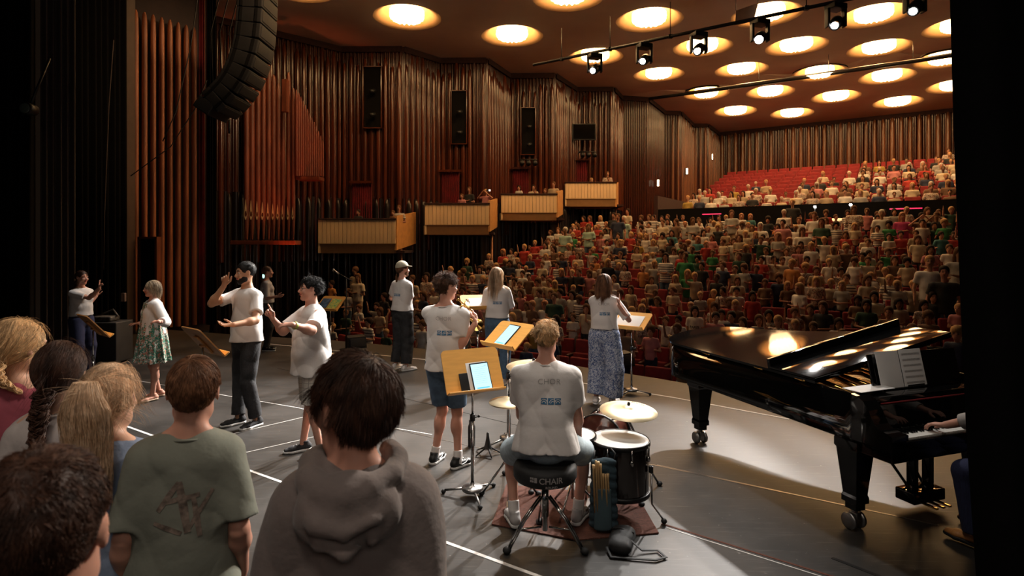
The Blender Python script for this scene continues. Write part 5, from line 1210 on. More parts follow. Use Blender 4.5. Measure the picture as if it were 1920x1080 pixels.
def cymbal(lab, c, r, tilt, az, base_to=(0, 0), grp='cymbals of the drum kit', name='cymbal', bot=False, boom=True, logo=False):
    t = thing(name, lab, 'cymbal', c); A = Matrix.Rotation(az, 4, 'Z')@Matrix.Rotation(tilt, 4, 'X'); m = MB()
    m.lathe([(.008, .034), (.025, .033), (.045, .020), (.055, .012), (r*.6, .003), (r, -.014), (r, -.0155), (r*.6, .001), (.05, .009), (.008, .030)], 56, A); o = m.build('cymbal_disc', CYM, t)
    if logo:
        tm = text_mb('POWER', .035, 0, 0, .0004); v = []
        for x, y, z in tm.v: ang = .0-x/(r*.74); rr_ = r*.70+y; v.append(A@Vector((rr_*math.sin(-ang+1.0), rr_*math.cos(-ang+1.0), -.001)))
        tm.v = v; tm.build('lettering', M['rubber'], o)
    m = MB(); m.lathe([(.001, .06), (.008, .058), (.012, .05), (.012, .034)], 10, A); m.build('wing_nut', M['blackmetal'], t)
    m = MB(); z0 = -c[2]; m.tube([A@Vector((0, 0, .05)), A@Vector((0, 0, -.08)), (base_to[0], base_to[1], z0*.35), (base_to[0], base_to[1], z0+.16)], .011, 8)
    for k in range(3): a = 2*PI*k/3+.5; m.tube([(base_to[0], base_to[1], z0+.38), (base_to[0]+.26*math.cos(a), base_to[1]+.26*math.sin(a), z0+.02)], .010, 6)
    m.build('cymbal_stand', M['chrome'], t)
    for k in range(3): a = 2*PI*k/3+.5; f = MB(); f.ell((base_to[0]+.27*math.cos(a), base_to[1]+.27*math.sin(a), z0+.02), (.026, .026, .02), 8); f.build('rubber_foot', M['rubber'], t)
    return t
cymbal('ride cymbal tilted over the floor tom, with dark lettering near its edge', (.93, 4.60, .755), .228, .10, .3, (.10, .22), logo=True)
cymbal('crash cymbal raised high just behind the drummer\'s head', (.185, 4.92, 1.045), .235, .06, -.2, (-.02, .12))
hh = cymbal('hi-hat cymbals beside the drummer and behind the tablet stand', (-.02, 4.62, .82), .165, .05, 0, (0, 0), name='hi_hat')
m = MB(); m.lathe([(.008, -.055), (.045, -.040), (.165, -.012), (.165, -.014), (.045, -.043)], 48); m.build('bottom_cymbal', CYM, hh)
m = MB(); m.bbox((.02, -.22, -.79), (.09, .26, .02), .006, Matrix.Rotation(.12, 3, 'X')); m.build('pedal', M['steel'], hh)
# throne
th = thing('drum_throne', 'round black drum stool with CHAIR printed on its padded side', 'stool', (.228, 3.97, 0))
m = MB(); m.lathe([(.001, .455), (.17, .455), (.205, .465), (.218, .485), (.218, .545), (.205, .565), (.16, .575), (.001, .578)], 48); so = m.build('seat', M['rubber'], th)
tm = text_mb('CHAIR', .055, .028, 0, .0006); tm2 = text_mb('ROUND', .022, .03, -.030, .0003); sq = MB(); 
for i in range(2):
    for j in range(2): grid_rect(sq, -.115+i*.014, .006+j*.018, -.103+i*.014, .020+j*.018, 1, 1)
grid_rect(sq, -.085, .004, -.066, .038, 1, 1)
for mb_, nm in ((tm, 'lettering'), (tm2, 'small_lettering'), (sq, 'emblem')):
    mb_.v = [(.2195*math.sin(x/.2195), -.2195*math.cos(x/.2195), .505+y) for x, y, z in mb_.v]; mb_.build(nm, M['greyprint'], so)
m = MB(); m.tube([(0, 0, .46), (0, 0, .10)], .018, 12); m.tube([(0, 0, .40), (0, 0, .20)], .026, 12); m.build('post', M['chrome'], th)
for k in range(3):
    a = 2*PI*k/3+PI/6+.1 if False else (-.45, 1.65, 3.55)[k]; d = Vector((math.cos(a), math.sin(a), 0)); pp = Vector((-d.y, d.x, 0))*.012
    m = MB()
    for s in (-1, 1): m.tube([pp*s+d*.03+Vector((0, 0, .34)), pp*s+d*.16+Vector((0, 0, .20)), pp*s+d*.27+Vector((0, 0, .03))], .008, 6)
    m.tube([d*.03+Vector((0, 0, .13)), d*.20+Vector((0, 0, .145))], .007, 6); o = m.build('leg', M['chrome'], th); m = MB(); m.ell(d*.285+Vector((0, 0, .022)), (.030, .030, .024), 8); m.build('rubber_foot', M['rubber'], o)
# bass pedal
t = thing('bass_drum_pedal', 'chrome bass drum pedal on the rug by the drummer\'s shoe', 'pedal', (.62, 4.50, 0), -.3)
m = MB(); m.bbox((0, 0, .03), (.09, .30, .015), .005, Matrix.Rotation(.15, 3, 'X')); m.build('footboard', M['steel'], t); m = MB(); m.tube([(-.07, .15, .0), (-.06, .15, .20)], .010, 6); m.tube([(.07, .15, .0), (.06, .15, .20)], .010, 6); m.tube([(-.06, .15, .19), (.06, .15, .19)], .008, 6); m.tube([(0, .15, .19), (.0, .10, .34)], .006, 6); m.ell((0, .10, .35), (.025, .03, .03), 8); m.build('frame', M['chrome'], t)
# stick bag with sticks
NV = mat('dark teal canvas', (.025, .05, .065), .9, var=.15, vs=20, bump=.3)
t = thing('stick_bag', 'dark teal drumstick bag hanging from the floor tom, full of sticks', 'bag', (.66, 4.15, 0), -.05)
S = Sdf(); S.fcap((0, 0, .50), (0, .0, .06), .085, .030, .10, .045, k=.02); S.clip((0, 0, .53), (0, 0, 1)); S.bumpf(folds(.008, 30, 20, 3)); v, f = S.mesh(.007); link('bag_body', npmesh('bag', v, f, NV), t)
S = Sdf(); S.fcap((-.01, -.045, .32), (-.01, -.05, .05), .060, .018, .065, .022, k=.02); S.clip((0, 0, .34), (0, 0, 1)); v, f = S.mesh(.006); link('pocket', npmesh('pocket', v, f, mat('grey teal', (.05, .085, .10), .9)), t)
m = MB(); m.tube([(.07, 0, .5), (.085, .02, .56), (.06, .06, .58)], .006, 5); m.tube([(-.07, 0, .5), (-.06, .05, .57)], .006, 5); m.build('strap', M['rubber'], t)
for i in range(7):
    m = MB(); x = -.065+i*.017; zt = .50+.035*((i*3) % 4)/3 if i < 4 else .44; m.tube([(x, -.05-.006*(i % 2), .16), (x-.012, -.052-.008*(i % 2), zt-.03), (x-.013, -.052-.008*(i % 2), zt)], [.008, .008, .006 if i % 2 else .011], 8)
    o = tag(m.build('drumstick', mat('hickory', (.62, .40, .18), .5)), ['beige drumstick standing in the stick bag, %s from the outer strap' % ORD[i]][0], 'drumstick', None, None); o['group'] = 'drumsticks in the stick bag'; o.location = (.66, 4.15, 0); o.rotation_euler = (0, 0, -.05)
# shoulder bag on the floor
t = thing('shoulder_bag', 'small black shoulder bag dropped on the floor in front of the floor tom', 'bag', (.745, 3.93, 0), -.35)
S = Sdf(); S.fcap((-.0, .09, .06), (.0, -.08, .05), .085, .055, .075, .045, k=.02); S.clip((0, 0, 0), (0, 0, -1)); S.bumpf(folds(.008, 22, 16, 5)); v, f = S.mesh(.007); link('bag_body', npmesh('bag', v, f, M['rubber']), t)
m = MB(); m.tube([(-.08, .06, .09), (0, .04, .112), (.08, .05, .09)], .005, 5); m.build('zip', M['blackmetal'], t)
m = MB(); m.tube([(.07, -.02, .07), (.14, -.02, .02), (.24, .03, .012), (.30, -.04, .012), (.24, -.10, .012), (.10, -.13, .012), (-.04, -.16, .012), (-.08, -.08, .03)], .014, 6, flat=.35); m.build('strap', M['rubber'], t)
# thermos + trumpet stand + boxes at stage edge
t = thing('thermos_bottle', 'slim black bottle standing on the floor behind the tablet stand', 'bottle', (-.415, 5.92, 0)); m = MB(); m.lathe([(.001, 0), (.037, 0), (.038, .02), (.038, .20), (.030, .225), (.025, .23)], 24); m.build('bottle_body', M['blackmetal'], t); m = MB(); m.lathe([(.027, .228), (.028, .27), (.001, .272)], 20); m.build('cap', M['rubber'], t); m = MB(); m.box((-.0, -.039, .12), (.02, .002, .05)); m.build('logo', M['greyprint'], t)
t = thing('trumpet_stand', 'small black cone-shaped trumpet stand on the floor', 'instrument stand', (-.24, 5.70, 0)); m = MB(); m.lathe([(.045, .06), (.030, .09), (.016, .16), (.012, .21), (.001, .215)], 16); m.build('cone', M['rubber'], t)
for k in range(5): a = 2*PI*k/5; m = MB(); m.tube([(.02*math.cos(a), .02*math.sin(a), .07), (.14*math.cos(a), .14*math.sin(a), .008)], [.010, .006], 6); m.build('leg', M['rubber'], t)
for i, (px, py, w_, lab) in enumerate(((1180, 662, .30, 'small black box at the stage edge behind the blue patterned trousers'), (820, 641, .32, 'black stage monitor box at the stage edge by the capped singer'), (668, 628, .36, 'black monitor box by the microphone stand'))):
    Y = F*(EYE-.02)/(py+22-HOR); p = at(px-10 if i == 0 else px, py+22, Y); t = thing('stage_monitor', lab, 'speaker', (p.x, p.y, 0), .6)
    m = MB(); m.add([(-w_/2, -.12, 0), (w_/2, -.12, 0), (w_/2, .14, 0), (-w_/2, .14, 0), (-w_/2, -.05, .22), (w_/2, -.05, .22), (w_/2, .14, .24), (-w_/2, .14, .24)], [(0, 3, 2, 1), (0, 1, 5, 4), (1, 2, 6, 5), (2, 3, 7, 6), (3, 0, 4, 7), (4, 5, 6, 7)]); m.build('cabinet', M['blackmetal'], t); g = MB(); g.bbox((0, -.09, .11), (w_*.85, .02, .17), .005, Matrix.Rotation(-.3, 3, 'X')); g.build('grille', M['rubber'], t)
t = thing('equipment_case', 'dark flight case with loose gear on it beside the woman in pinstriped trousers', 'case', flr(205, 10.2)); m = MB(); m.bbox((0, 0, .38), (.55, .45, .70), .02); m.build('case_body', mat('case grey', (.03, .026, .022), .6), t)
m = MB(); m.bbox((-.05, -.02, .78), (.34, .25, .09), .03); m.tube([(-.2, 0, .82), (0, .1, .92), (.15, 0, .82)], .02, 6); m.build('loose_gear', mat('gear', (.12, .10, .08), .6, var=.3, vs=20), t)
m = MB(); p = flr(232, 9.4); m.bbox((p.x, p.y, 1.22), (.06, .05, .14), .01); tag(m.build('wall_socket_box', mat('ply', (.12, .06, .03), .6)), 'tiny wooden box with a white card on the wing wall', 'box')
# trumpet
def trumpet():
    t = thing('trumpet', 'shiny brass trumpet raised to the lips of the curly-haired player', 'trumpet', (0, 0, 0)); a = at(858, 561, 5.30); b = at(904, 598, 5.78)
    d = (b-a).normalized(); up = (Vector((0, 0, 1))-d*d.z).normalized(); sd = d.cross(up); L = .46
    def P(x, y, z=0): return a+d*x+up*y+sd*z
    m = MB(); m.tube([P(0, 0), P(.015, 0), P(.05, 0)], [.013, .007, .005], 10); m.tube([P(.04, 0), P(.34, 0), P(.375, -.012), P(.39, -.04), P(.375, -.068), P(.34, -.08), P(.20, -.08)], .0062, 8); m.build('lead_pipe', M['brass'], t)
    m = MB(); m.tube([P(.20, -.02, .012), P(.10, -.02, .012), P(.075, -.03, .012), P(.065, -.055, .012), P(.075, -.085, .012), P(.11, -.095, .012), P(.32, -.095, .012), P(.38, -.095, .012), P(.42, -.095, .012), P(.445, -.095, .012), P(.462, -.095, .012), P(.470, -.095, .012)], [.006, .006, .006, .006, .006, .007, .009, .014, .024, .038, .056, .062], 24, caps=False); m.build('bell', M['brass'], t)
    for k in range(3): m = MB(); m.tube([P(.165+k*.032, .035), P(.165+k*.032, -.11)], .0125, 12); o = m.build('valve', M['brass'], t); m = MB(); m.tube([P(.165+k*.032, .035), P(.165+k*.032, .055)], .004, 6); m.tube([P(.165+k*.032, .055), P(.165+k*.032, .060)], .009, 8); m.build('valve_button', M['chrome'], o)
    m = MB(); m.tube([P(.28, 0), P(.28, -.095)], .003, 5); m.tube([P(.12, 0), P(.12, -.085)], .003, 5); m.build('brace', M['brass'], t)
trumpet()

# ================================================================ performers
V = Vector
mtrl = M
P1 = person('woman in white T-shirt and navy pinstriped trousers raising one hand in the dark wing', (-6.88, 9.2), (.97, -.25), 1.67, sex='f', head=(0, 0), skin='skinpink',
    arms=dict(R=dict(w=at(186, 541, 9.05), e=at(178, 575, 9.1), d=V((.1, 0, 1)), n=V((1, 0, 0)), t=V((-.2, -1, 0)), p='two'), L=dict(w=at(180, 556, 9.5), e=at(170, 590, 9.5), d=V((.3, 0, 1)), n=V((1, 0, 0)), t=V((0, 1, 0)), p='relaxed')),
    top=dict(hem=1.0, loose=.03, sleeve=.75), bottom=dict(mat='navy', leg=(.11, .095, .10), waist=1.03), facebits=dict(brow=H_DARK),
    hair=lambda r, H: hair_tied(r, H, H_DARK, seed=11, n=900, tail='pony', tail_len=.12, tail_n=300, loose=30))
P2 = person('woman with ash blond bob in white cardigan over a green floral dress', (-4.83, 7.75), (-.70, -.71), 1.60, sex='f', head=(4, 0), skin='skinpink', bulk=1.12, neckln=-.01,
    arms=dict(R=dict(w=at(262, 606, 7.75), e=at(270, 655, 8.0), d=V((-1, -.2, 0)), n=V((0, -.3, -1)), t=V((0, 0, 1)), p='relaxed'), L=dict(w=at(297, 603, 7.38), e=at(322, 620, 7.6), d=V((-1, .1, -.05)), n=V((0, .5, -1)), t=V((0, 0, 1)), p='relaxed')),
    legs=dict(R=dict(a=(.10, -.10, .085), toe=(.2, 1)), L=dict(a=(-.10, .03, .085), toe=(-.25, 1))),
    top=dict(name='cardigan', mat='tee', sleeve=1.62, hem=.97, e=.026, loose=.03, fold=.006, vneck=True, open=True, slr=.03, collar=False), shoes=None,
    bottom=dict(name='dress', kind='skirt', mat='floral', waist=1.42, hem=.56, w0=.155, w1=.29, n=9, fa=.10, fold=.004), facebits=dict(brow=None, glasses='thin'),
    hair=lambda r, H: hair_long(r, H, H_GREY, seed=12, n=1500, L=(.15, .20), sh=False, steps=8, rad=.0016, lay=(.04, .25)))
# floral dress: upper body piece, sandals and watch
S = Sdf(); T_ = P2['T']; S.fcap(T_((0, .012, 1.0)), T_((0, .012, 1.36)), .150, .130, .155, .112, k=.03); S.clip((0, 0, 1.37), (0, 0, 1)); S.cap((0, .03, 1.42), (0, .12, 1.52), .075, .10, k=.01, neg=True)
v, f = S.mesh(.008); link('bodice', npmesh('bodice', v, f, M['floral']), P2['root'])
for k in 'RL': hp, kn, an, toe = P2['G'][k]; shoe(P2['root'], an-np.array([0, 0, .0]), toe, M['skinpink'], mat('cream sandal', (.62, .48, .34), .6), .96)
m = MB(); A_ = P2['A']['L']; q = A_[2]+(A_[1]-A_[2])*.16; u = nz(A_[1]-A_[2]); Mq = Matrix.Translation(q)@V(u).to_track_quat('Z', 'Y').to_matrix().to_4x4(); m.lathe([(.031, -.008), (.033, 0), (.031, .008)], 20, Mq); m.build('wristwatch', M['steel'], P2['root'])
P3 = person('tall man with short beard in white T-shirt and black jeans, finger pointing up', (-3.05, 6.62), (-.56, -.83), 1.885, head=(12, -4), skin='skintan', shw=.19,
    arms=dict(R=dict(w=at(420, 536, 6.45), e=at(400, 605, 6.75), d=V((.10, 0, 1)), n=V((.4, -.9, 0)), t=V((.9, .2, 0)), p='snap'), L=dict(w=at(438, 609, 6.1), e=at(480, 640, 6.2), d=V((-1, -.1, -.02)), n=V((0, -.2, 1)), t=V((0, 1, .2)), p='relaxed')),
    legs=dict(R=dict(a=(.11, .03, .085), toe=(.15, 1)), L=dict(a=(-.12, -.03, .085), toe=(-.1, 1))),
    top=dict(sleeve=.66, hem=.905, loose=.022, fold=.009), bottom=dict(mat='blackjean', leg=(.098, .073, .064), fold=.012, hemz=.11), shoes=('blackjean', 'white'), facebits=dict(brow=H_BLACK),
    hair=lambda r, H: hair_short(r, H, H_BLACK, 13, 2200, (.012, .02), .0016, curl=1.2, lay=(.03, .09), th=.007, steps=3))
S = Sdf(); Hm = P3['Hm']                                                   # beard
S.cap((-.036, .02, -.075), (0, .062, -.098), .0275, .0225, k=.02); S.cap((.036, .02, -.075), (0, .062, -.098), .0275, .0225, k=.02); S.ell((0, .018, -.030), (.0635, .0735, .0815), k=.02); S.clip((0, 0, -.048), (0, -.25, 1)); S.ell((0, .092, -.060), (.024, .03, .014), neg=True, k=.004); S.clip((0, -.004, 0), (0, -1, 0))
v, f = S.mesh(.005, Hm); me = npmesh('beard', v, f, H_BLACK); vone(me); link('beard', me, P3['root'])
P4 = person('woman with tied brown hair in grey T-shirt standing far back near the dark wall', (-4.83, 11.35), (.93, .35), 1.66, sex='f', head=(0, 4), skin='skinpink',
    arms=dict(R=dict(w=at(519, 556, 11.1), e=at(508, 580, 11.1), d=V((1, .1, .1)), n=V((0, .6, .3)), t=V((0, 0, 1)), p='relaxed')),
    top=dict(mat='teegrey', hem=1.0, sleeve=.9, loose=.03), bottom=dict(mat='blackjean', waist=1.03), facebits=dict(brow=None, glasses='thin'),
    hair=lambda r, H: hair_tied(r, H, H_BROWN, seed=14, n=700, tail='pony', tail_len=.30, tail_n=300, loose=20))
P5 = person('man with glasses in long white T-shirt and pale plaid shorts, pointing with one finger', (-2.0, 5.74), (-.80, -.60), 1.755, head=(4, 4), skin='skinpink', bulk=1.22, shw=.185,
    arms=dict(R=dict(w=at(512, 598, 5.55), e=at(545, 640, 5.9), d=V((-.55, -.1, 1)), n=V((.1, -.8, 0)), t=V((.8, -.3, .5)), p='point'), L=dict(w=at(548, 609, 5.12), e=at(615, 640, 5.45), d=V((-1, .15, -.03)), n=V((0, .3, -1)), t=V((0, 1, .1)), p='relaxed')),
    legs=dict(R=dict(a=(.10, .05, .085), toe=(.1, 1)), L=dict(a=(-.10, -.05, .085), toe=(-.2, 1))),
    top=dict(sleeve=.80, hem=.80, loose=.045, fold=.012, slr=.032), bottom=dict(kind='shorts', mat='plaid', len=.93, leg=(.088, .096, .1), waist=.92), shoes=('blackjean', 'white'), facebits=dict(brow=H_BLACK, glasses='dark'),
    hair=lambda r, H: hair_short(r, H, H_BLACK, 15, 2400, (.05, .08), .0016, whorl=(.02, .05, .11), curl=.3, lay=(.05, .22), th=.010, lift=.3, grav=.1))
m = MB(); A_ = P5['A']['L']; q = A_[2]+(A_[1]-A_[2])*.14; u = nz(A_[1]-A_[2]); Mq = Matrix.Translation(q)@V(u).to_track_quat('Z', 'Y').to_matrix().to_4x4(); m.lathe([(.033, -.012), (.036, 0), (.033, .012)], 20, Mq); m.build('wristband', mat('yellow band', (.45, .50, .10), .6), P5['root'])
P6 = person('singer in pale cap with beard, white T-shirt and black trousers, seen from behind', (-1.83, 9.6), (.62, .78), 1.79, head=(22, 3), skin='skinpink',
    arms=dict(R=dict(w=at(768, 553, 9.85), e=at(770, 600, 9.6), d=V((.2, .6, .8)), n=V((-1, .3, 0)), t=V((0, 0, 1)), p='relaxed'), L=dict(w=at(735, 560, 10.1), e=at(725, 590, 9.9), d=V((.5, .7, .3)), n=V((0, 0, -1)), t=V((0, 1, .4)), p='relaxed')),
    legs=dict(R=dict(a=(.13, -.03, .085), toe=(.3, 1)), L=dict(a=(-.10, -.05, .085), toe=(-.15, 1))),
    top=dict(sleeve=.72, hem=.97, loose=.035), bottom=dict(mat='blackjean', leg=(.115, .098, .085), hemz=.12, waist=1.02, fold=.012), shoes=('tee', 'white'),
    hair=lambda r, H: hair_tied(r, H, H_LBROWN, seed=16, n=700, tie=(0, -.105, -.05), tail='pony', tail_len=.10, tail_n=260, tail_r=.014, loose=0))
S = Sdf(); S.ell(HC+[0, 0, .016], HR+.014); S.clip((0, 0, .045), (.0, .12, -1)); v, f = S.mesh(.006, P6['Hm']); CAPM = mat('cream cap', (.60, .54, .40), .8, var=.1); o = link('cap', npmesh('cap', v, f, CAPM), P6['root'])
S = Sdf(); S.fcap((0, .08, .052), (0, .15, .042), .066, .006, .050, .005, k=.01); v, f = S.mesh(.005, P6['Hm']); link('cap_brim', npmesh('brim', v, f, CAPM), o)
S = Sdf(); S.cap((-.036, .02, -.075), (0, .062, -.098), .0275, .0225, k=.02); S.cap((.036, .02, -.075), (0, .062, -.098), .0275, .0225, k=.02); S.ell((0, .018, -.030), (.0635, .0735, .0815), k=.02); S.clip((0, 0, -.048), (0, -.25, 1)); S.ell((0, .092, -.060), (.024, .03, .014), neg=True, k=.004); S.clip((0, -.004, 0), (0, -1, 0)); v, f = S.mesh(.006, P6['Hm']); me = npmesh('beard', v, f, H_LBROWN); vone(me); link('beard', me, P6['root'])
choir_print(P6, x=.02, word=False)
P7 = person('young man with curly brown hair in CHOR T-shirt and denim shorts playing trumpet', (-.62, 5.42), (.30, .95), 1.80, head=(36, -2), skin='skinpink', shw=.185,
    arms=dict(R=dict(w=at(890, 608, 5.34), e=at(902, 690, 5.30), d=V((.1, .5, .85)), n=V((-1, .2, 0)), t=V((-.2, -.8, .3)), p='grip'), L=dict(w=at(868, 596, 5.72), e=at(820, 650, 5.8), d=V((.5, .2, .7)), n=V((.7, -.2, 0)), t=V((0, -.6, .6)), p='grip')),
    legs=dict(R=dict(a=(.13, -.03, .085), toe=(.45, 1)), L=dict(a=(-.12, .02, .085), toe=(-.0, 1))), socks=.07,
    top=dict(sleeve=.66, hem=.88, loose=.030, fold=.010), bottom=dict(kind='shorts', mat='denim', len=.86, leg=(.102, .084, .1)), shoes=('blackmetal', 'white', 1),
    facebits=dict(glasses='dark'), hair=lambda r, H: hair_short(r, H, H_BROWN, 17, 5200, (.035, .065), .0012, whorl=(0, -.05, .12), curl=1.5, lay=(.05, .36), lift=.9))
choir_print(P7, x=.035)
P8 = person('singer with very long blond hair in white T-shirt and blue jeans, seen from behind', (-.22, 8.6), (.25, .97), 1.745, sex='f', head=(12, 2), skin='skinpink',
    arms=dict(R=dict(w=at(958, 566, 8.9), e=at(962, 600, 8.6), d=V((-.6, .7, .2)), n=V((-.3, .3, -.8)), t=V((0, .2, 1)), p='relaxed'), L=dict(w=at(912, 570, 8.9), e=at(902, 600, 8.6), d=V((.6, .7, .1)), n=V((.3, .3, -.8)), t=V((0, .2, 1)), p='relaxed')),
    top=dict(hem=1.0, sleeve=.85, loose=.035, slr=.028), bottom=dict(mat='denim', waist=1.03, leg=(.105, .085, .085)), shoes=('tee', 'white'),
    hair=lambda r, H: hair_long(r, H, H_PALE, seed=18, n=2200, L=(.36, .48), rad=.0016))
choir_print(P8, x=.035, word=False)
P9 = person('singer with long brown hair in tied CHOR T-shirt and wide blue patterned trousers', (1.20, 7.5), (.38, .93), 1.70, sex='f', head=(10, 2), skin='skinpink',
    arms=dict(R=dict(w=at(1161, 573, 7.32), e=at(1186, 606, 7.1), d=V((.1, .1, 1)), n=V((-1, .3, 0)), t=V((-.2, -.8, .3)), p='flat'), L=dict(w=at(1140, 576, 7.95), e=at(1105, 600, 7.7), d=V((.4, .3, 1)), n=V((1, 0, 0)), t=V((0, -1, 0)), p='flat')),
    legs=dict(R=dict(a=(.11, .03, .085), toe=(.2, 1)), L=dict(a=(-.11, 0, .085), toe=(-.1, 1))),
    top=dict(hem=1.02, sleeve=.85, loose=.035, slr=.028, fold=.013), bottom=dict(mat='bluepat', waist=1.05, leg=(.125, .120, .125), hemz=.13, fold=.010), shoes=('tee', 'white'),
    hair=lambda r, H: hair_long(r, H, H_LBROWN, seed=19, n=2400, L=(.28, .34), rad=.0015))
choir_print(P9, x=.035)
s10 = 1.78/1.75; Z10 = .60-.90*s10+.075
P10 = person('blond drummer in CHOR T-shirt and light denim shorts sitting on the round stool', (.235, 3.98), (.10, .99), 1.78, z0=Z10, head=(4, -6), lean=(5, 0), skin='skinpink', shw=.185,
    arms=dict(R=dict(w=at(1085, 835, 4.18), e=at(1100, 850, 3.75), d=V((-.5, .8, .1)), n=V((-.3, 0, -1)), t=V((-.6, .6, .3)), p='grip'), L=dict(w=at(985, 815, 4.3), e=at(945, 835, 3.8), d=V((.5, .8, .1)), n=V((.3, 0, -1)), t=V((.6, .6, .3)), p='grip')),
    legs=dict(R=dict(k=(.27, .36, .90), a=(.22, .30, .085-Z10/s10+.02), toe=(.35, 1)), L=dict(k=(-.27, .36, .90), a=(-.24, .22, .085-Z10/s10+.02), toe=(-.35, 1))), socks=.08,
    top=dict(hem=.885, sleeve=.70, loose=.045, fold=.013, slr=.028, e=.02), bottom=dict(kind='shorts', mat='lightdenim', len=.90, leg=(.105, .098, .1)), shoes=('teegrey', 'white'),
    hair=lambda r, H: hair_short(r, H, H_BLOND, 20, 4200, (.035, .06), .0011, whorl=(.01, -.045, .12), curl=.5, lay=(.04, .20), th=.008, lift=.6))
choir_print(P10, x=.035)
for s, lab in ((0, 'drumstick gripped in the drummer\'s hand beside the snare'), (1, 'drumstick gripped in the drummer\'s other hand over the hi-hat side')):
    a = at(1080, 838, 4.22) if s == 0 else at(990, 818, 4.32); b = a+V((-.20 if s == 0 else .14, .30, .06)); m = MB(); m.tube([a-(b-a)*.2, a, b], [.008, .008, .005], 8); tag(m.build('drumstick', mat('hickory', (.62, .40, .18), .5)), lab, 'drumstick')
# pianist
pz = pworld(.78, -.50, 0); fx = (-math.sin(PRZ), math.cos(PRZ)); Z11 = .53-.90+.09
P11 = person('pianist in dark jeans and brown shoes, only hands and a leg showing past the curtain', (pz.x, pz.y), fx, 1.75, z0=Z11, lean=(6, 0), skin='skinpink',
    arms=dict(R=dict(w=pworld(.92, .02, .80), e=pworld(1.12, -.30, .72), d=PM.to_3x3()@V((-.15, 1, -.12)), n=V((0, 0, -1)), t=PM.to_3x3()@V((-1, 0, 0)), p='relaxed'), L=dict(w=pworld(.48, .0, .80), e=pworld(.40, -.40, .74), d=PM.to_3x3()@V((-.12, 1, -.12)), n=V((0, 0, -1)), t=PM.to_3x3()@V((1, 0, 0)), p='relaxed')),
    legs=dict(R=dict(k=(.14, .42, .93), a=(.12, .48, .085-Z11+.02), toe=(.1, 1)), L=dict(k=(-.20, .42, .93), a=(-.18, .36, .085-Z11+.02), toe=(-.1, 1))),
    top=dict(mat='teegrey', hem=.9, sleeve=1.55), bottom=dict(mat='navy', leg=(.105, .08, .07)), shoes=('birchback', 'rubber'), hair=lambda r, H: hair_short(r, H, H_BROWN, 22, 600))

# ================================================================ watching children
m = MB(); m.box((-1.6, .2, .225), (4.4, 4.4, .45)); tag(m.build('riser', M['black']), 'low black platform carrying the watching children', 'platform')
RZ_ = .45
M['khaki'] = mat('sage cotton', (.235, .25, .205), .9, var=.06, vs=5, bump=.4, bs=14)
M['hood'] = mat('grey hoodie', (.20, .165, .155), .95, var=.10, vs=6, bump=.4, bs=26, sheen=.2)
M['pink'] = mat('rose cotton', (.44, .10, .14), .9, var=.06, vs=5, bump=.3, bs=16)
M['chamb'] = mat('pale blue cotton', (.25, .32, .46), .9, var=.15, vs=12, bump=.4, bs=20)
M['tee2'] = mat('off-white cotton', (.60, .54, .52), .9, var=.04, vs=5, bump=.3, bs=16)
kb = dict(kind='trousers', mat='denim', fold=.004)
def kid(lab, px, ptop, Y, face, dx=0.0, **kw):
    top = at(px, ptop, Y); return person(lab, (top.x+dx, Y), face, top.z-RZ_, z0=RZ_, h=.009, bottom=kb, shoes=('blackmetal', 'white'), **kw)
K5 = kid('boy with thick dark brown hair in a grey hoodie, seen from behind', 664, 664, 1.17, (-.16, 1), hs=1.15, head=(-42, 2), skin='skinpink', shw=.140, bulk=.86, neckln=.03,
    top=dict(name='hoodie', mat='hood', sleeve=1.92, hem=.84, e=.024, loose=.03, fold=.012, collar=False, extra=[
        lambda S, T, Td: S.ell(T((0, -.112, 1.395)), (.112, .052, .088), k=.012),
        lambda S, T, Td: S.chain([T((-.085, .06, 1.485)), T((-.108, .0, 1.48)), T((-.100, -.075, 1.468)), T((-.05, -.125, 1.455)), T((0, -.138, 1.448)), T((.05, -.125, 1.455)), T((.100, -.075, 1.468)), T((.108, .0, 1.48)), T((.085, .06, 1.485))], [.020, .021, .022, .022, .022, .022, .022, .021, .020], k=.008),
        lambda S, T, Td: S.chain([T((-.098, -.105, 1.43)), T((-.062, -.163, 1.395)), T((0, -.172, 1.375)), T((.062, -.163, 1.395)), T((.098, -.105, 1.43))], [.010, .013, .014, .013, .010], k=.010),
        lambda S, T, Td: S.chain([T((-.092, -.10, 1.385)), T((-.055, -.155, 1.345)), T((0, -.163, 1.325)), T((.055, -.155, 1.345)), T((.092, -.10, 1.385))], [.010, .012, .013, .012, .010], k=.012)]),
    hair=lambda r, H: hair_short(r, H, H_DARK, 31, 15000, (.055, .085), .00075, whorl=(.02, -.045, .115), curl=.16, lay=(.05, .20), th=.011, lift=.30, grav=.45, jit=.22, front=.01))
K4 = kid('boy with short brown hair in a sage green T-shirt, seen from behind', 377, 668, 1.62, (-.36, .93), dx=-.055, lean=(0, 3.5), hs=1.13, head=(2, 0), skin='skinpink', shw=.145, bulk=.92,
    top=dict(mat='khaki', sleeve=.84, hem=.84, e=.018, loose=.035, fold=.009, slr=.032),
    hair=lambda r, H: hair_short(r, H, H_LBROWN, 32, 13000, (.028, .05), .0008, whorl=(-.015, -.05, .115), curl=.12, lay=(.03, .10), th=.006, lift=.25, grav=.5, jit=.2))
T_, Td_ = K4['T'], K4['Td']; m = MB(); r_ = np.random.default_rng(3)
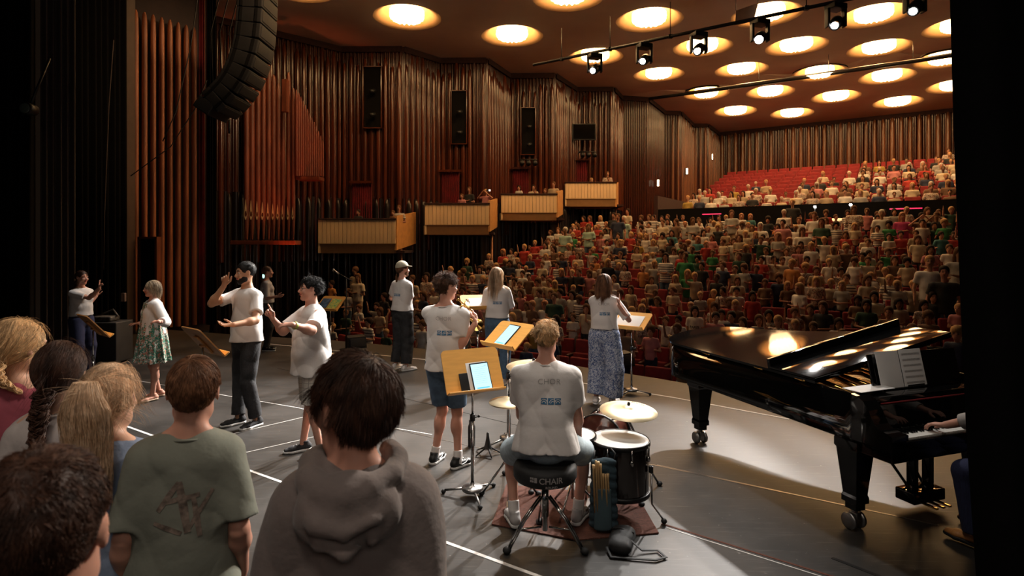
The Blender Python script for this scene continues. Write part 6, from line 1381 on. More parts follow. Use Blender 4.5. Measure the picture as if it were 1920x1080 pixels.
for (x0, y0, x1, y1, w_) in ((-.08, .02, -.02, .12, .02), (-.02, .12, .02, -.06, .028), (-.06, .05, .05, .07, .02), (.02, -.05, .09, .08, .016), (.03, .06, .06, -.08, .02), (-.09, -.02, .0, -.06, .018)):
    d = nz([x1-x0, y1-y0]); nn_ = np.array([-d[1], d[0]])*w_/2; N = 8; P = []
    for i in range(N+1): q = np.array([x0+(x1-x0)*i/N, y0+(y1-y0)*i/N]); k_ = 1-.5*abs(i/N-.5); P += [(*(q+nn_*k_), 0), (*(q-nn_*k_), 0)]
    m.add(P, [(2*i, 2*i+1, 2*i+3, 2*i+2) for i in range(N)])
decal(K4['top'], m, T_((0.01, -.4, 1.20)), Td_((1, 0, 0)), Td_((0, 0, 1)), Td_((0, 1, 0)), mat('faded red print', (.290, .225, .182), .9, var=.3, vs=40), 'back_print')
K3 = kid('girl with high blond ponytail in a pale blue dress, seen from behind', 203, 684, 1.64, (-.20, .98), sex='f', hs=1.14, head=(2, -2), skin='skin', shw=.150,
    top=dict(name='dress_top', mat='chamb', sleeve=.72, hem=.84, e=.018, loose=.03, fold=.009),
    hair=lambda r, H: hair_tied(r, H, H_PALE, tie=(-.01, -.090, .075), seed=33, n=9000, rad=.0008, tail='pony', tail_n=6500, tail_r=.044, loose=900, path=[(-.01, -.090, .075), (-.01, -.135, .085), (.0, -.160, .03), (.01, -.158, -.08), (.02, -.145, -.32)]))
K2 = kid('girl with dark brown braid in an off-white T-shirt, seen from behind', 112, 640, 1.82, (-.32, .95), sex='f', hs=1.13, head=(0, 0), skin='skin', shw=.155,
    top=dict(mat='tee2', sleeve=.75, hem=.84, loose=.03, fold=.009),
    hair=lambda r, H: hair_tied(r, H, H_DARK, tie=(-.01, -.108, -.055), seed=34, n=9000, rad=.0008, tail='braid', tail_r=.030, loose=200, path=[(-.01, -.108, -.045), (-.015, -.140, -.11), (-.02, -.150, -.22), (-.03, -.140, -.34)]))
K1 = kid('girl with blond braided hair in a rose pink T-shirt, seen from behind', 30, 598, 2.05, (.10, 1), sex='f', hs=1.13, head=(10, 0), skin='skin', shw=.160,
    top=dict(mat='pink', sleeve=.8, hem=.84, loose=.03, fold=.007),
    hair=lambda r, H: hair_tied(r, H, H_BLOND, tie=(.035, -.10, -.06), seed=35, n=9000, rad=.0009, tail='braid', tail_r=.026, loose=500, path=[(.035, -.10, -.05), (.055, -.115, -.09), (.085, -.10, -.125), (.115, -.07, -.16)]))
K6 = kid('child with very short dark hair close to the camera, head low at the corner', 72, 842, .70, (-.36, .93), hs=1.14, head=(0, 0), skin='skinpink', shw=.16,
    top=dict(mat='black', sleeve=.8, hem=.84), hair=lambda r, H: hair_short(r, H, H_DARK, 36, 12000, (.012, .022), .0007, lay=(.02, .06), th=.005, lift=.6, jit=.4, grav=.3))

# ================================================================ seats and audience
FST = math.atan2(.5446, -.8387)                       # local +y turned towards the stage
def seat_parts():
    b = MB(); b.bbox((0, -.17, .60), (.48, .09, .56), .04, Matrix.Rotation(.14, 3, 'X'))
    c = MB(); c.bbox((0, -.04, .42), (.46, .12, .40), .045, Matrix.Rotation(.20, 3, 'X'))
    a = MB()
    for s in (-1, 1): a.bbox((s*.255, -.02, .58), (.05, .34, .035), .012); a.bbox((s*.255, -.08, .29), (.03, .16, .58), .008)
    return b, c, a
b, c, a = seat_parts(); WD = mat('seat wood', (.10, .03, .012), .5, var=.1)
ME_B = b.build('backrest', M['redseat']); ME_C = c.build('cushion', M['redseat']); ME_A = a.build('armrest', WD)
whole = MB(); whole.add(b.v, b.f, True); whole.add(c.v, c.f, True); whole.mi = 1; whole.add(a.v, a.f, True); ME_S = whole.build('theatre_seat', [M['redseat'], WD])
SV = np.array([v.co[:] for v in ME_S.data.vertices]); SF = [list(p.vertices) for p in ME_S.data.polygons]; SM = np.array([p.material_index for p in ME_S.data.polygons])
protos = (ME_B, ME_C, ME_A, ME_S)
slots = []
for r in range(NR):
    b0 = bmin(row_a(r, -11)); b = b0+.26+(.12 if r % 2 else 0); k = 0
    while b < 2.6:
        p = hall(row_a(r, b), b, row_z(r)); px = 960+F*p.x/p.y
        if px < 1880 and not (-7.1 < b < -6.3 and r > 8 and False): slots.append((r, k, b, p)); k += 1
        b += .52
tier = []
for r in range(TR):
    b = -7.15; k = 0
    while b < 2.9: tier.append((r, k, b, hall(TA0+TP*r, b, TZ0+TDZ*r))); b += .53; k += 1
def ordw(i): return ORD[min(i, len(ORD)-1)]
n_ = 0; rest = []
for r, k, b, p in slots:
    # seats hidden below the stage edge or past 300 go into the remainder
    if n_ >= 298: rest.append(p); continue
    lab = 'folded red velvet seat, %s row from the stage, %s seat from the balcony wall' % (ordw(r), ordw(k)); th_ = FST+.012*2*(b+4.5)
    if r < 3:
        t = thing('theatre_seat', lab, 'seat', p, th_, 'red seats in the stalls')
        for q in protos[:3]: o = q.copy(); C.objects.link(o); o.parent = t
    else:
        o = ME_S.copy(); C.objects.link(o); o.location = p; o.rotation_euler = (0, 0, th_); tag(o, lab, 'seat', 'red seats in the stalls')
    n_ += 1
def merged(name, verts, faces_l, mids, Ps, rots, mats):
    """one object out of many transformed copies"""
    VV = []; LL = []; ST = []; MI = []; off = 0; lo_ = 0
    for i, (P, th_) in enumerate(zip(Ps, rots)):
        V_, F_, M_ = verts[i % len(verts)], faces_l[i % len(verts)], mids[i]
        c_, s_ = math.cos(th_), math.sin(th_); R_ = np.array([[c_, -s_, 0], [s_, c_, 0], [0, 0, 1]]); VV.append(V_@R_.T+np.array(P)); MI.append(M_)
        LL.append(F_+off); off += len(V_)
    VV = np.concatenate(VV); LL = np.concatenate(LL); MI = np.concatenate(MI); return link(name, npmesh(name, VV, LL, mats, MI))
SF4 = []; SM4 = []
for f, mi in zip(SF, SM):
    if len(f) == 4: SF4.append(f); SM4.append(mi)
    else:
        for i in range(1, len(f)-1, 2): SF4.append([f[0], f[i], f[i+1], f[min(i+2, len(f)-1)]] if i+2 < len(f) else [f[0], f[i], f[i+1], f[i+1]]); SM4.append(mi)
good = [(f, m_) for f, m_ in zip(SF4, SM4) if len(set(f)) == 4]; SFn = np.array([g_[0] for g_ in good]); SMn = np.array([g_[1] for g_ in good])
allp = rest+[p for *_, p in tier]
o = merged('theatre_seat_remainder', [SV], [SFn], [SMn]*len(allp), [p[:] for p in allp], [FST]*len(allp), [M['redseat'], WD]); tag(o, 'rows of red velvet seats filling the rear stalls and the upper tier', 'seats', None, 'stuff')
for q in protos: bpy.data.objects.remove(q)

# ---- audience figures
def crowd_mesh(seed, H=1.35, pose='down', hair='short', seated=False, h=.019, adult=False):
    r = np.random.default_rng(seed); s = H/1.75; hs = 1.0 if adult else 1.18; skin = Sdf(); hz = (1.75-.12*hs); zs = 0
    if seated: zs = -.44
    Hm = np.eye(4); Hm[:3, :3] *= hs; a_ = r.uniform(-.3, .3); c_, s_ = math.cos(a_), math.sin(a_); Hm[:3, :3] = Hm[:3, :3]@np.array([[c_, -s_, 0], [s_, c_, 0], [0, 0, 1]]); Hm[:3, 3] = (0, .01, hz)
    def P(x, y, z): return (Hm@np.array([x, y, z, 1]))[:3]
    skin.ell(P(0, -.01, .02), np.array((.074, .092, .092))*hs, k=.02); skin.ell(P(0, .02, -.04), np.array((.058, .068, .075))*hs, k=.02); skin.cap(P(0, .09, 0), P(0, .105, -.025), .012, k=.01)
    skin.cap((0, -.01, 1.38), P(0, 0, -.08), .046, k=.02); sh = Sdf(); w = .150 if not adult else .17; bk = 1.0 if not adult else 1.15
    sh.fcap((0, 0, .92), (0, 0, 1.15), .15*bk, .115*bk, .138*bk, .11*bk, k=.04); sh.fcap((0, 0, 1.15), (0, 0, 1.34), .138*bk, .11*bk, w, .10, k=.04); sh.cap((-w+.01, 0, 1.375), (w-.01, 0, 1.375), .062, k=.04)
    for sg in (-1, 1):
        S_ = np.array([sg*w, 0, 1.375])
        if pose == 'down': E_ = S_+[sg*.07, -.03, -.26]; W_ = E_+[0, .10, -.22]
        elif pose == 'clasp': E_ = S_+[sg*.07, -.02, -.27]; W_ = np.array([sg*.03, .20, 1.10])
        elif pose == 'up' and sg == 1: E_ = S_+[.10, .10, .05]; W_ = E_+[.0, .06, .24]
        elif pose == 'both': E_ = S_+[sg*.16, .10, -.02]; W_ = np.array([sg*.07, .20, 1.60])
        elif pose == 'folded': E_ = S_+[sg*.06, -.0, -.27]; W_ = np.array([-sg*.06, .16, 1.17])
        else: E_ = S_+[sg*.08, -.02, -.26]; W_ = E_+[-sg*.04, .22, .05]
        sh.cap(S_, S_+(E_-S_)*.75, .056, .062, k=.03, clip=[(S_+(E_-S_)*.62, E_-S_)]); skin.cap(S_, E_, .040, .034, k=.02); skin.cap(E_, W_, .034, .025, k=.015); d = nz(W_-E_); skin.fcap(W_, W_+d*.11, .032, .018, .026, .013, side=(0, 0, 1) if abs(d[2]) < .7 else (0, 1, 0), k=.01)
    pt = Sdf()
    for sg in (-1, 1):
        if seated: kn = np.array([sg*.10, .40, .93]); an = np.array([sg*.10, .42, .53])
        else: kn = np.array([sg*.09, .02, .49]); an = np.array([sg*.09, 0, .08])
        hp = np.array([sg*.08, 0, .92]); pt.cap(hp, kn, .090, .065, k=.03); skin.cap(kn, an, .048, .036, k=.02); skin.fcap(an+[0, -.03, -.04], an+[0, .12, -.05], .035, .03, .04, .02, k=.02)
        pt.cap(kn, kn+(an-kn)*.3, .062, .06, k=.02)
    pt.clip((0, 0, .98), (0, 0, 1)); sh.clip((0, 0, .88), (0, 0, -1)); sh.bumpf(folds(.006, 14, 6, seed))
    hr = Sdf(); hr.ell(P(0, -.016, .026), (HR+.008)*hs); hr.ell(P(0, .115, -.03), np.array((.085, .075, .088))*hs, k=.01, neg=True); hr.clip(P(0, 0, -.075), (0, 0, -1))
    if hair == 'long': hr = Sdf(); hr.ell(P(0, -.016, .03), (HR+.012)*hs); hr.fcap(P(0, -.04, 0), P(0, -.075, -.20), .088*hs, .055*hs, .092*hs, .035*hs, k=.03); hr.ell(P(0, .115, -.04), np.array((.074, .085, .11))*hs, k=.01, neg=True)
    if hair == 'pony': hr.chain([P(0, -.09, .04), P(0, -.16, .01), P(0, -.155, -.14)], [.035, .036, .016], k=.02)
    if hair == 'curly': hr = Sdf(); hr.ell(P(0, -.016, .04), (HR+.016)*hs); hr.ell(P(0, .12, -.03), np.array((.080, .085, .085))*hs, k=.01, neg=True); hr.bumpf(folds(.012, 60, 40, seed)); hr.clip(P(0, 0, -.09), (0, 0, -1))
    VV = []; FF = []; MM = []; off = 0
    for i, S_ in enumerate((skin, sh, hr, pt)):
        v, f = S_.mesh(h*1.3); VV.append(v); FF.append(f+off); MM.append(np.full(len(f), i)); off += len(v)
    e = MB()
    for sg in (-1, 1): e.ell(P(sg*.030, .079, .004), (.011*hs, .006, .008*hs), 4); e.ell(P(sg*.030, .078, .024), (.017*hs, .006, .003), 4)
    e.ell(P(0, .082, -.055), (.02*hs, .006, .005), 4)
    ev = np.array([list(v) for v in e.v]); ef = np.array(e.f); VV.append(ev); FF.append(ef+off); MM.append(np.full(len(ef), 4))
    V_ = np.concatenate(VV)*s; V_[:, 2] += zs*s; return V_, np.concatenate(FF), np.concatenate(MM)
KIDS = [crowd_mesh(100+i, H, p, hr) for i, (H, p, hr) in enumerate([(1.30, 'clasp', 'short'), (1.36, 'down', 'long'), (1.26, 'folded', 'pony'), (1.40, 'down', 'short'), (1.32, 'up', 'short'), (1.34, 'clasp', 'long'), (1.24, 'front', 'short'), (1.42, 'folded', 'long'), (1.36, 'up', 'pony'), (1.38, 'front', 'curly')])]
KPOSE = ['hands together', 'arms down', 'arms folded', 'arms down', 'one hand up', 'hands together', 'hands forward', 'arms folded', 'one hand up', 'hands forward']
KHAIR = ['short', 'long', 'tied', 'short', 'short', 'long', 'short', 'long', 'tied', 'curly']
ADULTS = [crowd_mesh(200+i, H, p, hr, adult=True) for i, (H, p, hr) in enumerate([(1.70, 'clasp', 'short'), (1.66, 'folded', 'long'), (1.78, 'down', 'short'), (1.64, 'both', 'short')])]
SEATED = [crowd_mesh(300+i, H, p, hr, seated=True, adult=True, h=.03) for i, (H, p, hr) in enumerate([(1.70, 'clasp', 'short'), (1.66, 'clasp', 'long'), (1.74, 'folded', 'short'), (1.62, 'front', 'long'), (1.45, 'clasp', 'short')])]
SK = [mat('audience skin', (.50, .25, .15), .6), mat('audience rosy skin', (.44, .20, .13), .6), mat('audience tan skin', (.30, .15, .08), .6), mat('deep skin', (.16, .07, .04), .5)]
HRM = {'blond': mat('crowd blond hair', (.42, .24, .10), .8, spec=.2), 'brown': mat('crowd brown hair', (.10, .045, .02), .8, spec=.15), 'dark': mat('crowd dark hair', (.022, .011, .007), .8, spec=.12), 'grey': mat('crowd grey hair', (.42, .38, .33), .6), 'ginger': mat('crowd ginger hair', (.32, .11, .03), .6), 'redcap': mat('red head covering', (.55, .03, .04), .8)}
DOT = mat('face line', (.05, .02, .015), .7)
SHIRT = {'white': (.70, .66, .60), 'cream': (.58, .48, .34), 'pale grey': (.38, .36, .33), 'black': (.018, .017, .018), 'navy': (.022, .03, .065), 'red': (.42, .035, .025), 'pink': (.52, .20, .20), 'green': (.03, .22, .07), 'teal': (.05, .20, .22), 'orange': (.55, .22, .06), 'brown': (.17, .09, .05), 'mint': (.36, .52, .44), 'dark green': (.02, .06, .035), 'yellow': (.42, .28, .06), 'magenta': (.50, .04, .16), 'beige': (.42, .32, .21)}
SHM = {k: mat('crowd shirt '+k, tuple(x*.82 for x in v), .9, var=.08, vs=9) for k, v in SHIRT.items()}
SHM['striped'] = stripe_mat('crowd shirt striped', (.56, .52, .46), (.06, .05, .07), 16, 2, .35); SHM['patterned'] = pattern_mat('crowd shirt patterned', (.50, .45, .38), [(.08, .06, .06), (.30, .14, .10)], 24)
WT = {'white': 17, 'cream': 11, 'pale grey': 8, 'black': 9, 'navy': 8, 'red': 4, 'pink': 5, 'green': 2, 'teal': 2, 'orange': 1.5, 'brown': 7, 'dark green': 3, 'yellow': .6, 'striped': 6, 'patterned': 7, 'beige': 7}
PANT = [M['denim'], M['blackjean'], SHM['beige'], SHM['navy']]
def proto(name, data):
    me = npmesh(name, data[0], data[1], [SK[0], SHM['white'], HRM['brown'], PANT[0], DOT], data[2]); o = bpy.data.objects.new('person', me); return o
PK = [proto('audience child', d) for d in KIDS]; PA = [proto('audience adult', d) for d in ADULTS]; PS = [proto('audience seated', d) for d in SEATED]
def put(pr, p, th_, lab, shirt, hair, sk, pant, group, sc_=1.0):
    o = pr.copy(); C.objects.link(o); o.location = p; o.rotation_euler = (0, 0, th_); o.scale = (sc_,)*3
    for s_, m_ in zip(o.material_slots, (SK[sk], SHM[shirt], HRM[hair], PANT[pant], DOT)): s_.link = 'OBJECT'; s_.material = m_
    return tag(o, lab, 'person', group)
def row_floor(a, b): r = (a-10.05-curve(b))/ROWP; return r, row_z(min(13, round(r)))
R_ = np.random.default_rng(11)
def pick(w): k = list(w); v = np.array(list(w.values()), float); return k[R_.choice(len(k), p=v/v.sum())]
# people one can pick out in the photograph: column, head top, figure, shirt, hair, what is special
SPEC = [(1060, 425, 'A0', 'mint', 'grey', 'grey-haired adult in mint shirt standing beside the balcony wall, upper stalls'), (1104, 419, 'A1', 'mint', 'brown', 'adult in mint shirt and dark bottoms near the wall under the highest balcony box'),
        (1170, 404, 'A2', 'mint', 'grey', 'tall adult in long mint shirt towering over children, rear stalls'), (983, 457, 'K3', 'red', 'blond', 'child in red shirt in the red-clad cluster by the wall, tallest of it'), (993, 460, 'K6', 'red', 'brown', 'second child of the red-clad cluster beside the balcony wall, brown-haired'),
        (1003, 450, 'K0', 'red', 'blond', 'child in red shirt standing a row behind the red-clad cluster'), (1024, 454, 'K5', 'cream', 'blond', 'blond child in cream top beside the tall patterned child near the balcony pole'), (1036, 457, 'K7', 'patterned', 'brown', 'tall child in patterned dress below the pole of the third balcony box'),
        (1113, 462, 'K0', 'green', 'blond', 'child in green shirt with pale letters, upper stalls by the wall'), (1298, 461, 'K3', 'green', 'brown', 'child in green shirt, uppermost of the green-shirted group in the middle stalls'), (1308, 476, 'K9', 'dark green', 'dark', 'child in dark green shirt beside the green-shirted pair in the middle stalls'),
        (1336, 468, 'K0', 'green', 'brown', 'child in bright green shirt with white print in the middle stalls'), (1366, 455, 'K6', 'green', 'brown', 'child in green shirt two rows behind the one with white print'), (1386, 472, 'K3', 'dark green', 'brown', 'child in dark green printed shirt next to the open aisle seat'),
        (1241, 466, 'K3', 'teal', 'dark', 'child in teal blue shirt in the middle stalls'), (1411, 545, 'K1', 'red', 'dark', 'child in bright red shirt beside empty red seats in the lower stalls'), (1232, 553, 'K8', 'red', 'brown', 'child in deep red shirt behind the wide music stand'),
        (1303, 572, 'K1', 'white', 'dark', 'girl with long dark hair in white shirt reading PARIS'), (1353, 577, 'K4', 'white', 'dark', 'dark-haired child in white shirt seen above the piano tail'), (1272, 590, 'K3', 'white', 'dark', 'dark-haired child in white T-shirt beside the girl reading PARIS'),
        (1442, 580, 'K5', 'patterned', 'dark', 'dark-haired child in patterned top above the middle of the piano lid'), (1436, 463, 'K3', 'white', 'brown', 'brown-haired child in large white shirt with dark print, middle stalls'), (1426, 416, 'A1', 'white', 'grey', 'adult in white blouse standing among children in the rear stalls'),
        (1618, 472, 'K3', 'green', 'dark', 'child in vivid green shirt near the piano player\'s side, middle stalls'), (1665, 463, 'K4', 'green', 'brown', 'child in vivid green shirt turned aside, one row above another green one'), (1696, 476, 'K0', 'dark green', 'brown', 'child in dark green shirt by the pianist-side stalls, third of the greens'),
        (1770, 497, 'A2', 'black', 'dark', 'bearded-looking adult in black standing by the curtain edge in the stalls'), (1780, 457, 'K3', 'white', 'brown', 'boy in white buttoned shirt with dark bow tie next to the curtain'), (1745, 459, 'K5', 'pink', 'dark', 'dark-haired child in pink top near the curtain edge'),
        (1546, 566, 'K6', 'brown', 'redcap', 'child with bright red head covering above the piano lid'), (1587, 512, 'K3', 'striped', 'brown', 'child in striped shirt, smaller of the two striped ones near the curtain'), (1668, 514, 'K3', 'striped', 'blond', 'blond child in striped shirt, taller of the two striped ones near the curtain'),
        (1525, 602, 'K3', 'black', 'brown', 'child in black jersey with number 96 just above the piano lid'), (1573, 595, 'K5', 'white', 'dark', 'dark-haired child in white beside the one in the numbered jersey'), (1470, 392, 'A0', 'white', 'grey', 'grey-haired adult in white standing at the rear aisle below the mixing desk'),
        (1653, 392, 'A2', 'white', 'grey', 'broad grey-haired adult in white shirt standing at the rear aisle'), (1692, 397, 'A1', 'magenta', 'ginger', 'adult in magenta top standing at the rear aisle'), (1728, 398, 'A3', 'brown', 'dark', 'adult holding both hands up to take a picture at the rear aisle'),
        (1756, 397, 'A3', 'black', 'brown', 'adult in black holding a device overhead beside the curtain'), (1505, 425, 'A1', 'white', 'brown', 'adult in white top amid the centre of the rear stalls'), (1440, 404, 'K9', 'black', 'dark', 'curly-haired person in black at the rear of the stalls'),
        (666, 499, 'A2', 'beige', 'brown', 'adult in beige standing against the dark wall behind the capped singer'), (671, 512, 'A1', 'cream', 'brown', 'adult in cream dress with folded arms standing against the dark wall'), (652, 540, 'K5', 'white', 'brown', 'long-haired child in white below the adult with folded arms'),
        (712, 575, 'K5', 'cream', 'brown', 'child in pale pinafore dress clasping hands just past the stage edge'), (706, 565, 'K8', 'pale grey', 'dark', 'child with white hairband by the stage edge'), (720, 548, 'K3', 'black', 'dark', 'child in black behind the one in the pinafore dress'), (648, 580, 'K0', 'dark green', 'brown', 'child in dark green shirt at the stage edge beside the monitor box'),
        (673, 570, 'K6', 'white', 'brown', 'small child in white between the green shirt and the pinafore dress'), (785, 585, 'K7', 'striped', 'dark', 'child in striped top right behind the capped singer'), (622, 525, 'K3', 'orange', 'dark', 'child in orange shirt beside the colourful songbooks'), (800, 510, 'A1', 'patterned', 'dark', 'adult in patterned blouse behind the trumpet player by the wall'),
        (773, 515, 'A0', 'beige', 'brown', 'adult in beige next to the capped singer\'s shoulder'), (1750, 545, 'K1', 'black', 'dark', 'dark-haired child in black top beside the curtain, lower stalls'), (1625, 560, 'K5', 'dark green', 'dark', 'dark long-haired child talking to a neighbour, lower stalls near the piano lid'), (1685, 558, 'K5', 'cream', 'dark', 'dark long-haired child in cream facing the dark-haired talker')]
occ = []; used_i = 0
for px, py, fg, shirt, hair, lab in SPEC:
    pr = (PA if fg[0] == 'A' else PK)[int(fg[1])]; Ht = max(v.co.z for v in pr.data.vertices); best = None
    for Y in np.arange(8.6, 24, .05):
        p = at(px, py, Y); a = NA[0]*p.x+NA[1]*p.y; b = UB[0]*p.x+UB[1]*p.y; r, z = row_floor(a, b)
        if r < -.6 or r > 14.4: continue
        e = abs(p.z-(z+Ht))
        if best is None or e < best[0]: best = (e, p, a, b, z)
    e, p, a, b, z = best; q = V((p.x, p.y, z)); r, _ = row_floor(a, b)
    o = put(pr, q, FST+R_.normal()*.12, lab, shirt, hair, int(R_.choice([0, 1, 2])), int(R_.choice(4)), 'audience standing in the stalls', min(1.12, max(.80, (p.z-z)/Ht))); occ.append(q); used_i += 1
    for key, txt, sz in (('PARIS', 'PARIS', .075), ('96', '96', .15)):
        if key in lab:
            tm = text_mb(txt, sz, 0, 0, .002); bv = BVHTree.FromPolygons([v.co[:] for v in pr.data.vertices], [pl.vertices[:] for pl in pr.data.polygons]); vs = []
            for x, y, z_ in tm.v: hit = bv.ray_cast(V((-x, .6, 1.0*Ht/1.42*.96+y-.02)), V((0, -1, 0))); vs.append((hit[0] or V((-x, .12, 1)))+V((0, .006, 0)))
            tm.v = vs; tm.build('lettering', M['rubber'] if key == 'PARIS' else M['tee'], o)
stuffP = []
def near(q, d=.40): return any((q-o_).length < d for o_ in occ)
cnt_row = {}
for r, k, b, p in slots:
    q = p+hall(-.16, R_.uniform(-.06, .06)); px = 960+F*q.x/q.y
    dens = .93 if r > 1 else .80
    if r > 11: dens = .8
    if -3.5 < b < 2.7 and 5 < r < 10: dens = .85
    if R_.random() > dens or near(q): continue
    if r <= 1 and b < -9.5: dens = .6
    i = int(R_.choice(len(PK))); sh_ = pick(WT)
    if r >= 9 and sh_ in ('black', 'navy', 'brown') and R_.random() < .5: sh_ = pick({'white': 5, 'cream': 4, 'pale grey': 2})
    if b < -8.5 and r > 8 and R_.random() < .25: sh_ = pick({'red': 2, 'mint': 2, 'pale grey': 2})
    hr_ = pick({'blond': 4, 'brown': 5, 'dark': 4, 'ginger': .6}); adult = R_.random() < (.03 if r < 10 else .12)
    if used_i < 296:
        n1 = cnt_row.get(r, 0); cnt_row[r] = n1+1
        lab = '%s-haired %s in %s shirt, %s, %s row from stage, %s from wall' % (hr_, 'adult' if adult else 'child', sh_, ('standing' if adult else KPOSE[i]), ordw(r), ordw(k))
        pr = PA[int(R_.choice(3))] if adult else PK[i]
        put(pr, q, FST+R_.normal()*.22, lab, sh_, hr_, int(R_.choice(4, p=[.42, .35, .15, .08])), int(R_.choice(4)), 'audience standing in the stalls', R_.uniform(.90, 1.06)); used_i += 1
    else: stuffP.append((0 if adult else 1, q, sh_, hr_))
    if not adult and R_.random() < .42 and r > 1:            # a child squeezed in between two seats
        q2 = q+hall(.12, .27); stuffP.append((1, q2, pick(WT), hr_)) if not near(q2, .25) else None
matl = SK+list(SHM.values())+list(HRM.values())+PANT+[DOT]; mi_ = {m_.name: i for i, m_ in enumerate(matl)}
VL = []; FL = []; ML = []; PL = []; RL_ = []
def addstuff(d, q, th_, sh_, hr_):
    VL.append(d[0]); FL.append(d[1]); PL.append(q[:]); RL_.append(th_); mp = np.array([mi_[SK[int(R_.choice(4, p=[.45, .35, .15, .05]))].name], mi_[SHM[sh_].name], mi_[HRM[hr_].name], mi_[PANT[int(R_.choice(4))].name], mi_[DOT.name]]); ML.append(mp[d[2]])
for t_, q, sh_, hr_ in stuffP: addstuff(KIDS[int(R_.choice(10))] if t_ else ADULTS[int(R_.choice(3))], q, FST+R_.normal()*.2, sh_, hr_)
TW = {'white': 6, 'cream': 8, 'beige': 5, 'pale grey': 4, 'black': 5, 'brown': 4, 'orange': 1, 'yellow': 1, 'patterned': 4, 'pink': 2, 'navy': 2, 'striped': 2, 'red': 1}
for r, k, b, p in tier:
    # dense low and towards the pianist's side, sparse high and towards the wall
    f_ = (b+7.2)/9.8; pr_ = .68 if r < 3 else .60*f_**.45 if r < 5 else .95*max(0, f_-.25)**.7 if r < 8 else .9*max(0, f_-.62)
    if b > -1 and r < 8: pr_ = .88
    if R_.random() > pr_: continue
    q = p+hall(.02, R_.uniform(-.05, .05)); addstuff(SEATED[int(R_.choice(5))], q, FST+R_.normal()*.15, pick(TW), pick({'blond': 2, 'brown': 5, 'dark': 4, 'grey': 3}))
VV = []; LL = []; MI = []; off = 0
for V_, F_, M_, P_, th_ in zip(VL, FL, ML, PL, RL_):
    c_, s_ = math.cos(th_), math.sin(th_); Rm_ = np.array([[c_, -s_, 0], [s_, c_, 0], [0, 0, 1]]); VV.append(V_@Rm_.T+np.array(P_)); LL.append(F_+off); MI.append(M_); off += len(V_)
o = link('seated_audience', npmesh('seated audience', np.concatenate(VV), np.concatenate(LL), matl, np.concatenate(MI))); tag(o, 'seated audience filling the red upper tier and the far rows of the stalls', 'audience', None, 'stuff')
print('audience individuals', used_i, 'stuff', len(VL), 'seats', len(slots), len(tier))
# people in the balcony boxes
BP = [(672, 392, 0, 'K3', 'dark', 'black', 'dark-haired child peering over the lowest balcony box'), (748, 384, 0, 'A0', 'brown', 'striped', 'person in white with dark stripes leaning at the corner of the lowest balcony box'), (737, 394, 0, 'K6', 'brown', 'brown', 'child leaning on the rail beside the striped person in the lowest box'),
      (866, 363, 1, 'K0', 'brown', 'pink', 'child in pale pink leaning on the rail of the second balcony box'), (880, 350, 1, 'A1', 'brown', 'black', 'woman in black top standing in the second balcony box'), (911, 354, 1, 'A3', 'blond', 'pink', 'person in salmon shirt holding up a phone light in the second balcony box'),
      (973, 347, 2, 'K1', 'dark', 'white', 'long-haired child in white vest in the third balcony box'), (1000, 346, 2, 'A1', 'dark', 'cream', 'adult behind a child in the middle of the third balcony box'), (1003, 355, 2, 'K6', 'brown', 'cream', 'child with chin on the rail in the middle of the third balcony box'), (1022, 353, 2, 'K0', 'brown', 'brown', 'child leaning on the rail next to the man in the third balcony box'),
      (1038, 340, 2, 'A2', 'brown', 'beige', 'man stretching out an arm at the corner of the third balcony box'), (1109, 333, 3, 'K1', 'blond', 'cream', 'child resting chin on the rail of the highest balcony box'), (1139, 321, 3, 'A1', 'brown', 'patterned', 'adult in patterned top standing in the highest balcony box'), (1141, 331, 3, 'K6', 'brown', 'brown', 'small child in front of the adult in the highest balcony box')]
for px, py, bi, fg, hair, shirt, lab in BP:
    Y = BOX[bi][6]+(.30 if fg[0] == 'K' else .60); pr = (PA if fg[0] == 'A' else PK)[int(fg[1])]; Ht = max(v.co.z for v in pr.data.vertices); p = at(px, py, Y); zf_ = at(0, BOX[bi][5], BOX[bi][6]).z+.1
    put(pr, V((p.x, p.y, p.z-Ht*.9)), math.atan2(.35, -.95)+R_.normal()*.1, lab, shirt, hair, 1, 1, 'people in the balcony boxes', .9)
p = at(916, 357, BOX[1][6]+.25); m = MB(); m.bbox(p, (.15, .012, .08), .004); o = tag(m.build('phone', M['blackmetal']), 'phone held up with its white light on in the second balcony box', 'phone')
g = MB(); g.ell(p+V((.04, -.012, 0)), (.022, .006, .022), 8); g.build('flash_light', mat('phone flash', (1, 1, 1), .3, emit=(1, 1, .95), es=80, var=0), o)
for bi in range(4):
    x0, x1, x2, yt, yp, yb, Y, up, xl = BOX[bi]
    for k in range(2): p = at(x0+(x1-x0)*(.62+.22*k), yt, Y+.75); o = thing('box_chair', 'red velvet chair in the %s balcony box, %s from its end panel' % (BOXN[bi].split(' and')[0], ORD[k]), 'chair', (p.x, p.y, at(0, yb, Y).z+.1), math.atan2(.35, -.95)); m = MB(); m.bbox((0, -.17, .60), (.46, .08, .62), .03); m.build('backrest', M['redseat'], o); m = MB(); m.bbox((0, .05, .40), (.46, .42, .10), .03); m.build('cushion', M['redseat'], o)
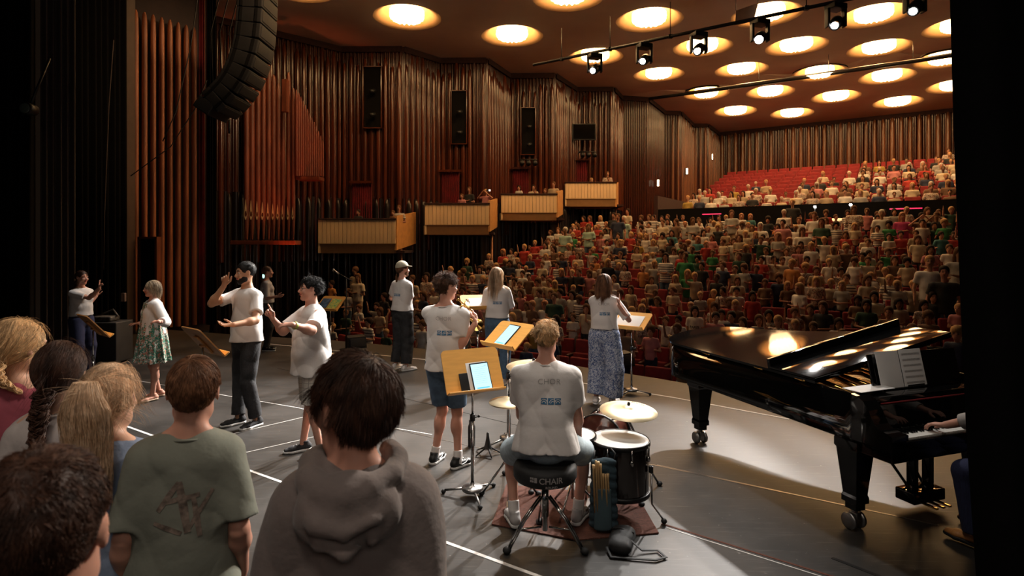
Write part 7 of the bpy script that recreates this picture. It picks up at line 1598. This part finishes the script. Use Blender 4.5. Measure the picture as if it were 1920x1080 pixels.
# ---- rear aisle: mixing desk, rails, two small lamps, pink strips
t = thing('mixing_desk', 'long dark mixing desk with pale edges in front of the upper tier', 'mixing desk', hall(22.9, -1.6, 1.9), RZ)
m = MB(); m.bbox((0, 0, .45), (4.6, .6, .9), .02); m.build('desk_body', M['blackmetal'], t); m = MB(); m.bbox((.35, -.25, 1.02), (2.0, .25, .10), .02, Matrix.Rotation(.4, 3, 'X')); m.build('console', M['steel'], t); m = MB(); m.tube([(-2.3, -.32, .80), (2.3, -.32, .80)], .018, 6); m.build('edge_rail', M['steel'], t)
for i, (px, py) in enumerate(((1528, 388), (1595, 384))):
    p = at(px, py, 20.6 if i == 0 else 19.9); m = MB(); m.tube([p, p+V((0, 0, -.6))], .012, 5); t = tag(m.build('desk_lamp', M['blackmetal']), 'tiny bright desk lamp at the mixing desk, %s from the wall side' % ORD[i], 'lamp', 'desk lamps'); g = MB(); g.ell(p, (.045, .045, .045), 8); g.build('bulb', mat('bulb', (1, 1, 1), .3, emit=(1, .97, .92), es=40, var=0), t)
for i, (x0, x1, py, Y) in enumerate(((1317, 1352, 402, 23.0), (1668, 1728, 392, 19.0))):
    a = at(x0, py, Y); d = V((UB[0], UB[1], 0)); k = x1; L = 0.0
    while 960+F*(a.x+d.x*L)/(a.y+d.y*L) < x1: L += .02
    m = MB(); m.tube([a, a+d*L], .02, 6); tag(m.build('strip_light', mat('pink strip', (.8, .05, .2), .5, emit=(1, .03, .12), es=.8, var=0)), 'thin pink-red glowing strip on the dark tier front, %s' % ('by the wall' if i == 0 else 'by the curtain'), 'light strip')
for i, px in enumerate((1330, 1405, 1680, 1615)):
    p = at(px, 405, 21.5 if i < 2 else 18.9); 
# fluorescent-like small light under the highest box
p = at(1059, 391, 24.5); m = MB(); m.bbox(p, (.10, .05, .10), .01); tag(m.build('exit_lamp', mat('cold lamp', (.7, .9, .85), .4, emit=(.55, .9, .8), es=4, var=0)), 'small cold white lamp under the highest balcony box', 'lamp')
p = at(495, 518, 13.5); m = MB(); m.bbox(p, (.07, .03, .09), .01); tag(m.build('cue_light', mat('cue lamp', (.5, .9, .8), .4, emit=(.4, .95, .75), es=1.5, var=0)), 'small greenish cue light on the wall behind the woman far back', 'lamp')
